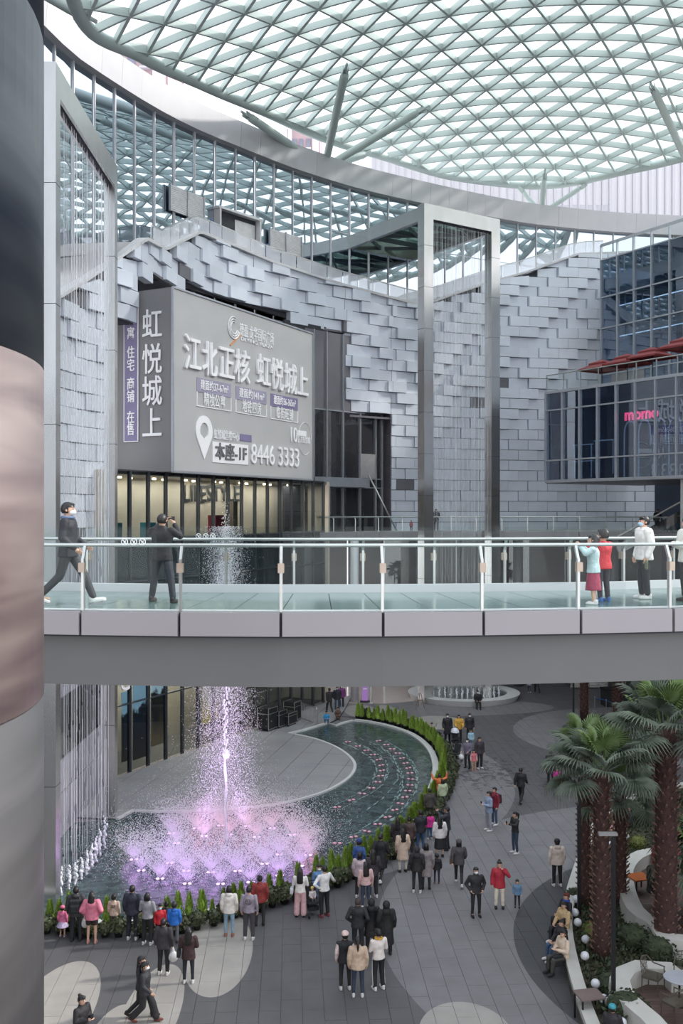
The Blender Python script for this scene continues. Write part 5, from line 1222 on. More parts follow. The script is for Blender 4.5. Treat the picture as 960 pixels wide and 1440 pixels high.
# --- fan palms
M_trunk = mat('red brown palm fibre', srgb(66, 44, 41), 0.9, var=0.35, scale=6, bump=0.6, stretch=(1, 1, 0.6)); M_stub = mat('cut palm leaf base', srgb(112, 84, 72), 0.8, var=0.3, scale=8)
M_frond = mat('grey green palm frond', srgb(84, 95, 80), 0.55, var=0.30, scale=2.5, rand=0.28); M_frond_y = mat('fresh green palm frond', srgb(100, 122, 70), 0.55, var=0.2, scale=2.5, rand=0.15)
def frond_mesh(seed, droop, rad=0.78, n=32, span=2.35):
    r = random.Random(seed); mb = MB(); pl_ = 0.95
    mb.tube([(0, 0, 0), (pl_*0.5, 0, 0.10), (pl_, 0, 0.10)], [0.022, 0.016, 0.012], 5, False)
    for k in range(n):
        a = -span + 2*span*k/(n-1); d = Vector((math.cos(a), math.sin(a), 0)); s_ = Vector((-d.y, d.x, 0)); l = rad*(1-0.18*(abs(a)/span)**2)*r.uniform(0.92, 1.05); w = l*span/n*0.95
        o = Vector((pl_, 0, 0.10)); fold = 0.05
        p1 = o + d*l*0.55; p2 = o + d*l*0.82 + Vector((0, 0, -droop*0.12)); p3 = o + d*l + Vector((0, 0, -droop*0.42*r.uniform(0.7, 1.2)))
        mb.add([o, p1 - s_*w*0.55, p1 + s_*w*0.55, p2 - s_*w*0.42, p2 + s_*w*0.42, p3, p1 + Vector((0, 0, fold)), p2 + Vector((0, 0, fold*0.7))], [(0, 1, 6), (0, 6, 2), (1, 3, 7, 6), (6, 7, 4, 2), (3, 5, 7), (7, 5, 4)])
    return mb.mesh('frond')
frm = [frond_mesh(k, dr) for k, dr in ((1, 0.35), (2, 0.6), (3, 0.95))]
stubm = MB().add([(-0.05, 0, 0), (0.05, 0, 0), (0.035, 0.13, 0.10), (-0.035, 0.13, 0.10), (0, 0.02, 0.05), (0, 0.12, 0.15)], [(0, 1, 2, 3), (0, 4, 1), (1, 4, 5, 2), (0, 3, 5, 4), (3, 2, 5)]).mesh('leaf_base')
def palm(base, H, r0, nf, label, seed, size=1.0, lean=(0, 0)):
    r = random.Random(seed); e = empty('fan_palm', (base[0], base[1], 0.2), label=label, cat='palm', group='fan palms in the planter'); H -= 0.2
    pts = [(lean[0]*t*t, lean[1]*t*t, H*t) for t in [k/8 for k in range(9)]]
    tr_ = MB().tube(pts, [r0*(1.12-0.12*k/8)*(1 + 0.03*math.sin(k*2)) for k in range(9)], 12).build('trunk', M_trunk, e, True)
    mb = MB(); nst = int(H/0.14)*5
    for k in range(nst):
        z = 0.3 + (H-0.4)*k/nst; a = k*2.399; q = Matrix.Translation((lean[0]*(z/H)**2 + math.cos(a)*r0, lean[1]*(z/H)**2 + math.sin(a)*r0, z)) @ Matrix.Rotation(a - math.pi/2, 4, 'Z')
        mb.add([q @ v.co for v in stubm.vertices], [tuple(p.vertices) for p in stubm.polygons])
    tag(mb.build('leaf_bases', M_stub, tr_), kind='stuff')
    for k in range(nf):
        t = k/(nf-1); el = math.radians(76 - 98*t + r.uniform(-8, 8)); a = k*2.399 + r.uniform(-0.25, 0.25)
        o = obj('frond', frm[0 if t < 0.35 else (1 if t < 0.7 else 2)], M_frond_y if t < 0.22 else M_frond, e)
        o.location = (lean[0] + math.cos(a)*r0*0.5, lean[1] + math.sin(a)*r0*0.5, H - 0.15*t); o.rotation_euler = (r.uniform(-0.3, 0.3), -el, a); s_ = size*r.uniform(0.9, 1.1)*(0.85 + 0.2*t); o.scale = (s_, s_, s_)
    return e
palm(G(822, 1285)[:2], 5.5, 0.19, 20, 'fan palm nearest the plaza, first of the slender trunks by the seat wall', 1, 0.95)
palm(G(845, 1362)[:2], 6.0, 0.23, 23, 'fan palm with spreading crown in front, trunk beside the tall lamp post', 2, 1.0)
palm(G(872, 1288)[:2], 4.2, 0.19, 19, 'shorter fan palm with third slender trunk behind the lamp post', 3, 0.95)
palm(G(936, 1345)[:2], 7.1, 0.32, 26, 'tallest fan palm with thick trunk rising between the two decks', 4, 1.15)
palm(G(915, 1135)[:2], 3.9, 0.30, 24, 'fan palm farther back, trunk seen behind the thick palm', 5, 1.1)
palm(G(821, 1016)[:2], 7.6, 0.25, 24, 'distant palm trunk running up behind the footbridge', 6, 1.1)
palm(G(938, 1052)[:2], 4.6, 0.30, 28, 'distant fan palm crown against the stairs below the bridge', 7, 1.3)
palm(G(992, 1310)[:2], 2.2, 0.26, 24, 'low fan palm cut by the picture edge over the far deck', 8, 1.2)
palm(G(868, 1022)[:2], 4.4, 0.25, 22, 'distant fan palm beside the stairs with dark crown', 9, 1.15)
# --- lamp posts
def lamp_post(px, py, H, label, arm=0.0):
    g = G(px, py); e = empty('lamp_post', (g.x, g.y, 0), label=label, cat='lamp post', group='slim black lamp posts')
    MB().box((0, 0, H/2), (0.11, 0.11, H)).build('post', M_black, e); MB().box((-0.15, 0, H), (0.5, 0.16, 0.07)).build('lamp_head', mat('lamp head', srgb(150, 150, 150), 0.4, 0.5), e); MB().box((0, 0, 0.02), (0.3, 0.3, 0.04)).build('base', M_black, e)
lamp_post(862, 1438, 5.1, 'slim black lamp post with flat head standing in front of palm trunks'); lamp_post(814, 1300, 5.0, 'slim black lamp post beside the first palm trunk'); lamp_post(908, 1122, 4.5, 'slim black lamp post behind far deck'); lamp_post(806, 1018, 6.5, 'far slim black lamp post before the stairs')
# --- ball lamps
M_ballg = mat('white ball lamp', srgb(206, 208, 214), 0.3, var=0.06, scale=10)
for px, py in ((810, 1264), (808, 1283), (812, 1297), (823, 1321), (822, 1344), (837, 1383), (849, 1405), (874, 1438), (880, 1176), (941, 1141), (856, 1187), (942, 1160)):
    g = G(px, py, 0.62); e = empty('ball_lamp', (g.x, g.y, 0.25), label='white globe lamp on short stake in the planter', cat='lamp', group='globe lamps in the planter')
    MB().ball((0, 0, 0.37), 0.13, 14, 8).build('globe', M_ballg, e, True); MB().tube([(0, 0, 0), (0, 0, 0.26)], 0.02, 6).build('stake', M_black, e)
# --- table and wicker chairs on the near deck
M_wick = mat('dark woven chair', srgb(82, 76, 66), 0.6, var=0.2, scale=12)
def wicker_chair(px, py, rz, label):
    g = G(px, py, 0.4); e = empty('wicker_chair', (g.x, g.y, 0.4), rz, label=label, cat='chair', group='wicker chairs on the near deck')
    MB().box((0, 0, 0.43), (0.5, 0.48, 0.05)).build('seat', M_wick, e)
    for x, y in ((-0.24, -0.22), (0.24, -0.22), (-0.24, 0.22), (0.24, 0.22)): MB().tube([(x*1.05, y*1.05, 0), (x, y, 0.43 if y > 0 else 0.66)], 0.016, 6).build('leg', M_wick, e)
    MB().tube([(-0.26, -0.24, 0.66), (-0.28, 0.1, 0.68), (-0.22, 0.28, 0.86), (0, 0.32, 0.90), (0.22, 0.28, 0.86), (0.28, 0.1, 0.68), (0.26, -0.24, 0.66)], 0.02, 6).build('arm_rail', M_wick, e)
    bk = MB()
    for k in range(7): bk.tube([(-0.2 + k*0.066, 0.24, 0.44), (-0.2 + k*0.066, 0.30, 0.88)], 0.008, 4)
    for z in (0.55, 0.67, 0.78): bk.tube([(-0.23, 0.26, z), (0, 0.29, z), (0.23, 0.26, z)], 0.008, 4)
    bk.build('backrest', M_wick, e)
wicker_chair(918, 1394, 0.9, 'wicker armchair on near deck, facing the round table'); wicker_chair(948, 1432, -2.6, 'wicker armchair on near deck in front of the round table'); wicker_chair(962, 1388, -0.5, 'wicker armchair behind the round table')
g = G(955, 1412, 0.4); e = empty('round_table', (g.x, g.y, 0.4), label='small round table with grey top on the near deck', cat='table')
MB().lathe([(0.42, 0.70), (0.43, 0.72), (0.42, 0.735)], (0, 0, 0), 24).build('table_top', mat('grey table top', srgb(170, 172, 180), 0.3), e); MB().tube([(0, 0, 0.02), (0, 0, 0.7)], 0.03, 8).build('stem', M_black, e); MB().lathe([(0.25, 0), (0.25, 0.02)], (0, 0, 0), 16).build('foot', M_black, e)
g = G(898, 1253, 0.4); e = empty('orange_table', (g.x, g.y, 0.4), 0.3, label='low table with orange top on the far deck', cat='table')
MB().box((0, 0, 0.5), (0.7, 0.7, 0.04)).build('table_top', mat('orange table top', srgb(190, 100, 40), 0.4), e)
for x in (-0.3, 0.3):
    for y in (-0.3, 0.3): MB().box((x, y, 0.24), (0.04, 0.04, 0.48)).build('leg', M_black, e)
# red seat back on the far deck wall
g = G(950, 1203, 0.9); e = empty('red_sofa', (g.x, g.y, 0.4), 0.2, label='red cushioned seat at back of the far deck', cat='sofa')
MB().box((0, 0, 0.25), (1.6, 0.6, 0.3)).build('seat', mat('red fabric', srgb(130, 44, 44), 0.8), e); MB().box((0, 0.3, 0.55), (1.6, 0.12, 0.5)).build('backrest', MATS['red fabric'], e)
# side stand at the end of the seat wall
g = G(828, 1436); e = empty('steel_stand', (g.x, g.y, 0), 0.2, label='low metal framed stand at end of planter wall', cat='stand')
for x in (-0.3, 0.3):
    for y in (-0.25, 0.25): MB().box((x, y, 0.35), (0.04, 0.04, 0.7)).build('leg', M_black, e)
MB().box((0, 0, 0.72), (0.7, 0.6, 0.04)).build('top', mat('worn stand top', srgb(120, 104, 100), 0.5), e)
# ================================================================== STAGE EQUIPMENT AND BARRIERS
M_case = mat('black flight case', srgb(34, 34, 36), 0.5, var=0.1)
def flight_case(px, py, d, label):
    g = G(px, py, 0.1); e = empty('flight_case', (g.x, g.y, 0.1), rzF, label=label, cat='flight case', group='flight cases on the stage'); w, dd, h = d
    MB().box((0, 0, 0.12+h/2), (w, dd, h)).build('body', M_case, e)
    mb = MB()
    for x in (-w/2, w/2):
        for y in (-dd/2, dd/2): mb.box((x, y, 0.12+h/2), (0.04, 0.04, h+0.03))
    for z in (0.12, 0.12+h): mb.box((0, -dd/2, z), (w, 0.04, 0.04)).box((0, dd/2, z), (w, 0.04, 0.04))
    mb.build('edge_trim', M_post, e); MB().box((0, 0, 0.14+h*0.72), (w+0.02, dd+0.02, 0.03)).build('lid_seam', M_post, e)
    for x in (-w*0.4, w*0.4):
        for y in (-dd*0.4, dd*0.4): MB().box((x, y, 0.06), (0.08, 0.05, 0.12)).build('caster', M_black, e)
flight_case(376, 1026, (1.1, 0.8, 1.3), 'tallest black flight case beside shop front on the stage'); flight_case(391, 1022, (1.0, 0.7, 0.95), 'middle black flight case on the stage'); flight_case(404, 1019, (1.1, 0.8, 0.7), 'lowest black flight case on the stage'); flight_case(411, 1013, (0.9, 0.8, 1.15), 'black flight case nearest the crowd barrier')
g0, g1 = G(422, 1012, 0.1), G(446, 1021, 0.1); e = empty('crowd_barrier', (g0.x, g0.y, 0.1), math.atan2(g1.y-g0.y, g1.x-g0.x), label='grey steel crowd barrier beside the flight cases', cat='barrier'); w = (g1-g0).length
MB().tube([(0, 0, 0.15), (0, 0, 1.05), (0.1, 0, 1.15), (w-0.1, 0, 1.15), (w, 0, 1.05), (w, 0, 0.15), (0, 0, 0.15)], 0.03, 8).build('frame', M_post, e)
for k in range(1, 14): MB().tube([(w*k/14, 0, 0.15), (w*k/14, 0, 1.15)], 0.014, 5).build('bar', M_post, e)
for x in (0.3, w-0.3): MB().tube([(x, -0.3, 0.02), (x, 0, 0.15), (x, 0.3, 0.02)], 0.025, 6).build('foot', M_post, e)
g = G(513, 988); e = empty('totem_sign', (g.x, g.y, 0), label='purple standing totem sign under the terrace', cat='sign')
MB().box((0, 0, 1.1), (0.42, 0.12, 1.9)).build('panel', mat('purple totem', srgb(92, 60, 120), 0.4, emit=(0.45, 0.25, 0.6, 0.25)), e); MB().box((0, 0, 0.06), (0.7, 0.4, 0.12)).build('base', M_black, e)
for k in range(3): MB().box((0, -0.07, 1.6-0.3*k), (0.3, 0.02, 0.06)).build('text_line', M_ink, e)
g = G(521, 989); e = empty('slim_post', (g.x, g.y, 0), label='slim white post beside the purple totem', cat='post'); MB().tube([(0, 0, 0), (0, 0, 3.5)], 0.06, 10).build('shaft', M_white, e); MB().lathe([(0.18, 0), (0.18, 0.04)], (0, 0, 0), 16).build('foot', M_white, e)
g = G(590, 996); e = empty('easel_sign', (g.x, g.y, 0), 0.2, label='small wooden easel standing by the round pool', cat='easel')
M_wood = mat('easel wood', srgb(120, 84, 62), 0.6)
for x in (-0.22, 0.22): MB().tube([(x*1.4, -0.1, 0), (x*0.3, 0, 1.1)], 0.02, 5).build('leg', M_wood, e)
MB().tube([(0, 0.4, 0), (0, 0, 1.1)], 0.02, 5).build('leg', M_wood, e); MB().box((0, -0.06, 0.6), (0.45, 0.03, 0.05)).build('ledge', M_wood, e)
# belt barriers and dark hoarding by the stairs
M_belt = mat('blue barrier belt', srgb(48, 96, 170), 0.6)
bpts = [G(836, 1000), G(852, 1004), G(866, 1010)]
for k, g in enumerate(bpts):
    e = empty('belt_barrier_post', (g.x, g.y, 0), label=('steel belt barrier post nearest the palm trunk by the stairs', 'middle steel belt barrier post by the stairs', 'steel belt barrier post nearest the dark crates')[k], cat='barrier', group='belt barrier posts')
    MB().lathe([(0.17, 0), (0.17, 0.03), (0.03, 0.05), (0.03, 0.95), (0.045, 0.95), (0.045, 1.0)], (0, 0, 0), 12).build('post', M_post, e)
    if k < 2: v = bpts[k+1]-g; MB().bar((0, 0, 0.93), (v.x, v.y, 0.93), 0.01, 0.06).build('belt', M_belt, e)
for px, py, s, lb in ((862, 992, (1.5, 1.0, 1.2), 'dark covered crate behind the blue barrier belt'), (885, 996, (1.3, 1.0, 1.4), 'taller dark covered crate behind the blue barrier belt')):
    g = G(px, py); e = empty('covered_crate', (g.x, g.y, 0), 0.1, label=lb, cat='crate'); MB().box((0, 0, s[2]/2), s).build('crate', M_case, e); MB().box((0, 0, s[2]+0.02), (s[0]+0.1, s[1]+0.1, 0.06)).build('cover', M_black, e)
# ================================================================== PEOPLE
CACHE = {}
def loft(mb, rings, n=14, tilt=None):
    """closed tube of level ellipses (x, y, z, rx, ry)"""
    o = len(mb.v)
    for x, y, z, rx, ry in rings:
        for k in range(n):
            a = 2*math.pi*k/n; mb.v.append((x + rx*math.cos(a), y + ry*math.sin(a), z))
    for i in range(len(rings)-1):
        for k in range(n): a = o+i*n+k; b = o+i*n+(k+1) % n; mb.f.append((a, b, b+n, a+n))
    mb.f.append(tuple(o+k for k in range(n))[::-1]); mb.f.append(tuple(o+(len(rings)-1)*n+k for k in range(n)))
def capsule(mb, p, q, r0, r1, n=9):
    p, q = Vector(p), Vector(q); d = (q-p).normalized()
    mb.tube([p - d*r0*0.92, p - d*r0*0.6, p, p.lerp(q, 0.5), q, q + d*r1*0.6, q + d*r1*0.92], [r0*0.38, r0*0.8, r0, (r0+r1)/2, r1, r1*0.8, r1*0.38], n)
def remesh(mb, voxel, smooth=3):
    me0 = mb.mesh('raw'); o = bpy.data.objects.new('raw', me0); m = o.modifiers.new('r', 'REMESH'); m.mode = 'VOXEL'; m.voxel_size = voxel; m.use_smooth_shade = True
    s_ = o.modifiers.new('s', 'SMOOTH'); s_.factor = 0.5; s_.iterations = smooth
    me = evaluated(o); bpy.data.objects.remove(o); bpy.data.meshes.remove(me0); return me
V = Vector
def mirror(v): return V((-v.x, v.y, v.z))
def joints(pose):
    J = dict(hip=[V((.09, 0, .90)), V((-.09, 0, .90))], knee=[V((.105, -.015, .49)), V((-.105, -.015, .49))], ank=[V((.115, .02, .09)), V((-.115, .02, .09))],
             sho=[V((.18, 0, 1.385)), V((-.18, 0, 1.385))], elb=[V((.235, .03, 1.12)), V((-.235, .03, 1.12))], wri=[V((.235, -.05, .88)), V((-.235, -.05, .88))], lift=0.0, lean=0.0)
    phone = (V((.235, -.02, 1.12)), V((.07, -.25, 1.17)))
    if pose in ('walk', 'walk_phone'):
        J['knee'] = [V((.09, -.17, .51)), V((-.09, .04, .48))]; J['ank'] = [V((.09, -.27, .10)), V((-.09, .33, .15))]
        J['elb'] = [V((.235, .10, 1.13)), V((-.235, -.03, 1.12))]; J['wri'] = [V((.23, .12, .89)), V((-.21, -.22, .95))]
    if pose == 'stride':
        J['knee'] = [V((.09, -.20, .53)), V((-.09, .10, .49))]; J['ank'] = [V((.09, -.36, .12)), V((-.09, .40, .17))]
        J['elb'] = [V((.235, -.02, 1.12)), V((-.235, .02, 1.12))]; J['wri'] = [V((.20, -.20, .99)), V((-.20, -.16, .95))]
    if pose in ('phone', 'walk_phone'): J['elb'] = [phone[0], mirror(phone[0])]; J['wri'] = [phone[1], mirror(phone[1])]
    if pose == 'photo': J['elb'] = [V((.27, -.14, 1.30)), V((-.27, -.14, 1.30))]; J['wri'] = [V((.09, -.31, 1.50)), V((-.09, -.31, 1.50))]
    if pose == 'photo_step':
        J['elb'] = [V((.28, -.10, 1.34)), V((-.27, -.16, 1.27))]; J['wri'] = [V((.10, -.30, 1.56)), V((-.10, -.30, 1.50))]; J['ank'] = [V((.24, -.08, .09)), V((-.25, .10, .09))]; J['knee'] = [V((.17, -.06, .49)), V((-.18, .04, .49))]
    if pose == 'reach': J['elb'] = [V((.26, -.15, 1.24)), V((-.235, -.02, 1.12))]; J['wri'] = [V((.16, -.40, 1.30)), V((-.10, -.24, 1.20))]
    if pose == 'pocket': J['elb'] = [V((.30, .08, 1.12)), V((-.30, .08, 1.12))]; J['wri'] = [V((.20, -.07, .95)), V((-.20, -.07, .95))]
    if pose == 'akimbo': J['elb'] = [V((.40, .05, 1.17)), V((-.36, -.06, 1.13))]; J['wri'] = [V((.20, .02, 1.00)), V((-.52, -.22, 1.00))]
    if pose == 'push': J['elb'] = [V((.23, -.04, 1.12)), V((-.23, -.04, 1.12))]; J['wri'] = [V((.19, -.33, 1.02)), V((-.19, -.33, 1.02))]
    if pose == 'armsup': J['elb'] = [V((.36, -.02, 1.46)), V((-.36, -.02, 1.46))]; J['wri'] = [V((.40, -.06, 1.70)), V((-.40, -.06, 1.70))]
    if pose == 'face': J['elb'] = [V((.30, -.10, 1.20)), V((-.24, .02, 1.12))]; J['wri'] = [V((.10, -.17, 1.45)), V((-.25, -.05, .88))]
    if pose in ('sit', 'sit_phone'):
        J['lift'] = -0.44; J['knee'] = [V((.11, -.42, .90)), V((-.11, -.42, .90))]; J['ank'] = [V((.11, -.47, .53)), V((-.11, -.44, .53))]
        J['elb'] = [V((.24, -.06, 1.12)), V((-.24, -.06, 1.12))]; J['wri'] = [V((.12, -.28, 1.02)), V((-.12, -.28, 1.02))]
        if pose == 'sit_phone': J['wri'] = [V((.06, -.27, 1.16)), V((-.06, -.27, 1.16))]
        for k in ('hip', 'knee', 'ank', 'sho', 'elb', 'wri'): J[k] = [v + V((0, 0, -.44)) for v in J[k]]
    if pose == 'squat':
        J['lift'] = -0.58; J['knee'] = [V((.16, -.30, 1.06)), V((-.16, -.30, 1.06))]; J['ank'] = [V((.13, -.10, .67)), V((-.13, -.10, .67))]
        J['elb'] = [V((.26, -.12, 1.15)), V((-.26, -.12, 1.15))]; J['wri'] = [V((.14, -.36, 1.10)), V((-.14, -.36, 1.10))]
        for k in ('hip', 'knee', 'ank', 'sho', 'elb', 'wri'): J[k] = [v + V((0, 0, -.58)) for v in J[k]]
    return J
TORSO = [(0, 0, .84, .135, .095), (0, .005, .92, .165, .115), (0, .0, 1.02, .150, .105), (0, -.005, 1.12, .150, .105), (0, -.005, 1.24, .172, .115), (0, 0, 1.34, .180, .108), (0, .005, 1.41, .120, .080), (0, .005, 1.45, .06, .055)]
def torso(mb, J, g, z0=None, z1=None, flare=0.0, extra=()):
    dz = J['lift']; rg = [(x, y, z+dz, rx*g, ry*g) for x, y, z, rx, ry in TORSO if (z0 is None or z >= z0) and (z1 is None or z <= z1)]
    loft(mb, list(extra) + rg)
def head_k(kid): return 1.28 if kid else 1.0
def hz(z, kid, lift=0.0): return 1.45 + (z-1.45)*head_k(kid) + lift
def body_mesh(pose, kid):
    key = ('body', pose, kid)
    if key in CACHE: return CACHE[key]
    J = joints(pose); k = head_k(kid); l = J['lift']; mb = MB()
    mb.ball((0, 0, hz(1.59, kid, l)), (.076*k, .094*k, .112*k), 14, 10); mb.ball((0, -.032*k, hz(1.535, kid, l)), (.056*k, .060*k, .062*k), 12, 8)
    mb.ball((0, -.094*k, hz(1.572, kid, l)), (.014*k, .024*k, .022*k), 8, 6)
    for s_ in (-1, 1): mb.ball((s_*.078*k, .004, hz(1.575, kid, l)), (.014*k, .022*k, .030*k), 8, 6)
    capsule(mb, (0, .008, 1.38+l), (0, .0, 1.51+l), .060, .052)
    torso(mb, J, 0.88)
    for i in (0, 1):
        capsule(mb, J['sho'][i], J['elb'][i], .048, .040); capsule(mb, J['elb'][i], J['wri'][i], .039, .027)
        capsule(mb, J['hip'][i], J['knee'][i], .080, .055); capsule(mb, J['knee'][i], J['ank'][i], .054, .037); capsule(mb, J['ank'][i] + V((0, .03, -.045)), J['ank'][i] + V((0, -.13, -.055)), .034, .028)
        d = (J['wri'][i]-J['elb'][i]).normalized(); c = J['wri'][i] + d*.055; capsule(mb, J['wri'][i], c, .028, .036)
    me = remesh(mb, .017, 2)
    # five fingers on each palm, bent inwards, the thumb from the side
    fb = MB()
    for i in (0, 1):
        d = (J['wri'][i]-J['elb'][i]).normalized(); inn = V((-1 if i == 0 else 1, 0, 0)); fwd = V((0, -1, 0)); lat = (fwd - d*fwd.dot(d))
        lat = lat.normalized() if lat.length > .2 else V((0, 0, 1)); curl = (inn - d*inn.dot(d)).normalized(); c = J['wri'][i] + d*.085
        for f, (o, ln) in enumerate(((.027, .062), (.009, .072), (-.009, .067), (-.026, .052))):
            p = c + lat*o; fb.tube([p - d*.03, p + d*ln*.45 + curl*.006, p + d*ln*.8 + curl*.024, p + d*ln*.95 + curl*.045], [.0095, .009, .0082, .006], 6)
        p = c + lat*.030 - d*.045; fb.tube([p - lat*.012, p + lat*.018 + d*.020 + curl*.010, p + lat*.022 + d*.050 + curl*.022], [.011, .010, .007], 6)
    bm = bmesh.new(); bm.from_mesh(me); t = fb.mesh('fingers', True); bm.from_mesh(t); bm.to_mesh(me); bm.free(); bpy.data.meshes.remove(t)
    me.polygons.foreach_set('use_smooth', [True]*len(me.polygons)); me.name = 'person_body'; CACHE[key] = me; return me
def top_mesh(pose, kind):
    key = ('top', pose, kind)
    if key in CACHE: return CACHE[key]
    J = joints(pose); l = J['lift']; mb = MB(); g = {'shirt': 1.06, 'jacket': 1.18, 'hoodie': 1.2, 'coat': 1.17, 'cardigan': 1.16, 'vest': 1.2, 'puffer': 1.28, 'cloak': 1.18}[kind]
    sit = pose in ('sit', 'sit_phone', 'squat')
    if kind in ('coat', 'cloak') and not sit:
        z_end = .50 if kind == 'coat' else .34
        torso(mb, J, g, .9, None, 0, [(0, .005, z_end, .225, .175), (0, .005, z_end+.02, .228, .178), (0, .005, .72, .205, .155)])
    else:
        hem = {'shirt': .88, 'cardigan': .74}.get(kind, .80)
        ex = [(0, .005, hem+l, .17*g, .122*g), (0, .005, hem+.02+l, .172*g, .124*g)] if not sit else [(0, .0, .86+l, .165*g, .13*g)]
        torso(mb, J, g, .9, None, 0, ex)
    sl = {'shirt': (.062, .050, .040), 'jacket': (.074, .062, .050), 'hoodie': (.078, .066, .050), 'coat': (.076, .064, .054), 'cardigan': (.074, .066, .056), 'vest': (.07, 0, 0), 'puffer': (.092, .082, .060), 'cloak': (.08, .075, .07)}[kind]
    for i in (0, 1):
        if kind == 'vest': mb.ball(J['sho'][i]*1.0, (.07, .08, .06), 10, 6); continue
        w = J['elb'][i].lerp(J['wri'][i], .97); capsule(mb, J['sho'][i], J['elb'][i], sl[0], sl[1]); capsule(mb, J['elb'][i], w, sl[1], sl[2])
    if kind in ('jacket', 'coat', 'cardigan', 'puffer', 'vest'): loft(mb, [(0, .008, 1.38+l, .10, .09), (0, .008, 1.45+l, .085, .078), (0, .010, 1.485+l, .080, .074)])
    if kind == 'hoodie': mb.ball((0, .075, 1.44+l), (.115, .075, .075), 12, 8); loft(mb, [(0, .01, 1.38+l, .10, .09), (0, .01, 1.46+l, .092, .085)])
    me = remesh(mb, .018, 2); me.name = 'top_garment'; CACHE[key] = me; return me
def bottom_mesh(pose, kind):
    key = ('bot', pose, kind)
    if key in CACHE: return CACHE[key]
    J = joints(pose); l = J['lift']; mb = MB(); loft(mb, [(0, .005, .84+l, .165, .125), (0, .005, .92+l, .170, .122), (0, 0, 1.0+l, .155, .110)])
    if kind == 'skirt': mb = MB(); loft(mb, [(0, .0, .36+l, .215, .185), (0, 0, .38+l, .216, .186), (0, .0, .7+l, .190, .150), (0, .0, 1.0+l, .150, .108)])
    elif kind == 'tutu': mb = MB(); loft(mb, [(0, 0, .58+l, .33, .30), (0, 0, .62+l, .34, .31), (0, 0, .8+l, .24, .2), (0, 0, 1.0+l, .150, .110)])
    else:
        a, b, c = {'pants': (.092, .070, .058), 'slim': (.086, .060, .046), 'wide': (.098, .094, .098), 'shorts': (.10, .095, 0)}[kind]
        for i in (0, 1):
            capsule(mb, J['hip'][i] + V((0, 0, -.02)), J['knee'][i] if kind != 'shorts' else J['hip'][i].lerp(J['knee'][i], .55), a, b)
            if kind != 'shorts': capsule(mb, J['knee'][i], J['knee'][i].lerp(J['ank'][i], .93), b, c)
    me = remesh(mb, .018, 2); me.name = 'lower_garment'; CACHE[key] = me; return me
def shoe_mesh(pose, i):
    key = ('shoe', pose, i)
    if key in CACHE: return CACHE[key]
    J = joints(pose); a = J['ank'][i]; sh_ = a - J['knee'][i]; pitch = 0.0
    if pose in ('walk', 'stride', 'walk_phone'): pitch = 0.35 if i == 1 else -0.18
    mb = MB(); mb.ball((0, -.055, -.045), (.046, .135, .036), 12, 8); mb.ball((0, .03, -.015), (.043, .055, .06), 10, 6); loft(mb, [(0, -.05, -.085, .046, .135), (0, -.05, -.062, .049, .14)], 14)
    me = remesh(mb, .014, 1); me.transform(Matrix.Translation(a) @ Matrix.Rotation(pitch, 4, 'X')); me.name = 'shoe'; CACHE[key] = me; return me
def hair_mesh(kind, kid, lift):
    key = ('hair', kind, kid, lift)
    if key in CACHE: return CACHE[key]
    k = head_k(kid); mb = MB(); S = lambda x, y, z: V((x*k, y*k, hz(z, kid, lift)))
    def cap(r, c, zc, yc):
        o = len(mb.v); b = MB(); b.ball(S(*c), tuple(q*k for q in r), 18, 14); keep = []
        for f in b.f:
            m_ = sum((V(b.v[i]) for i in f), V((0, 0, 0)))/len(f)
            if m_.z < hz(zc, kid, lift) and m_.y < yc*k: continue
            if m_.z < hz(1.525, kid, lift): continue
            keep.append(f)
        mb.add(b.v, keep)
    if kind in ('short', 'long', 'pony', 'bun', 'bob'):
        cap((.087, .106, .118), (0, .010, 1.598), 1.625, -.030)
        mb.ball(S(.012, -.050, 1.668), (.062*k, .040*k, .034*k), 12, 8)
    if kind == 'long': loft(mb, [(0, .10*k, 1.20+lift, .085, .030), (0, .095*k, 1.24+lift, .105, .04), (0, .075*k, 1.42+lift, .105*k, .05), (0, .045*k, hz(1.56, kid, lift), .092*k, .07*k), (0, .03*k, hz(1.64, kid, lift), .08*k, .08*k)], 14)
    if kind == 'bob': loft(mb, [(0, .03*k, hz(1.47, kid, lift), .094*k, .075*k), (0, .028*k, hz(1.56, kid, lift), .095*k, .078*k), (0, .02*k, hz(1.64, kid, lift), .082*k, .08*k)], 14)
    if kind == 'pony': mb.tube([S(0, .10, 1.63), S(0, .15, 1.60), S(0, .15, 1.48), S(0, .13, 1.34)], [.022, .035, .032, .010], 8)
    if kind == 'bun': mb.ball(S(0, .07, 1.70), (.045*k, .045*k, .042*k), 10, 8)
    if kind in ('beanie', 'cap', 'baseball'):
        cap((.088, .104, .118), (0, .008, 1.600), 1.60, .02)
    if kind == 'hood':
        b = MB(); b.ball(S(0, .018, 1.590), (.108*k, .122*k, .140*k), 18, 14); keep = [f for f in b.f if not ((sum((V(b.v[i]) for i in f), V())/len(f)).y < -.055*k and (sum((V(b.v[i]) for i in f), V())/len(f)).z < hz(1.66, kid, lift))]; mb.add(b.v, keep)
        loft(mb, [(0, .02, 1.30+lift, .17, .13), (0, .02, 1.40+lift, .14, .11), (0, .03, hz(1.50, kid, lift), .10*k, .085*k)], 16)
    me = mb.mesh('hair', True); CACHE[key] = me; return me
def once(key, f):
    if key not in CACHE: CACHE[key] = f()
    return CACHE[key]
SKIN = mat('skin', srgb(206, 166, 142), 0.55, var=0.06, scale=10); BLACKH = mat('black hair', srgb(24, 20, 19), 0.45, var=0.3, scale=30); BROWNH = mat('dark brown hair', srgb(52, 36, 30), 0.5, var=0.3, scale=30)
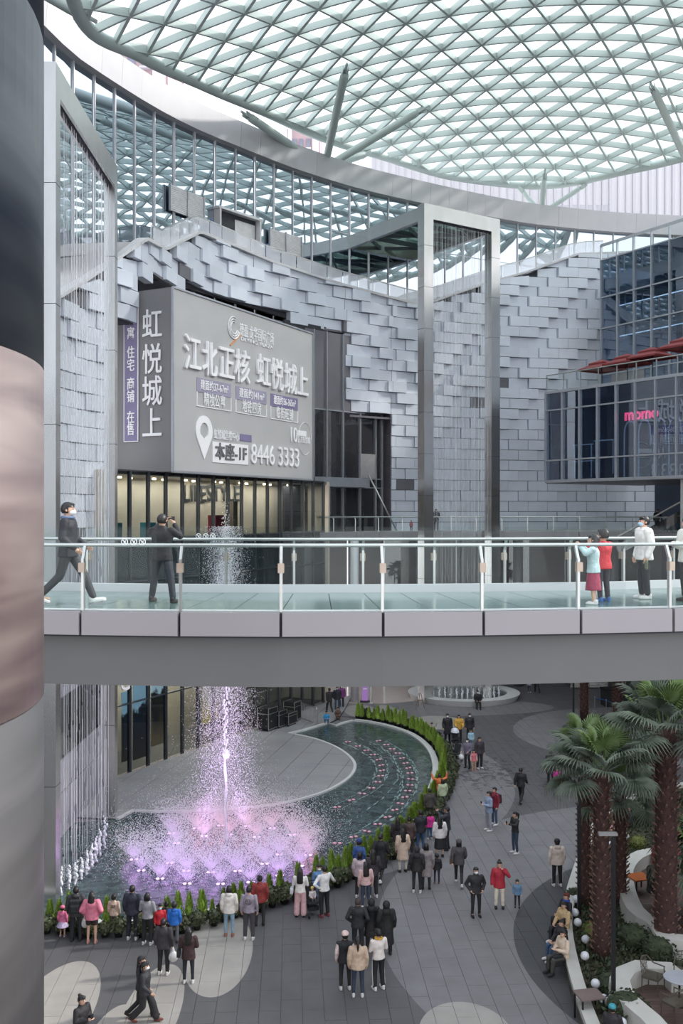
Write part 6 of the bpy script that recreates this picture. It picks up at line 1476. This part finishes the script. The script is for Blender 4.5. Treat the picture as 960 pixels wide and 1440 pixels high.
M_eye = mat('dark eye', srgb(26, 20, 18), 0.2); M_lip = mat('lip', srgb(168, 104, 94), 0.5); M_maskw = mat('white face mask', srgb(226, 232, 236), 0.7); M_maskb = mat('pale blue face mask', srgb(160, 198, 216), 0.7)
M_phone = mat('phone', srgb(30, 30, 34), 0.2); M_bagw = mat('white plastic bag', srgb(226, 224, 224), 0.35, var=0.06, scale=12, bump=0.4)
SHW = plain((214, 212, 210)); SHB = plain((30, 29, 30))
def person(px, py, h, face, pose, top, bottom, hair, label, shoes=SHB, mask=None, bag=None, group=None, at=None, z=0.0, kid=None, skin=SKIN):
    g = G(px, py, z) if at is None else V(at); s_ = h/1.70; kid = h < 1.32 if kid is None else kid; J = joints(pose); l = J['lift']; k = head_k(kid)
    if kid: s_ = h/1.78
    e = empty('person', g, math.radians(face), label=label, cat='person', group=group); e.scale = (s_*1.10, s_*1.10, s_)
    obj('body', body_mesh(pose, kid), skin, e)
    if top: obj({'shirt': 'shirt', 'hoodie': 'hoodie', 'coat': 'coat', 'vest': 'vest', 'puffer': 'padded_jacket', 'cloak': 'long_coat', 'cardigan': 'cardigan'}.get(top[0], 'jacket'), top_mesh(pose, top[0]), plain(top[1]), e)
    if len(top) > 2 and top[2]: obj('shirt', top_mesh(pose, 'shirt'), plain(top[2]), e)
    if bottom: obj({'skirt': 'skirt', 'tutu': 'tutu_skirt', 'shorts': 'shorts'}.get(bottom[0], 'trousers'), bottom_mesh(pose, bottom[0]), plain(bottom[1]), e)
    for i in (0, 1): obj('shoe', shoe_mesh(pose, i), shoes, e)
    hk, hc = hair if isinstance(hair, tuple) else (hair, None)
    if hk in ('beanie', 'cap', 'baseball'):
        obj('hair', once(('under', kid, l), lambda: hair_mesh('bob', kid, l).copy()) if False else hair_mesh('bob' if hk == 'baseball' else 'short', kid, l), BLACKH, e)
        c = once(('hat', hk, kid, l), lambda: (lambda m: (m.lathe([(.097*k, hz(1.615, kid, l)), (.101*k, hz(1.64, kid, l)), (.092*k, hz(1.69, kid, l)), (.06*k, hz(1.728, kid, l)), (.012*k, hz(1.738, kid, l))], (0, .01, 0), 18), (m.prism([(.08*k*math.cos(a), -.085*k + .10*k*math.sin(a)) for a in [math.pi + math.pi*t/10 for t in range(11)]], hz(1.625, kid, l), hz(1.637, kid, l)) if hk != 'beanie' else None), m.mesh('hat', True))[-1])(MB()))
        obj('hat', c, plain(hc or (30, 30, 32)), e)
    else: obj('headscarf' if hk == 'hood' else 'hair', hair_mesh(hk, kid, l), plain(hc) if hc else BLACKH, e)
    def eyes_():
        m = MB()
        for q in (-1, 1): m.ball((q*.030*k, -.086*k, hz(1.592, kid, l)), (.010*k, .009*k, .006*k), 8, 6); m.ball((q*.031*k, -.087*k, hz(1.612, kid, l)), (.013*k, .006*k, .003*k), 8, 4)
        return m.mesh('eyes', True)
    obj('eyes', once(('eyes', kid, l), eyes_), M_eye, e)
    if mask: obj('face_mask', once(('mask', kid, l), lambda: MB().ball((0, -.052*k, hz(1.543, kid, l)), (.060*k, .066*k, .050*k), 14, 10).mesh('mask', True)), M_maskb if mask == 'b' else M_maskw, e)
    else: obj('mouth', once(('mouth', kid, l), lambda: MB().ball((0, -.090*k, hz(1.528, kid, l)), (.022*k, .008*k, .007*k), 10, 6).mesh('mouth', True)), M_lip, e)
    for b in ([] if bag is None else (bag if isinstance(bag, list) else [bag])):
        kind, col = b if isinstance(b, tuple) else (b, (34, 34, 36)); W = J['wri']
        if kind == 'backpack':
            o = obj('backpack', once(('bp', l), lambda: remesh((lambda m: (m.box((0, .20, 1.17+l), (.28, .15, .40)), m.box((0, .285, 1.10+l), (.22, .05, .22)), m)[-1])(MB()), .02, 4)), plain(col), e)
            obj('strap', once(('bps', l), lambda: MB().tube([(.11, .16, 1.36+l), (.11, .02, 1.47+l), (.12, -.13, 1.33+l), (.14, -.02, 1.05+l), (.12, .15, 1.0+l)], .018, 6).tube([(-.11, .16, 1.36+l), (-.11, .02, 1.47+l), (-.12, -.13, 1.33+l), (-.14, -.02, 1.05+l), (-.12, .15, 1.0+l)], .018, 6).mesh('strap')), plain(col), o)
        elif kind == 'handbag':
            o = obj('handbag', once('hb', lambda: remesh(MB().box((.27, .0, .93), (.10, .26, .20)), .016, 4)), plain(col), e); obj('strap', once('hbs', lambda: MB().tube([(.25, -.1, 1.02), (.15, -.10, 1.30), (.10, 0, 1.46), (.14, .10, 1.3), (.25, .1, 1.02)], .010, 5).mesh('strap')), plain(col), o)
        elif kind == 'tote': obj('tote_bag', once(('tote', pose), lambda: remesh(MB().box(W[0] + V((.03, 0, -.30)), (.14, .32, .34)).tube([W[0] + V((.03, -.08, -.14)), W[0] + V((.02, 0, -.05)), W[0] + V((.03, .08, -.14))], .016, 6), .016, 3)), plain(col), e)
        elif kind == 'plastic': obj('plastic_bag', once(('plas', pose), lambda: remesh(MB().ball(W[1] + V((-.02, 0, -.34)), (.15, .12, .17), 12, 8).ball(W[1] + V((-.02, 0, -.16)), (.05, .05, .12), 8, 6), .02, 3)), M_bagw, e)
        elif kind == 'phone': obj('phone', once(('ph', pose), lambda: MB().box((W[0] if pose == 'reach' else (W[0]+W[1])/2) + V((0, -.085, .06)), (.075, .012, .15)).mesh('phone')), M_phone, e)
        elif kind == 'camera': obj('phone', once(('cam', pose), lambda: MB().box((W[0]+W[1])/2 + V((0, -.05, .09)), (.15, .012, .075)).mesh('phone')), M_phone, e)
        elif kind == 'bottle': obj('bottle', once(('bot', pose), lambda: MB().lathe([(.028, 0), (.034, .02), (.034, .16), (.016, .19), (.016, .22)], W[0] + V((0, -.02, -.26)), 12).mesh('bottle')), plain(col), e)
        elif kind == 'scarf': obj('scarf', once(('scf', l), lambda: MB().tube([(.085*math.cos(a*.42), .01 + .08*math.sin(a*.42), 1.455+l) for a in range(16)], .030, 8).mesh('scarf', True)), plain(col), e)
        elif kind == 'smiley':
            o = obj('smiley_print', once('smi', lambda: MB().tube([(.085*math.cos(a*.4), .128, 1.24 + .085*math.sin(a*.4)) for a in range(17)], .007, 4).ball((-.03, .130, 1.265), (.010, .006, .022), 6, 4).ball((.03, .130, 1.265), (.010, .006, .022), 6, 4).tube([(-.045, .132, 1.21), (-.02, .132, 1.185), (.02, .132, 1.185), (.045, .132, 1.21)], .006, 4).mesh('smiley')), plain(col), e)
        elif kind == 'papers': obj('paper', once(('pap', pose), lambda: MB().box((W[0]+W[1])/2 + V((0, -.1, .03)), (.22, .16, .01)).mesh('paper')), plain(col), e)
        elif kind == 'lettering': obj('back_print', once('ltr', lambda: MB().box((-.06, .135, 1.28), (.05, .008, .05)).box((.0, .137, 1.28), (.03, .008, .05)).box((.055, .135, 1.28), (.04, .008, .05)).box((0, .135, 1.21), (.17, .008, .03)).mesh('print')), plain(col), e)
        elif kind == 'stripe': obj('side_stripe', once(('str', pose), lambda: MB().bar(J['hip'][0] + V((.085, 0, 0)), J['knee'][0] + V((.068, 0, 0)), .012, .03, (0, 1, 0)).bar(J['knee'][0] + V((.068, 0, 0)), J['ank'][0] + V((.055, 0, .06)), .012, .03, (0, 1, 0)).bar(J['hip'][1] + V((-.085, 0, 0)), J['knee'][1] + V((-.068, 0, 0)), .012, .03, (0, 1, 0)).bar(J['knee'][1] + V((-.068, 0, 0)), J['ank'][1] + V((-.055, 0, .06)), .012, .03, (0, 1, 0)).mesh('stripe')), plain(col), e)
    return e
BK, CH, NV = (32, 31, 33), (50, 49, 52), (40, 44, 58)
GA = 'people watching the fountain from its near edge'; GB = 'people standing along the hedge'; GC = 'people walking on the plaza'
# --- along the near pond edge, from the column to the middle
person(88, 1317, 1.0, 170, 'stand', ('puffer', (226, 120, 160)), ('tutu', (190, 176, 206)), ('beanie', (216, 110, 150)), 'toddler in pink padded jacket, pink hat and lilac tutu', plain((200, 170, 180)), group=GA)
person(107, 1323, 1.74, 185, 'stand', ('hoodie', (58, 58, 62)), ('pants', (36, 36, 40)), 'short', 'man in dark grey hooded jacket with black backpack and white carrier bag', SHB, bag=['backpack', 'plastic'], group=GA)
person(129, 1326, 1.63, 180, 'pocket', ('puffer', (216, 124, 146)), ('shorts', (48, 38, 38)), 'long', 'woman in pink jacket and dark shorts with long black hair', plain((196, 140, 130)), group=GA)
person(160, 1311, 1.26, 178, 'stand', ('jacket', (202, 178, 162)), ('slim', (110, 108, 110)), 'bun', 'girl in beige jacket with dark lettering on the back', SHW, bag=('lettering', (60, 50, 48)), group=GA)
person(186, 1321, 1.74, 176, 'stand', ('jacket', NV), ('pants', (30, 32, 40)), 'short', 'tall man in dark navy jacket facing the fountain', SHW, group=GA)
person(207, 1328, 1.64, 170, 'phone', ('shirt', (148, 146, 152)), ('pants', (34, 34, 36)), 'bob', 'woman in grey top and black trousers beside the navy jacket man', SHW, group=GA)
person(225, 1322, 1.18, 10, 'stand', ('jacket', (206, 48, 60)), ('pants', (60, 44, 50)), 'short', 'child in red coat and pale blue mask looking away from the fountain', SHB, mask='b', group=GA)
person(234, 1316, 1.12, 185, 'stand', ('jacket', (52, 48, 60)), ('slim', (50, 50, 56)), 'bun', 'small dark-haired child beside the boy in blue', SHB, group=GA)
person(245, 1326, 1.33, 178, 'stand', ('hoodie', (38, 108, 196)), ('pants', (98, 98, 104)), 'short', 'boy in bright blue hoodie and grey trousers', SHB, group=GA, kid=True)
person(230, 1370, 1.66, 170, 'stand', ('jacket', (56, 52, 56)), ('pants', (30, 30, 32)), 'short', 'man in charcoal jacket carrying a white plastic bag', SHW, bag='plastic', group=GA)
person(265, 1382, 1.62, 182, 'phone', ('cardigan', (62, 40, 42)), ('slim', (38, 42, 52)), 'long', 'woman in maroon cardigan with long hair and black handbag', SHW, bag='handbag', group=GA)
person(199, 1430, 1.66, 80, 'walk', ('jacket', (36, 36, 40)), ('pants', (30, 30, 34)), 'long', 'long-haired woman in black walking behind a masked woman', SHB, group=GC)
person(204, 1437, 1.62, 80, 'walk', ('jacket', (42, 42, 48)), ('wide', (32, 32, 36)), 'pony', 'masked woman in black jacket and flared trousers striding', plain((110, 60, 52)), mask='w', group=GC)
person(115, 1492, 1.64, 60, 'phone', ('jacket', (36, 34, 38)), ('pants', (32, 32, 34)), 'bun', 'person in black jacket with bun looking at a phone at the bottom of the view', bag='phone', group=GC)
person(322, 1316, 1.62, 178, 'stand', ('hoodie', (222, 216, 208)), ('slim', (132, 160, 180)), 'bob', 'woman in cream hooded jacket and light blue jeans', plain((150, 100, 86)), group=GA)
person(350, 1321, 1.72, 175, 'stand', ('shirt', (150, 140, 152)), ('pants', (66, 62, 66)), 'short', 'man in mauve sweatshirt with smiley face on the back', SHW, bag=('smiley', (60, 52, 62)), group=GA)
person(365, 1301, 1.66, 190, 'stand', ('jacket', (136, 48, 46)), ('slim', (46, 42, 46)), 'bun', 'woman in brick red jacket beside the smiley sweatshirt', group=GA)
person(422, 1289, 1.64, 175, 'phone', ('shirt', (232, 226, 220)), ('wide', (214, 172, 176)), 'long', 'woman in white top and wide pink trousers beside a pushchair', bag=('handbag', (206, 206, 212)), group=GA)
person(448, 1270, 1.38, 15, 'stand', ('jacket', (110, 150, 196)), ('pants', (116, 140, 176)), 'short', 'boy in light denim jacket wearing a white mask', SHW, mask='w', group=GA, kid=True)
person(456, 1289, 1.74, 215, 'akimbo', ('shirt', (222, 220, 218)), ('pants', (34, 33, 36)), 'short', 'man in white sweater and black trousers with hand on hip', plain((120, 60, 66)), group=GA)
# --- groups in the middle of the plaza
person(503, 1340, 1.70, 172, 'pocket', ('jacket', (36, 36, 38)), ('pants', (34, 34, 36)), ('short', (58, 48, 44)), 'balding man in black leather jacket seen from behind', group=GC)
person(522, 1337, 1.64, 180, 'stand', ('coat', (26, 25, 27)), ('pants', (26, 26, 28)), ('hood', (26, 25, 27)), 'woman in black coat and black head covering beside leather jacket man', group=GC)
person(543, 1342, 1.66, 185, 'stand', ('cloak', (27, 26, 28)), ('pants', (26, 26, 28)), ('hood', (26, 25, 27)), 'woman in long black coat and long black head covering', group=GC)
person(485, 1391, 1.66, 185, 'stand', ('vest', (32, 32, 36), (226, 206, 204)), ('slim', (32, 32, 34)), ('cap', (222, 196, 190)), 'woman in black vest and pale pink cap standing in a threesome', SHW, group=GC)
person(503, 1401, 1.68, 180, 'stand', ('jacket', (196, 172, 150)), ('slim', (48, 58, 74)), 'pony', 'woman in tan fleece jacket with long ponytail and blue jeans', SHW, group=GC)
person(532, 1391, 1.74, 205, 'phone', ('shirt', (222, 212, 206)), ('pants', (30, 30, 32)), 'short', 'man in cream sweater with mustard collar', SHW, bag=[('scarf', (206, 160, 50)), ('stripe', (220, 220, 220))], group=GC)
person(506, 1262, 1.62, 165, 'stand', ('jacket', (196, 176, 180)), ('pants', (34, 32, 36)), 'bob', 'woman in pink checked jacket with navy hood and green strap', SHW, bag=('scarf', (42, 48, 78)), group=GB)
person(514, 1277, 1.60, 190, 'stand', ('shirt', (206, 170, 168)), ('slim', (58, 66, 84)), 'long', 'woman with long dark hair and jeans in the crowd by the hedge', SHW, group=GB)
person(524, 1262, 1.72, 195, 'stand', ('jacket', (52, 48, 54)), ('pants', (36, 34, 38)), 'long', 'person in dark shawl in the crowd carrying a patterned bag', SHW, bag=('tote', (170, 168, 176)), group=GB)
person(505, 1236, 1.5, 160, 'stand', ('jacket', (62, 92, 150)), ('pants', (44, 44, 52)), ('beanie', (40, 60, 110)), 'child in blue hat raised above the crowd at the hedge', group=GB, kid=True)
person(535, 1239, 1.76, 160, 'walk', ('coat', (30, 29, 32)), ('slim', (30, 29, 32)), 'short', 'man in long black coat walking past the hedge with white shoes', SHW, group=GB)
person(566, 1226, 1.66, 195, 'stand', ('coat', (208, 184, 164)), ('pants', (208, 200, 190)), 'long', 'woman in long beige coat and cream trousers by the hedge', SHB, group=GB)
person(559, 1207, 1.62, 170, 'stand', ('coat', (44, 40, 44)), ('pants', (36, 34, 36)), 'long', 'woman in dark coat with black bag behind the beige coat', bag='tote', group=GB)
person(575, 1205, 1.6, 180, 'stand', ('jacket', (78, 62, 60)), ('pants', (44, 40, 42)), 'bun', 'person in brown jacket next to the dark coat by the hedge', group=GB)
person(591, 1198, 1.70, 200, 'phone', ('jacket', (38, 40, 48)), ('slim', (60, 92, 130)), 'short', 'man in navy jacket and blue jeans holding a white paper', SHW, bag=('papers', (226, 226, 228)), group=GB)
person(604, 1180, 1.15, 200, 'stand', ('puffer', (222, 60, 150)), ('slim', (70, 110, 150)), 'short', 'small child in hot pink jacket at the hedge', SHW, group=GB)
person(611, 1178, 1.25, 190, 'squat', ('jacket', (128, 36, 62)), ('pants', (50, 36, 44)), 'short', 'person in maroon jacket crouching by the pink child', group=GB, kid=True)
person(604, 1158, 1.55, 190, 'stand', ('jacket', (70, 66, 62)), ('pants', (50, 48, 48)), 'short', 'person in dull olive jacket half hidden behind the hedge', group=GB)
person(618, 1205, 1.64, 185, 'stand', ('jacket', (216, 210, 208)), ('skirt', (34, 32, 35)), 'long', 'woman in white jacket and long black skirt', group=GB)
person(628, 1195, 1.76, 250, 'photo', ('jacket', (44, 46, 54)), ('pants', (40, 42, 50)), 'short', 'man in black and grey jacket raising a phone to photograph the fountain', SHB, bag='camera', group=GB)
person(622, 1139, 1.42, 200, 'stand', ('jacket', (178, 190, 156)), ('slim', (96, 112, 140)), 'bob', 'girl in pale green jacket at the hedge', SHW, group=GB, kid=False)
person(618, 1130, 1.40, 190, 'armsup', ('jacket', (216, 116, 66)), ('slim', (120, 70, 60)), 'short', 'girl in orange jacket behind the pale green jacket girl', group=GB, kid=False)
person(586, 1255, 1.66, 170, 'stand', ('jacket', (36, 34, 36)), ('slim', (34, 33, 35)), ('hood', (36, 34, 36)), 'woman in black hooded jacket with black handbag and white trainers', SHW, bag='handbag', group=GC)
person(599, 1250, 1.66, 175, 'stand', ('coat', (134, 126, 126)), ('slim', (40, 36, 38)), 'bob', 'woman in long grey coat beside the black hooded jacket', SHB, group=GC)
person(614, 1242, 1.12, 180, 'stand', ('jacket', (36, 36, 40)), ('slim', (42, 50, 68)), 'short', 'little boy in black top and dark jeans beside grey coat', plain((110, 80, 60)), group=GC)
person(645, 1245, 1.68, 175, 'walk', ('jacket', (72, 68, 70)), ('slim', (38, 36, 38)), ('baseball', (78, 72, 74)), 'woman in dark grey jacket and cap walking away with brown bag', SHW, bag=('handbag', (104, 76, 58)), group=GC)
person(669, 1289, 1.68, 8, 'pocket', ('jacket', (40, 39, 42)), ('slim', (34, 33, 36)), 'short', 'masked man in black jacket facing the camera, hands in pockets', SHB, mask='w', group=GC)
person(702, 1277, 1.64, -5, 'face', ('cardigan', (172, 44, 60), (232, 226, 222)), ('pants', (226, 214, 196)), 'bun', 'woman in red cardigan and cream trousers holding a hand to her face', SHB, group=GC)
person(727, 1276, 0.98, -15, 'stand', ('jacket', (106, 136, 166)), ('slim', (36, 36, 42)), 'short', 'toddler in denim jacket with hand out to red cardigan woman', SHB, group=GC)
person(687, 1168, 1.70, -70, 'phone', ('jacket', (138, 152, 176)), ('pants', (150, 152, 160)), 'short', 'man in pale denim jacket and grey trousers looking at his phone', SHW, bag='phone', group=GC)
person(695, 1160, 1.66, -60, 'stand', ('jacket', (128, 36, 52)), ('slim', (70, 88, 116)), 'short', 'person in crimson jacket with dark backpack beside the denim man', SHW, bag=('backpack', (66, 34, 40)), group=GC)
person(724, 1200, 1.68, -65, 'reach', ('shirt', (34, 33, 35)), ('slim', (54, 68, 90)), 'pony', 'woman in black top and jeans with ponytail holding out a phone', SHW, bag='phone', group=GC)
person(732, 1129, 1.66, 150, 'walk', ('jacket', (30, 30, 33)), ('pants', (32, 31, 34)), 'short', 'man all in black walking with head bowed across the wet paving', SHB, group=GC)
# --- far part of the plaza
GD = 'people on the far side of the plaza'
person(607, 1043, 1.15, 10, 'armsup', ('shirt', (150, 146, 148)), ('slim', (120, 116, 120)), 'short', 'little child in grey raising both arms behind the hedge', SHW, group=GD)
person(629, 1044, 1.72, 5, 'stand', ('coat', (34, 34, 40)), ('pants', (32, 32, 36)), 'short', 'masked man in long black coat beside the family with pushchairs', mask='w', group=GD)
person(645, 1043, 1.62, 0, 'push', ('puffer', (196, 154, 66)), ('pants', (44, 42, 44)), 'long', 'woman in mustard yellow jacket behind the white pushchair', group=GD)
person(660, 1043, 1.70, 10, 'stand', ('jacket', (44, 42, 44)), ('pants', (40, 40, 44)), 'short', 'man in black jacket beside mustard jacket woman', mask='w', group=GD)
person(662, 1052, 1.1, 0, 'stand', ('jacket', (160, 196, 214)), ('slim', (120, 140, 160)), 'short', 'child in pale blue jacket in front of black jacket man', group=GD)
person(657, 1080, 1.60, 330, 'push', ('jacket', (112, 104, 122)), ('pants', (58, 54, 60)), 'long', 'masked woman in mauve jacket pushing the empty buggy', mask='w', bag='plastic', group=GD)
person(666, 1084, 1.15, 5, 'stand', ('vest', (214, 120, 128), (226, 200, 200)), ('slim', (190, 150, 120)), 'bob', 'girl in coral pink vest in front of mauve jacket woman', plain((200, 120, 120)), group=GD)
person(674, 1081, 1.70, 25, 'stand', ('hoodie', (58, 52, 58)), ('pants', (40, 38, 42)), 'short', 'man in dark plum hoodie standing beside the girl in coral', SHW, group=GD)
person(672, 996, 1.68, 0, 'sit', ('jacket', (34, 33, 36)), ('pants', (34, 33, 36)), 'short', 'masked man in black sitting on the rim of the round pool', mask='w', group=GD, at=(9.58, 70.05, 0.0))
person(744, 974, 1.15, 180, 'stand', ('shirt', (170, 180, 196)), ('slim', (60, 64, 76)), 'short', 'child in pale blue under the far end of the bridge', SHW, group=GD)
person(755, 974, 1.72, 180, 'walk', ('jacket', (40, 40, 46)), ('pants', (36, 36, 40)), 'short', 'adult in dark clothes next to the child under the far end of the bridge', group=GD)
person(774, 1101, 1.66, 190, 'stand', ('coat', (36, 34, 36)), ('pants', (32, 31, 34)), 'short', 'person in black half hidden by palm fronds', group=GD)
person(783, 1110, 1.10, 10, 'stand', ('puffer', (190, 44, 140)), ('slim', (60, 46, 60)), 'bob', 'child in magenta jacket beneath the palm fronds', group=GD, bag=('tote', (206, 160, 60)))
person(783, 1246, 1.72, 182, 'stand', ('hoodie', (216, 200, 188)), ('pants', (32, 31, 34)), ('beanie', (30, 29, 31)), 'person in beige hoodie and black beanie walking away beside the planter', SHW, bag=('stripe', (210, 210, 210)), group=GC)
person(463, 1002, 1.68, 200, 'walk', ('jacket', (46, 42, 46)), ('pants', (40, 38, 42)), 'short', 'man in dark jacket striding under the terrace', mask='w', group=GD)
person(474, 1000, 1.72, 0, 'stand', ('jacket', (38, 40, 48)), ('slim', (62, 76, 100)), 'short', 'masked man in navy jacket and jeans under the terrace', mask='b', group=GD)
person(480, 996, 1.64, 10, 'stand', ('jacket', (120, 54, 116)), ('pants', (44, 40, 46)), 'long', 'woman in purple jacket under the terrace', mask='w', group=GD)
person(475, 1012, 1.25, 0, 'squat', ('jacket', (90, 70, 64)), ('slim', (150, 110, 90)), 'bob', 'child in brown crouching behind the hedge end', group=GD, kid=True)
person(459, 1017, 1.2, 0, 'squat', ('jacket', (52, 140, 186)), ('slim', (40, 90, 150)), 'short', 'child in bright blue crouching on the stage corner', group=GD, kid=True, z=0.1)
# --- seated on the planter wall and the decks
GE = 'people sitting on the planter wall'
def on_wall(px, py, h, face, top, bottom, hair, label, pose='sit', **kw):
    g = G(px, py, 0.46); return person(px, py, h, face, pose, top, bottom, hair, label, at=(g.x, g.y, 0.03), group=GE, **kw)
on_wall(796, 1290, 1.66, -65, ('jacket', (34, 36, 44)), ('pants', (36, 36, 42)), ('short', (92, 40, 34)), 'person with reddish hair and blue collar sitting on the planter wall', bag=('scarf', (50, 80, 180)))
on_wall(793, 1303, 1.66, -60, ('coat', (196, 168, 128)), ('pants', (44, 46, 54)), 'long', 'woman in camel coat with long hair sitting on the planter wall', shoes=SHW)
on_wall(790, 1328, 1.62, -70, ('jacket', (40, 38, 42)), ('slim', (66, 92, 126)), 'bun', 'person in dark jacket and jeans sitting behind beige jacket woman', shoes=SHW)
on_wall(792, 1345, 1.66, -65, ('jacket', (204, 184, 164)), ('skirt' if False else 'pants', (64, 62, 58)), 'long', 'woman in beige jacket with black shoulder bag sitting at the wall', bag='tote', pose='sit_phone')
def on_deck(px, py, h, face, top, bottom, hair, label, z=0.4, **kw):
    g = G(px, py, z+0.46); return person(px, py, h, face, 'sit', top, bottom, hair, label, at=(g.x, g.y, z+0.03), group='people seated among the palms', **kw)
on_deck(915, 1252, 1.7, 60, ('coat', (28, 27, 29)), ('pants', (28, 27, 29)), ('hood', (28, 27, 29)), 'figure in black seated on the far deck behind the thick trunk')
on_deck(884, 1160, 1.7, -80, ('jacket', (32, 31, 34)), ('pants', (34, 33, 36)), 'short', 'person in black seated behind the slender palm trunks', z=0.3)
on_deck(868, 1168, 1.5, -80, ('jacket', (176, 140, 140)), ('pants', (80, 60, 60)), 'long', 'person in dusty pink seated behind the slender palm trunks', z=0.3)
g = G(852, 1442, 0.3); person(852, 1442, 1.5, 150, 'sit', ('jacket', (44, 40, 44)), ('pants', (40, 38, 40)), ('beanie', (60, 150, 165)), 'person in teal hat at the bottom of the view by planter end', at=(g.x, g.y-0.6, 0.03), group=GE)
# --- on the footbridge
GF = 'people on the footbridge'
def on_bridge(px, py, *a, **k): g = G(px, py, ZD); return person(px, py, *a, at=(g.x, g.y, ZD), group=GF, **k)
on_bridge(96, 851, 1.76, 88, 'stride', ('jacket', (36, 38, 46)), ('pants', (48, 49, 54)), 'short', 'masked man in dark jacket and white shoes striding over the bridge', shoes=SHW, mask='w', bag=('scarf', (96, 112, 140)))
on_bridge(228, 847, 1.56, 165, 'photo_step', ('jacket', (30, 30, 34)), ('pants', (42, 44, 54)), 'short', 'man in black raising his phone on the bridge to photograph the fountain', bag='camera')
on_bridge(834, 850, 1.22, -110, 'photo', ('puffer', (176, 198, 200)), ('skirt', (150, 50, 78)), 'bob', 'girl in pale blue jacket and crimson skirt on the bridge', shoes=SHW)
on_bridge(848, 846, 1.30, -150, 'photo', ('puffer', (190, 40, 52)), ('pants', (44, 40, 52)), 'short', 'boy in red padded jacket behind the girl on the bridge', shoes=plain((60, 110, 170)), kid=True)
on_bridge(905, 842, 1.52, -80, 'stand', ('puffer', (230, 226, 222)), ('pants', (34, 37, 46)), 'short', 'man in white padded jacket and blue mask holding a bottle on the bridge', shoes=SHW, mask='b', bag=('bottle', (96, 104, 84)))
on_bridge(966, 846, 1.5, -80, 'phone', ('puffer', (226, 222, 214)), ('pants', (38, 38, 42)), 'short', 'person in white jacket cut by the picture edge on the bridge', bag='papers')
# --- on the far terrace
GH = 'people on the far terrace'
def on_terr(px, Y, *a, **k): person(px, 0, *a, at=((px-480)/F*Y, Y, ZT), group=GH, **k)
on_terr(613, 78.2, 1.74, 0, 'phone', ('jacket', (34, 34, 38)), ('pants', (42, 46, 56)), 'short', 'man in black leaning at the far terrace rail below the steel frame')
on_terr(578, 77.6, 0.85, 0, 'stand', ('jacket', (206, 140, 150)), ('pants', (60, 50, 60)), 'short', 'tiny child in pink peeping over the far terrace edge')
on_terr(924, 75.6, 1.70, -20, 'stand', ('jacket', (32, 32, 36)), ('pants', (34, 34, 40)), 'short', 'adult in black on far terrace under the blue glass box')
on_terr(936, 74.6, 1.28, -30, 'stand', ('jacket', (150, 176, 200)), ('pants', (60, 84, 110)), 'short', 'child in pale blue jacket on far terrace under the blue glass box')
for k, (px, Y, lb) in enumerate(((303, 68.6, 'worker in blue cap peering over the wall top near dark doorway'), (311, 68.9, 'second worker in blue cap behind the wall top'), (321, 69.6, 'worker in blue cap nearest the porch behind the wall top'), (386, 73.6, 'worker in dark cap behind the glass balustrade'))):
    x = (px-480)/F*Y; p_, d_ = clad_at(px_s(px)); zt_ = round(edge_z(TOP, p_)/0.16)*0.16 - 0.05; q_ = p_ - Vector((d_.y, -d_.x))*0.8
    person(px, 0, 1.70, 200, 'stand', ('jacket', (60, 84, 130)), ('pants', (50, 56, 72)), ('cap', (52, 108, 168)), lb, at=(q_.x, q_.y, zt_), group='workers on the stepped roof')
# ================================================================== PUSHCHAIRS
M_strol = plain((34, 34, 38)); M_strm = mat('pushchair tube', srgb(70, 70, 74), 0.4, 0.5)
def pushchair(px, py, rz, hood, label, child=None):
    g = G(px, py); e = empty('pushchair', (g.x, g.y, 0), math.radians(rz), label=label, cat='pushchair')
    for x in (-.22, .22):
        MB().tube([(x, .30, .10), (x, -.05, .50), (x, .38, 1.02)], .014, 6).build('frame_tube', M_strm, e); MB().tube([(x, -.32, .10), (x, .10, .52)], .014, 6).build('frame_tube', M_strm, e)
        for y in (-.32, .30):
            w = MB().tube([(x + .09*0, y + .085*math.cos(a*.5236), .10 + .085*math.sin(a*.5236)) for a in range(13)], .018, 6).build('wheel', M_black, e); MB().lathe([(.02, 0), (.02, .04)], (0, 0, 0), 8).build('hub', M_strm, w).matrix_local = Matrix.Translation((x-.02, y, .10)) @ Matrix.Rotation(math.pi/2, 4, 'Y')
    MB().tube([(-.22, .38, 1.02), (.22, .38, 1.02)], .018, 8).build('handle', M_black, e)
    MB().hexa([(-.2, -.28, .46), (.2, -.28, .46), (.2, .16, .44), (-.2, .16, .44)], [(-.2, -.28, .52), (.2, -.28, .52), (.2, .16, .50), (-.2, .16, .50)]).build('seat', M_strol, e)
    MB().hexa([(-.2, .10, .48), (.2, .10, .48), (.2, .16, .46), (-.2, .16, .46)], [(-.19, .26, .98), (.19, .26, .98), (.19, .30, .96), (-.19, .30, .96)]).build('seat_back', M_strol, e)
    MB().box((0, .02, .26), (.36, .40, .14)).build('basket', M_strol, e)
    if hood:
        hm = MB(); b = MB(); b.ball((0, .08, .80), (.24, .32, .26), 14, 10); hm.add(b.v, [f for f in b.f if sum(b.v[i][2] for i in f)/len(f) > .80]); hm.build('hood', plain(hood), e, True)
    return e
ps = pushchair(439, 1286, 20, None, 'black pushchair with a child in yellow hat beside white sweater man')
person(439, 1286, 0.75, 20, 'sit', ('jacket', (216, 206, 206)), ('pants', (70, 70, 76)), ('beanie', (222, 200, 110)), 'infant in yellow hat sitting in the black pushchair', at=(ps.location.x, ps.location.y, 0.38), group=GA, kid=True)
pushchair(640, 1049, 10, (214, 216, 226), 'pushchair with white hood in front of mustard jacket woman'); pushchair(640, 1072, -40, None, 'small empty black buggy pushed by mauve jacket woman')
bpy.data.scenes.remove(TMP)
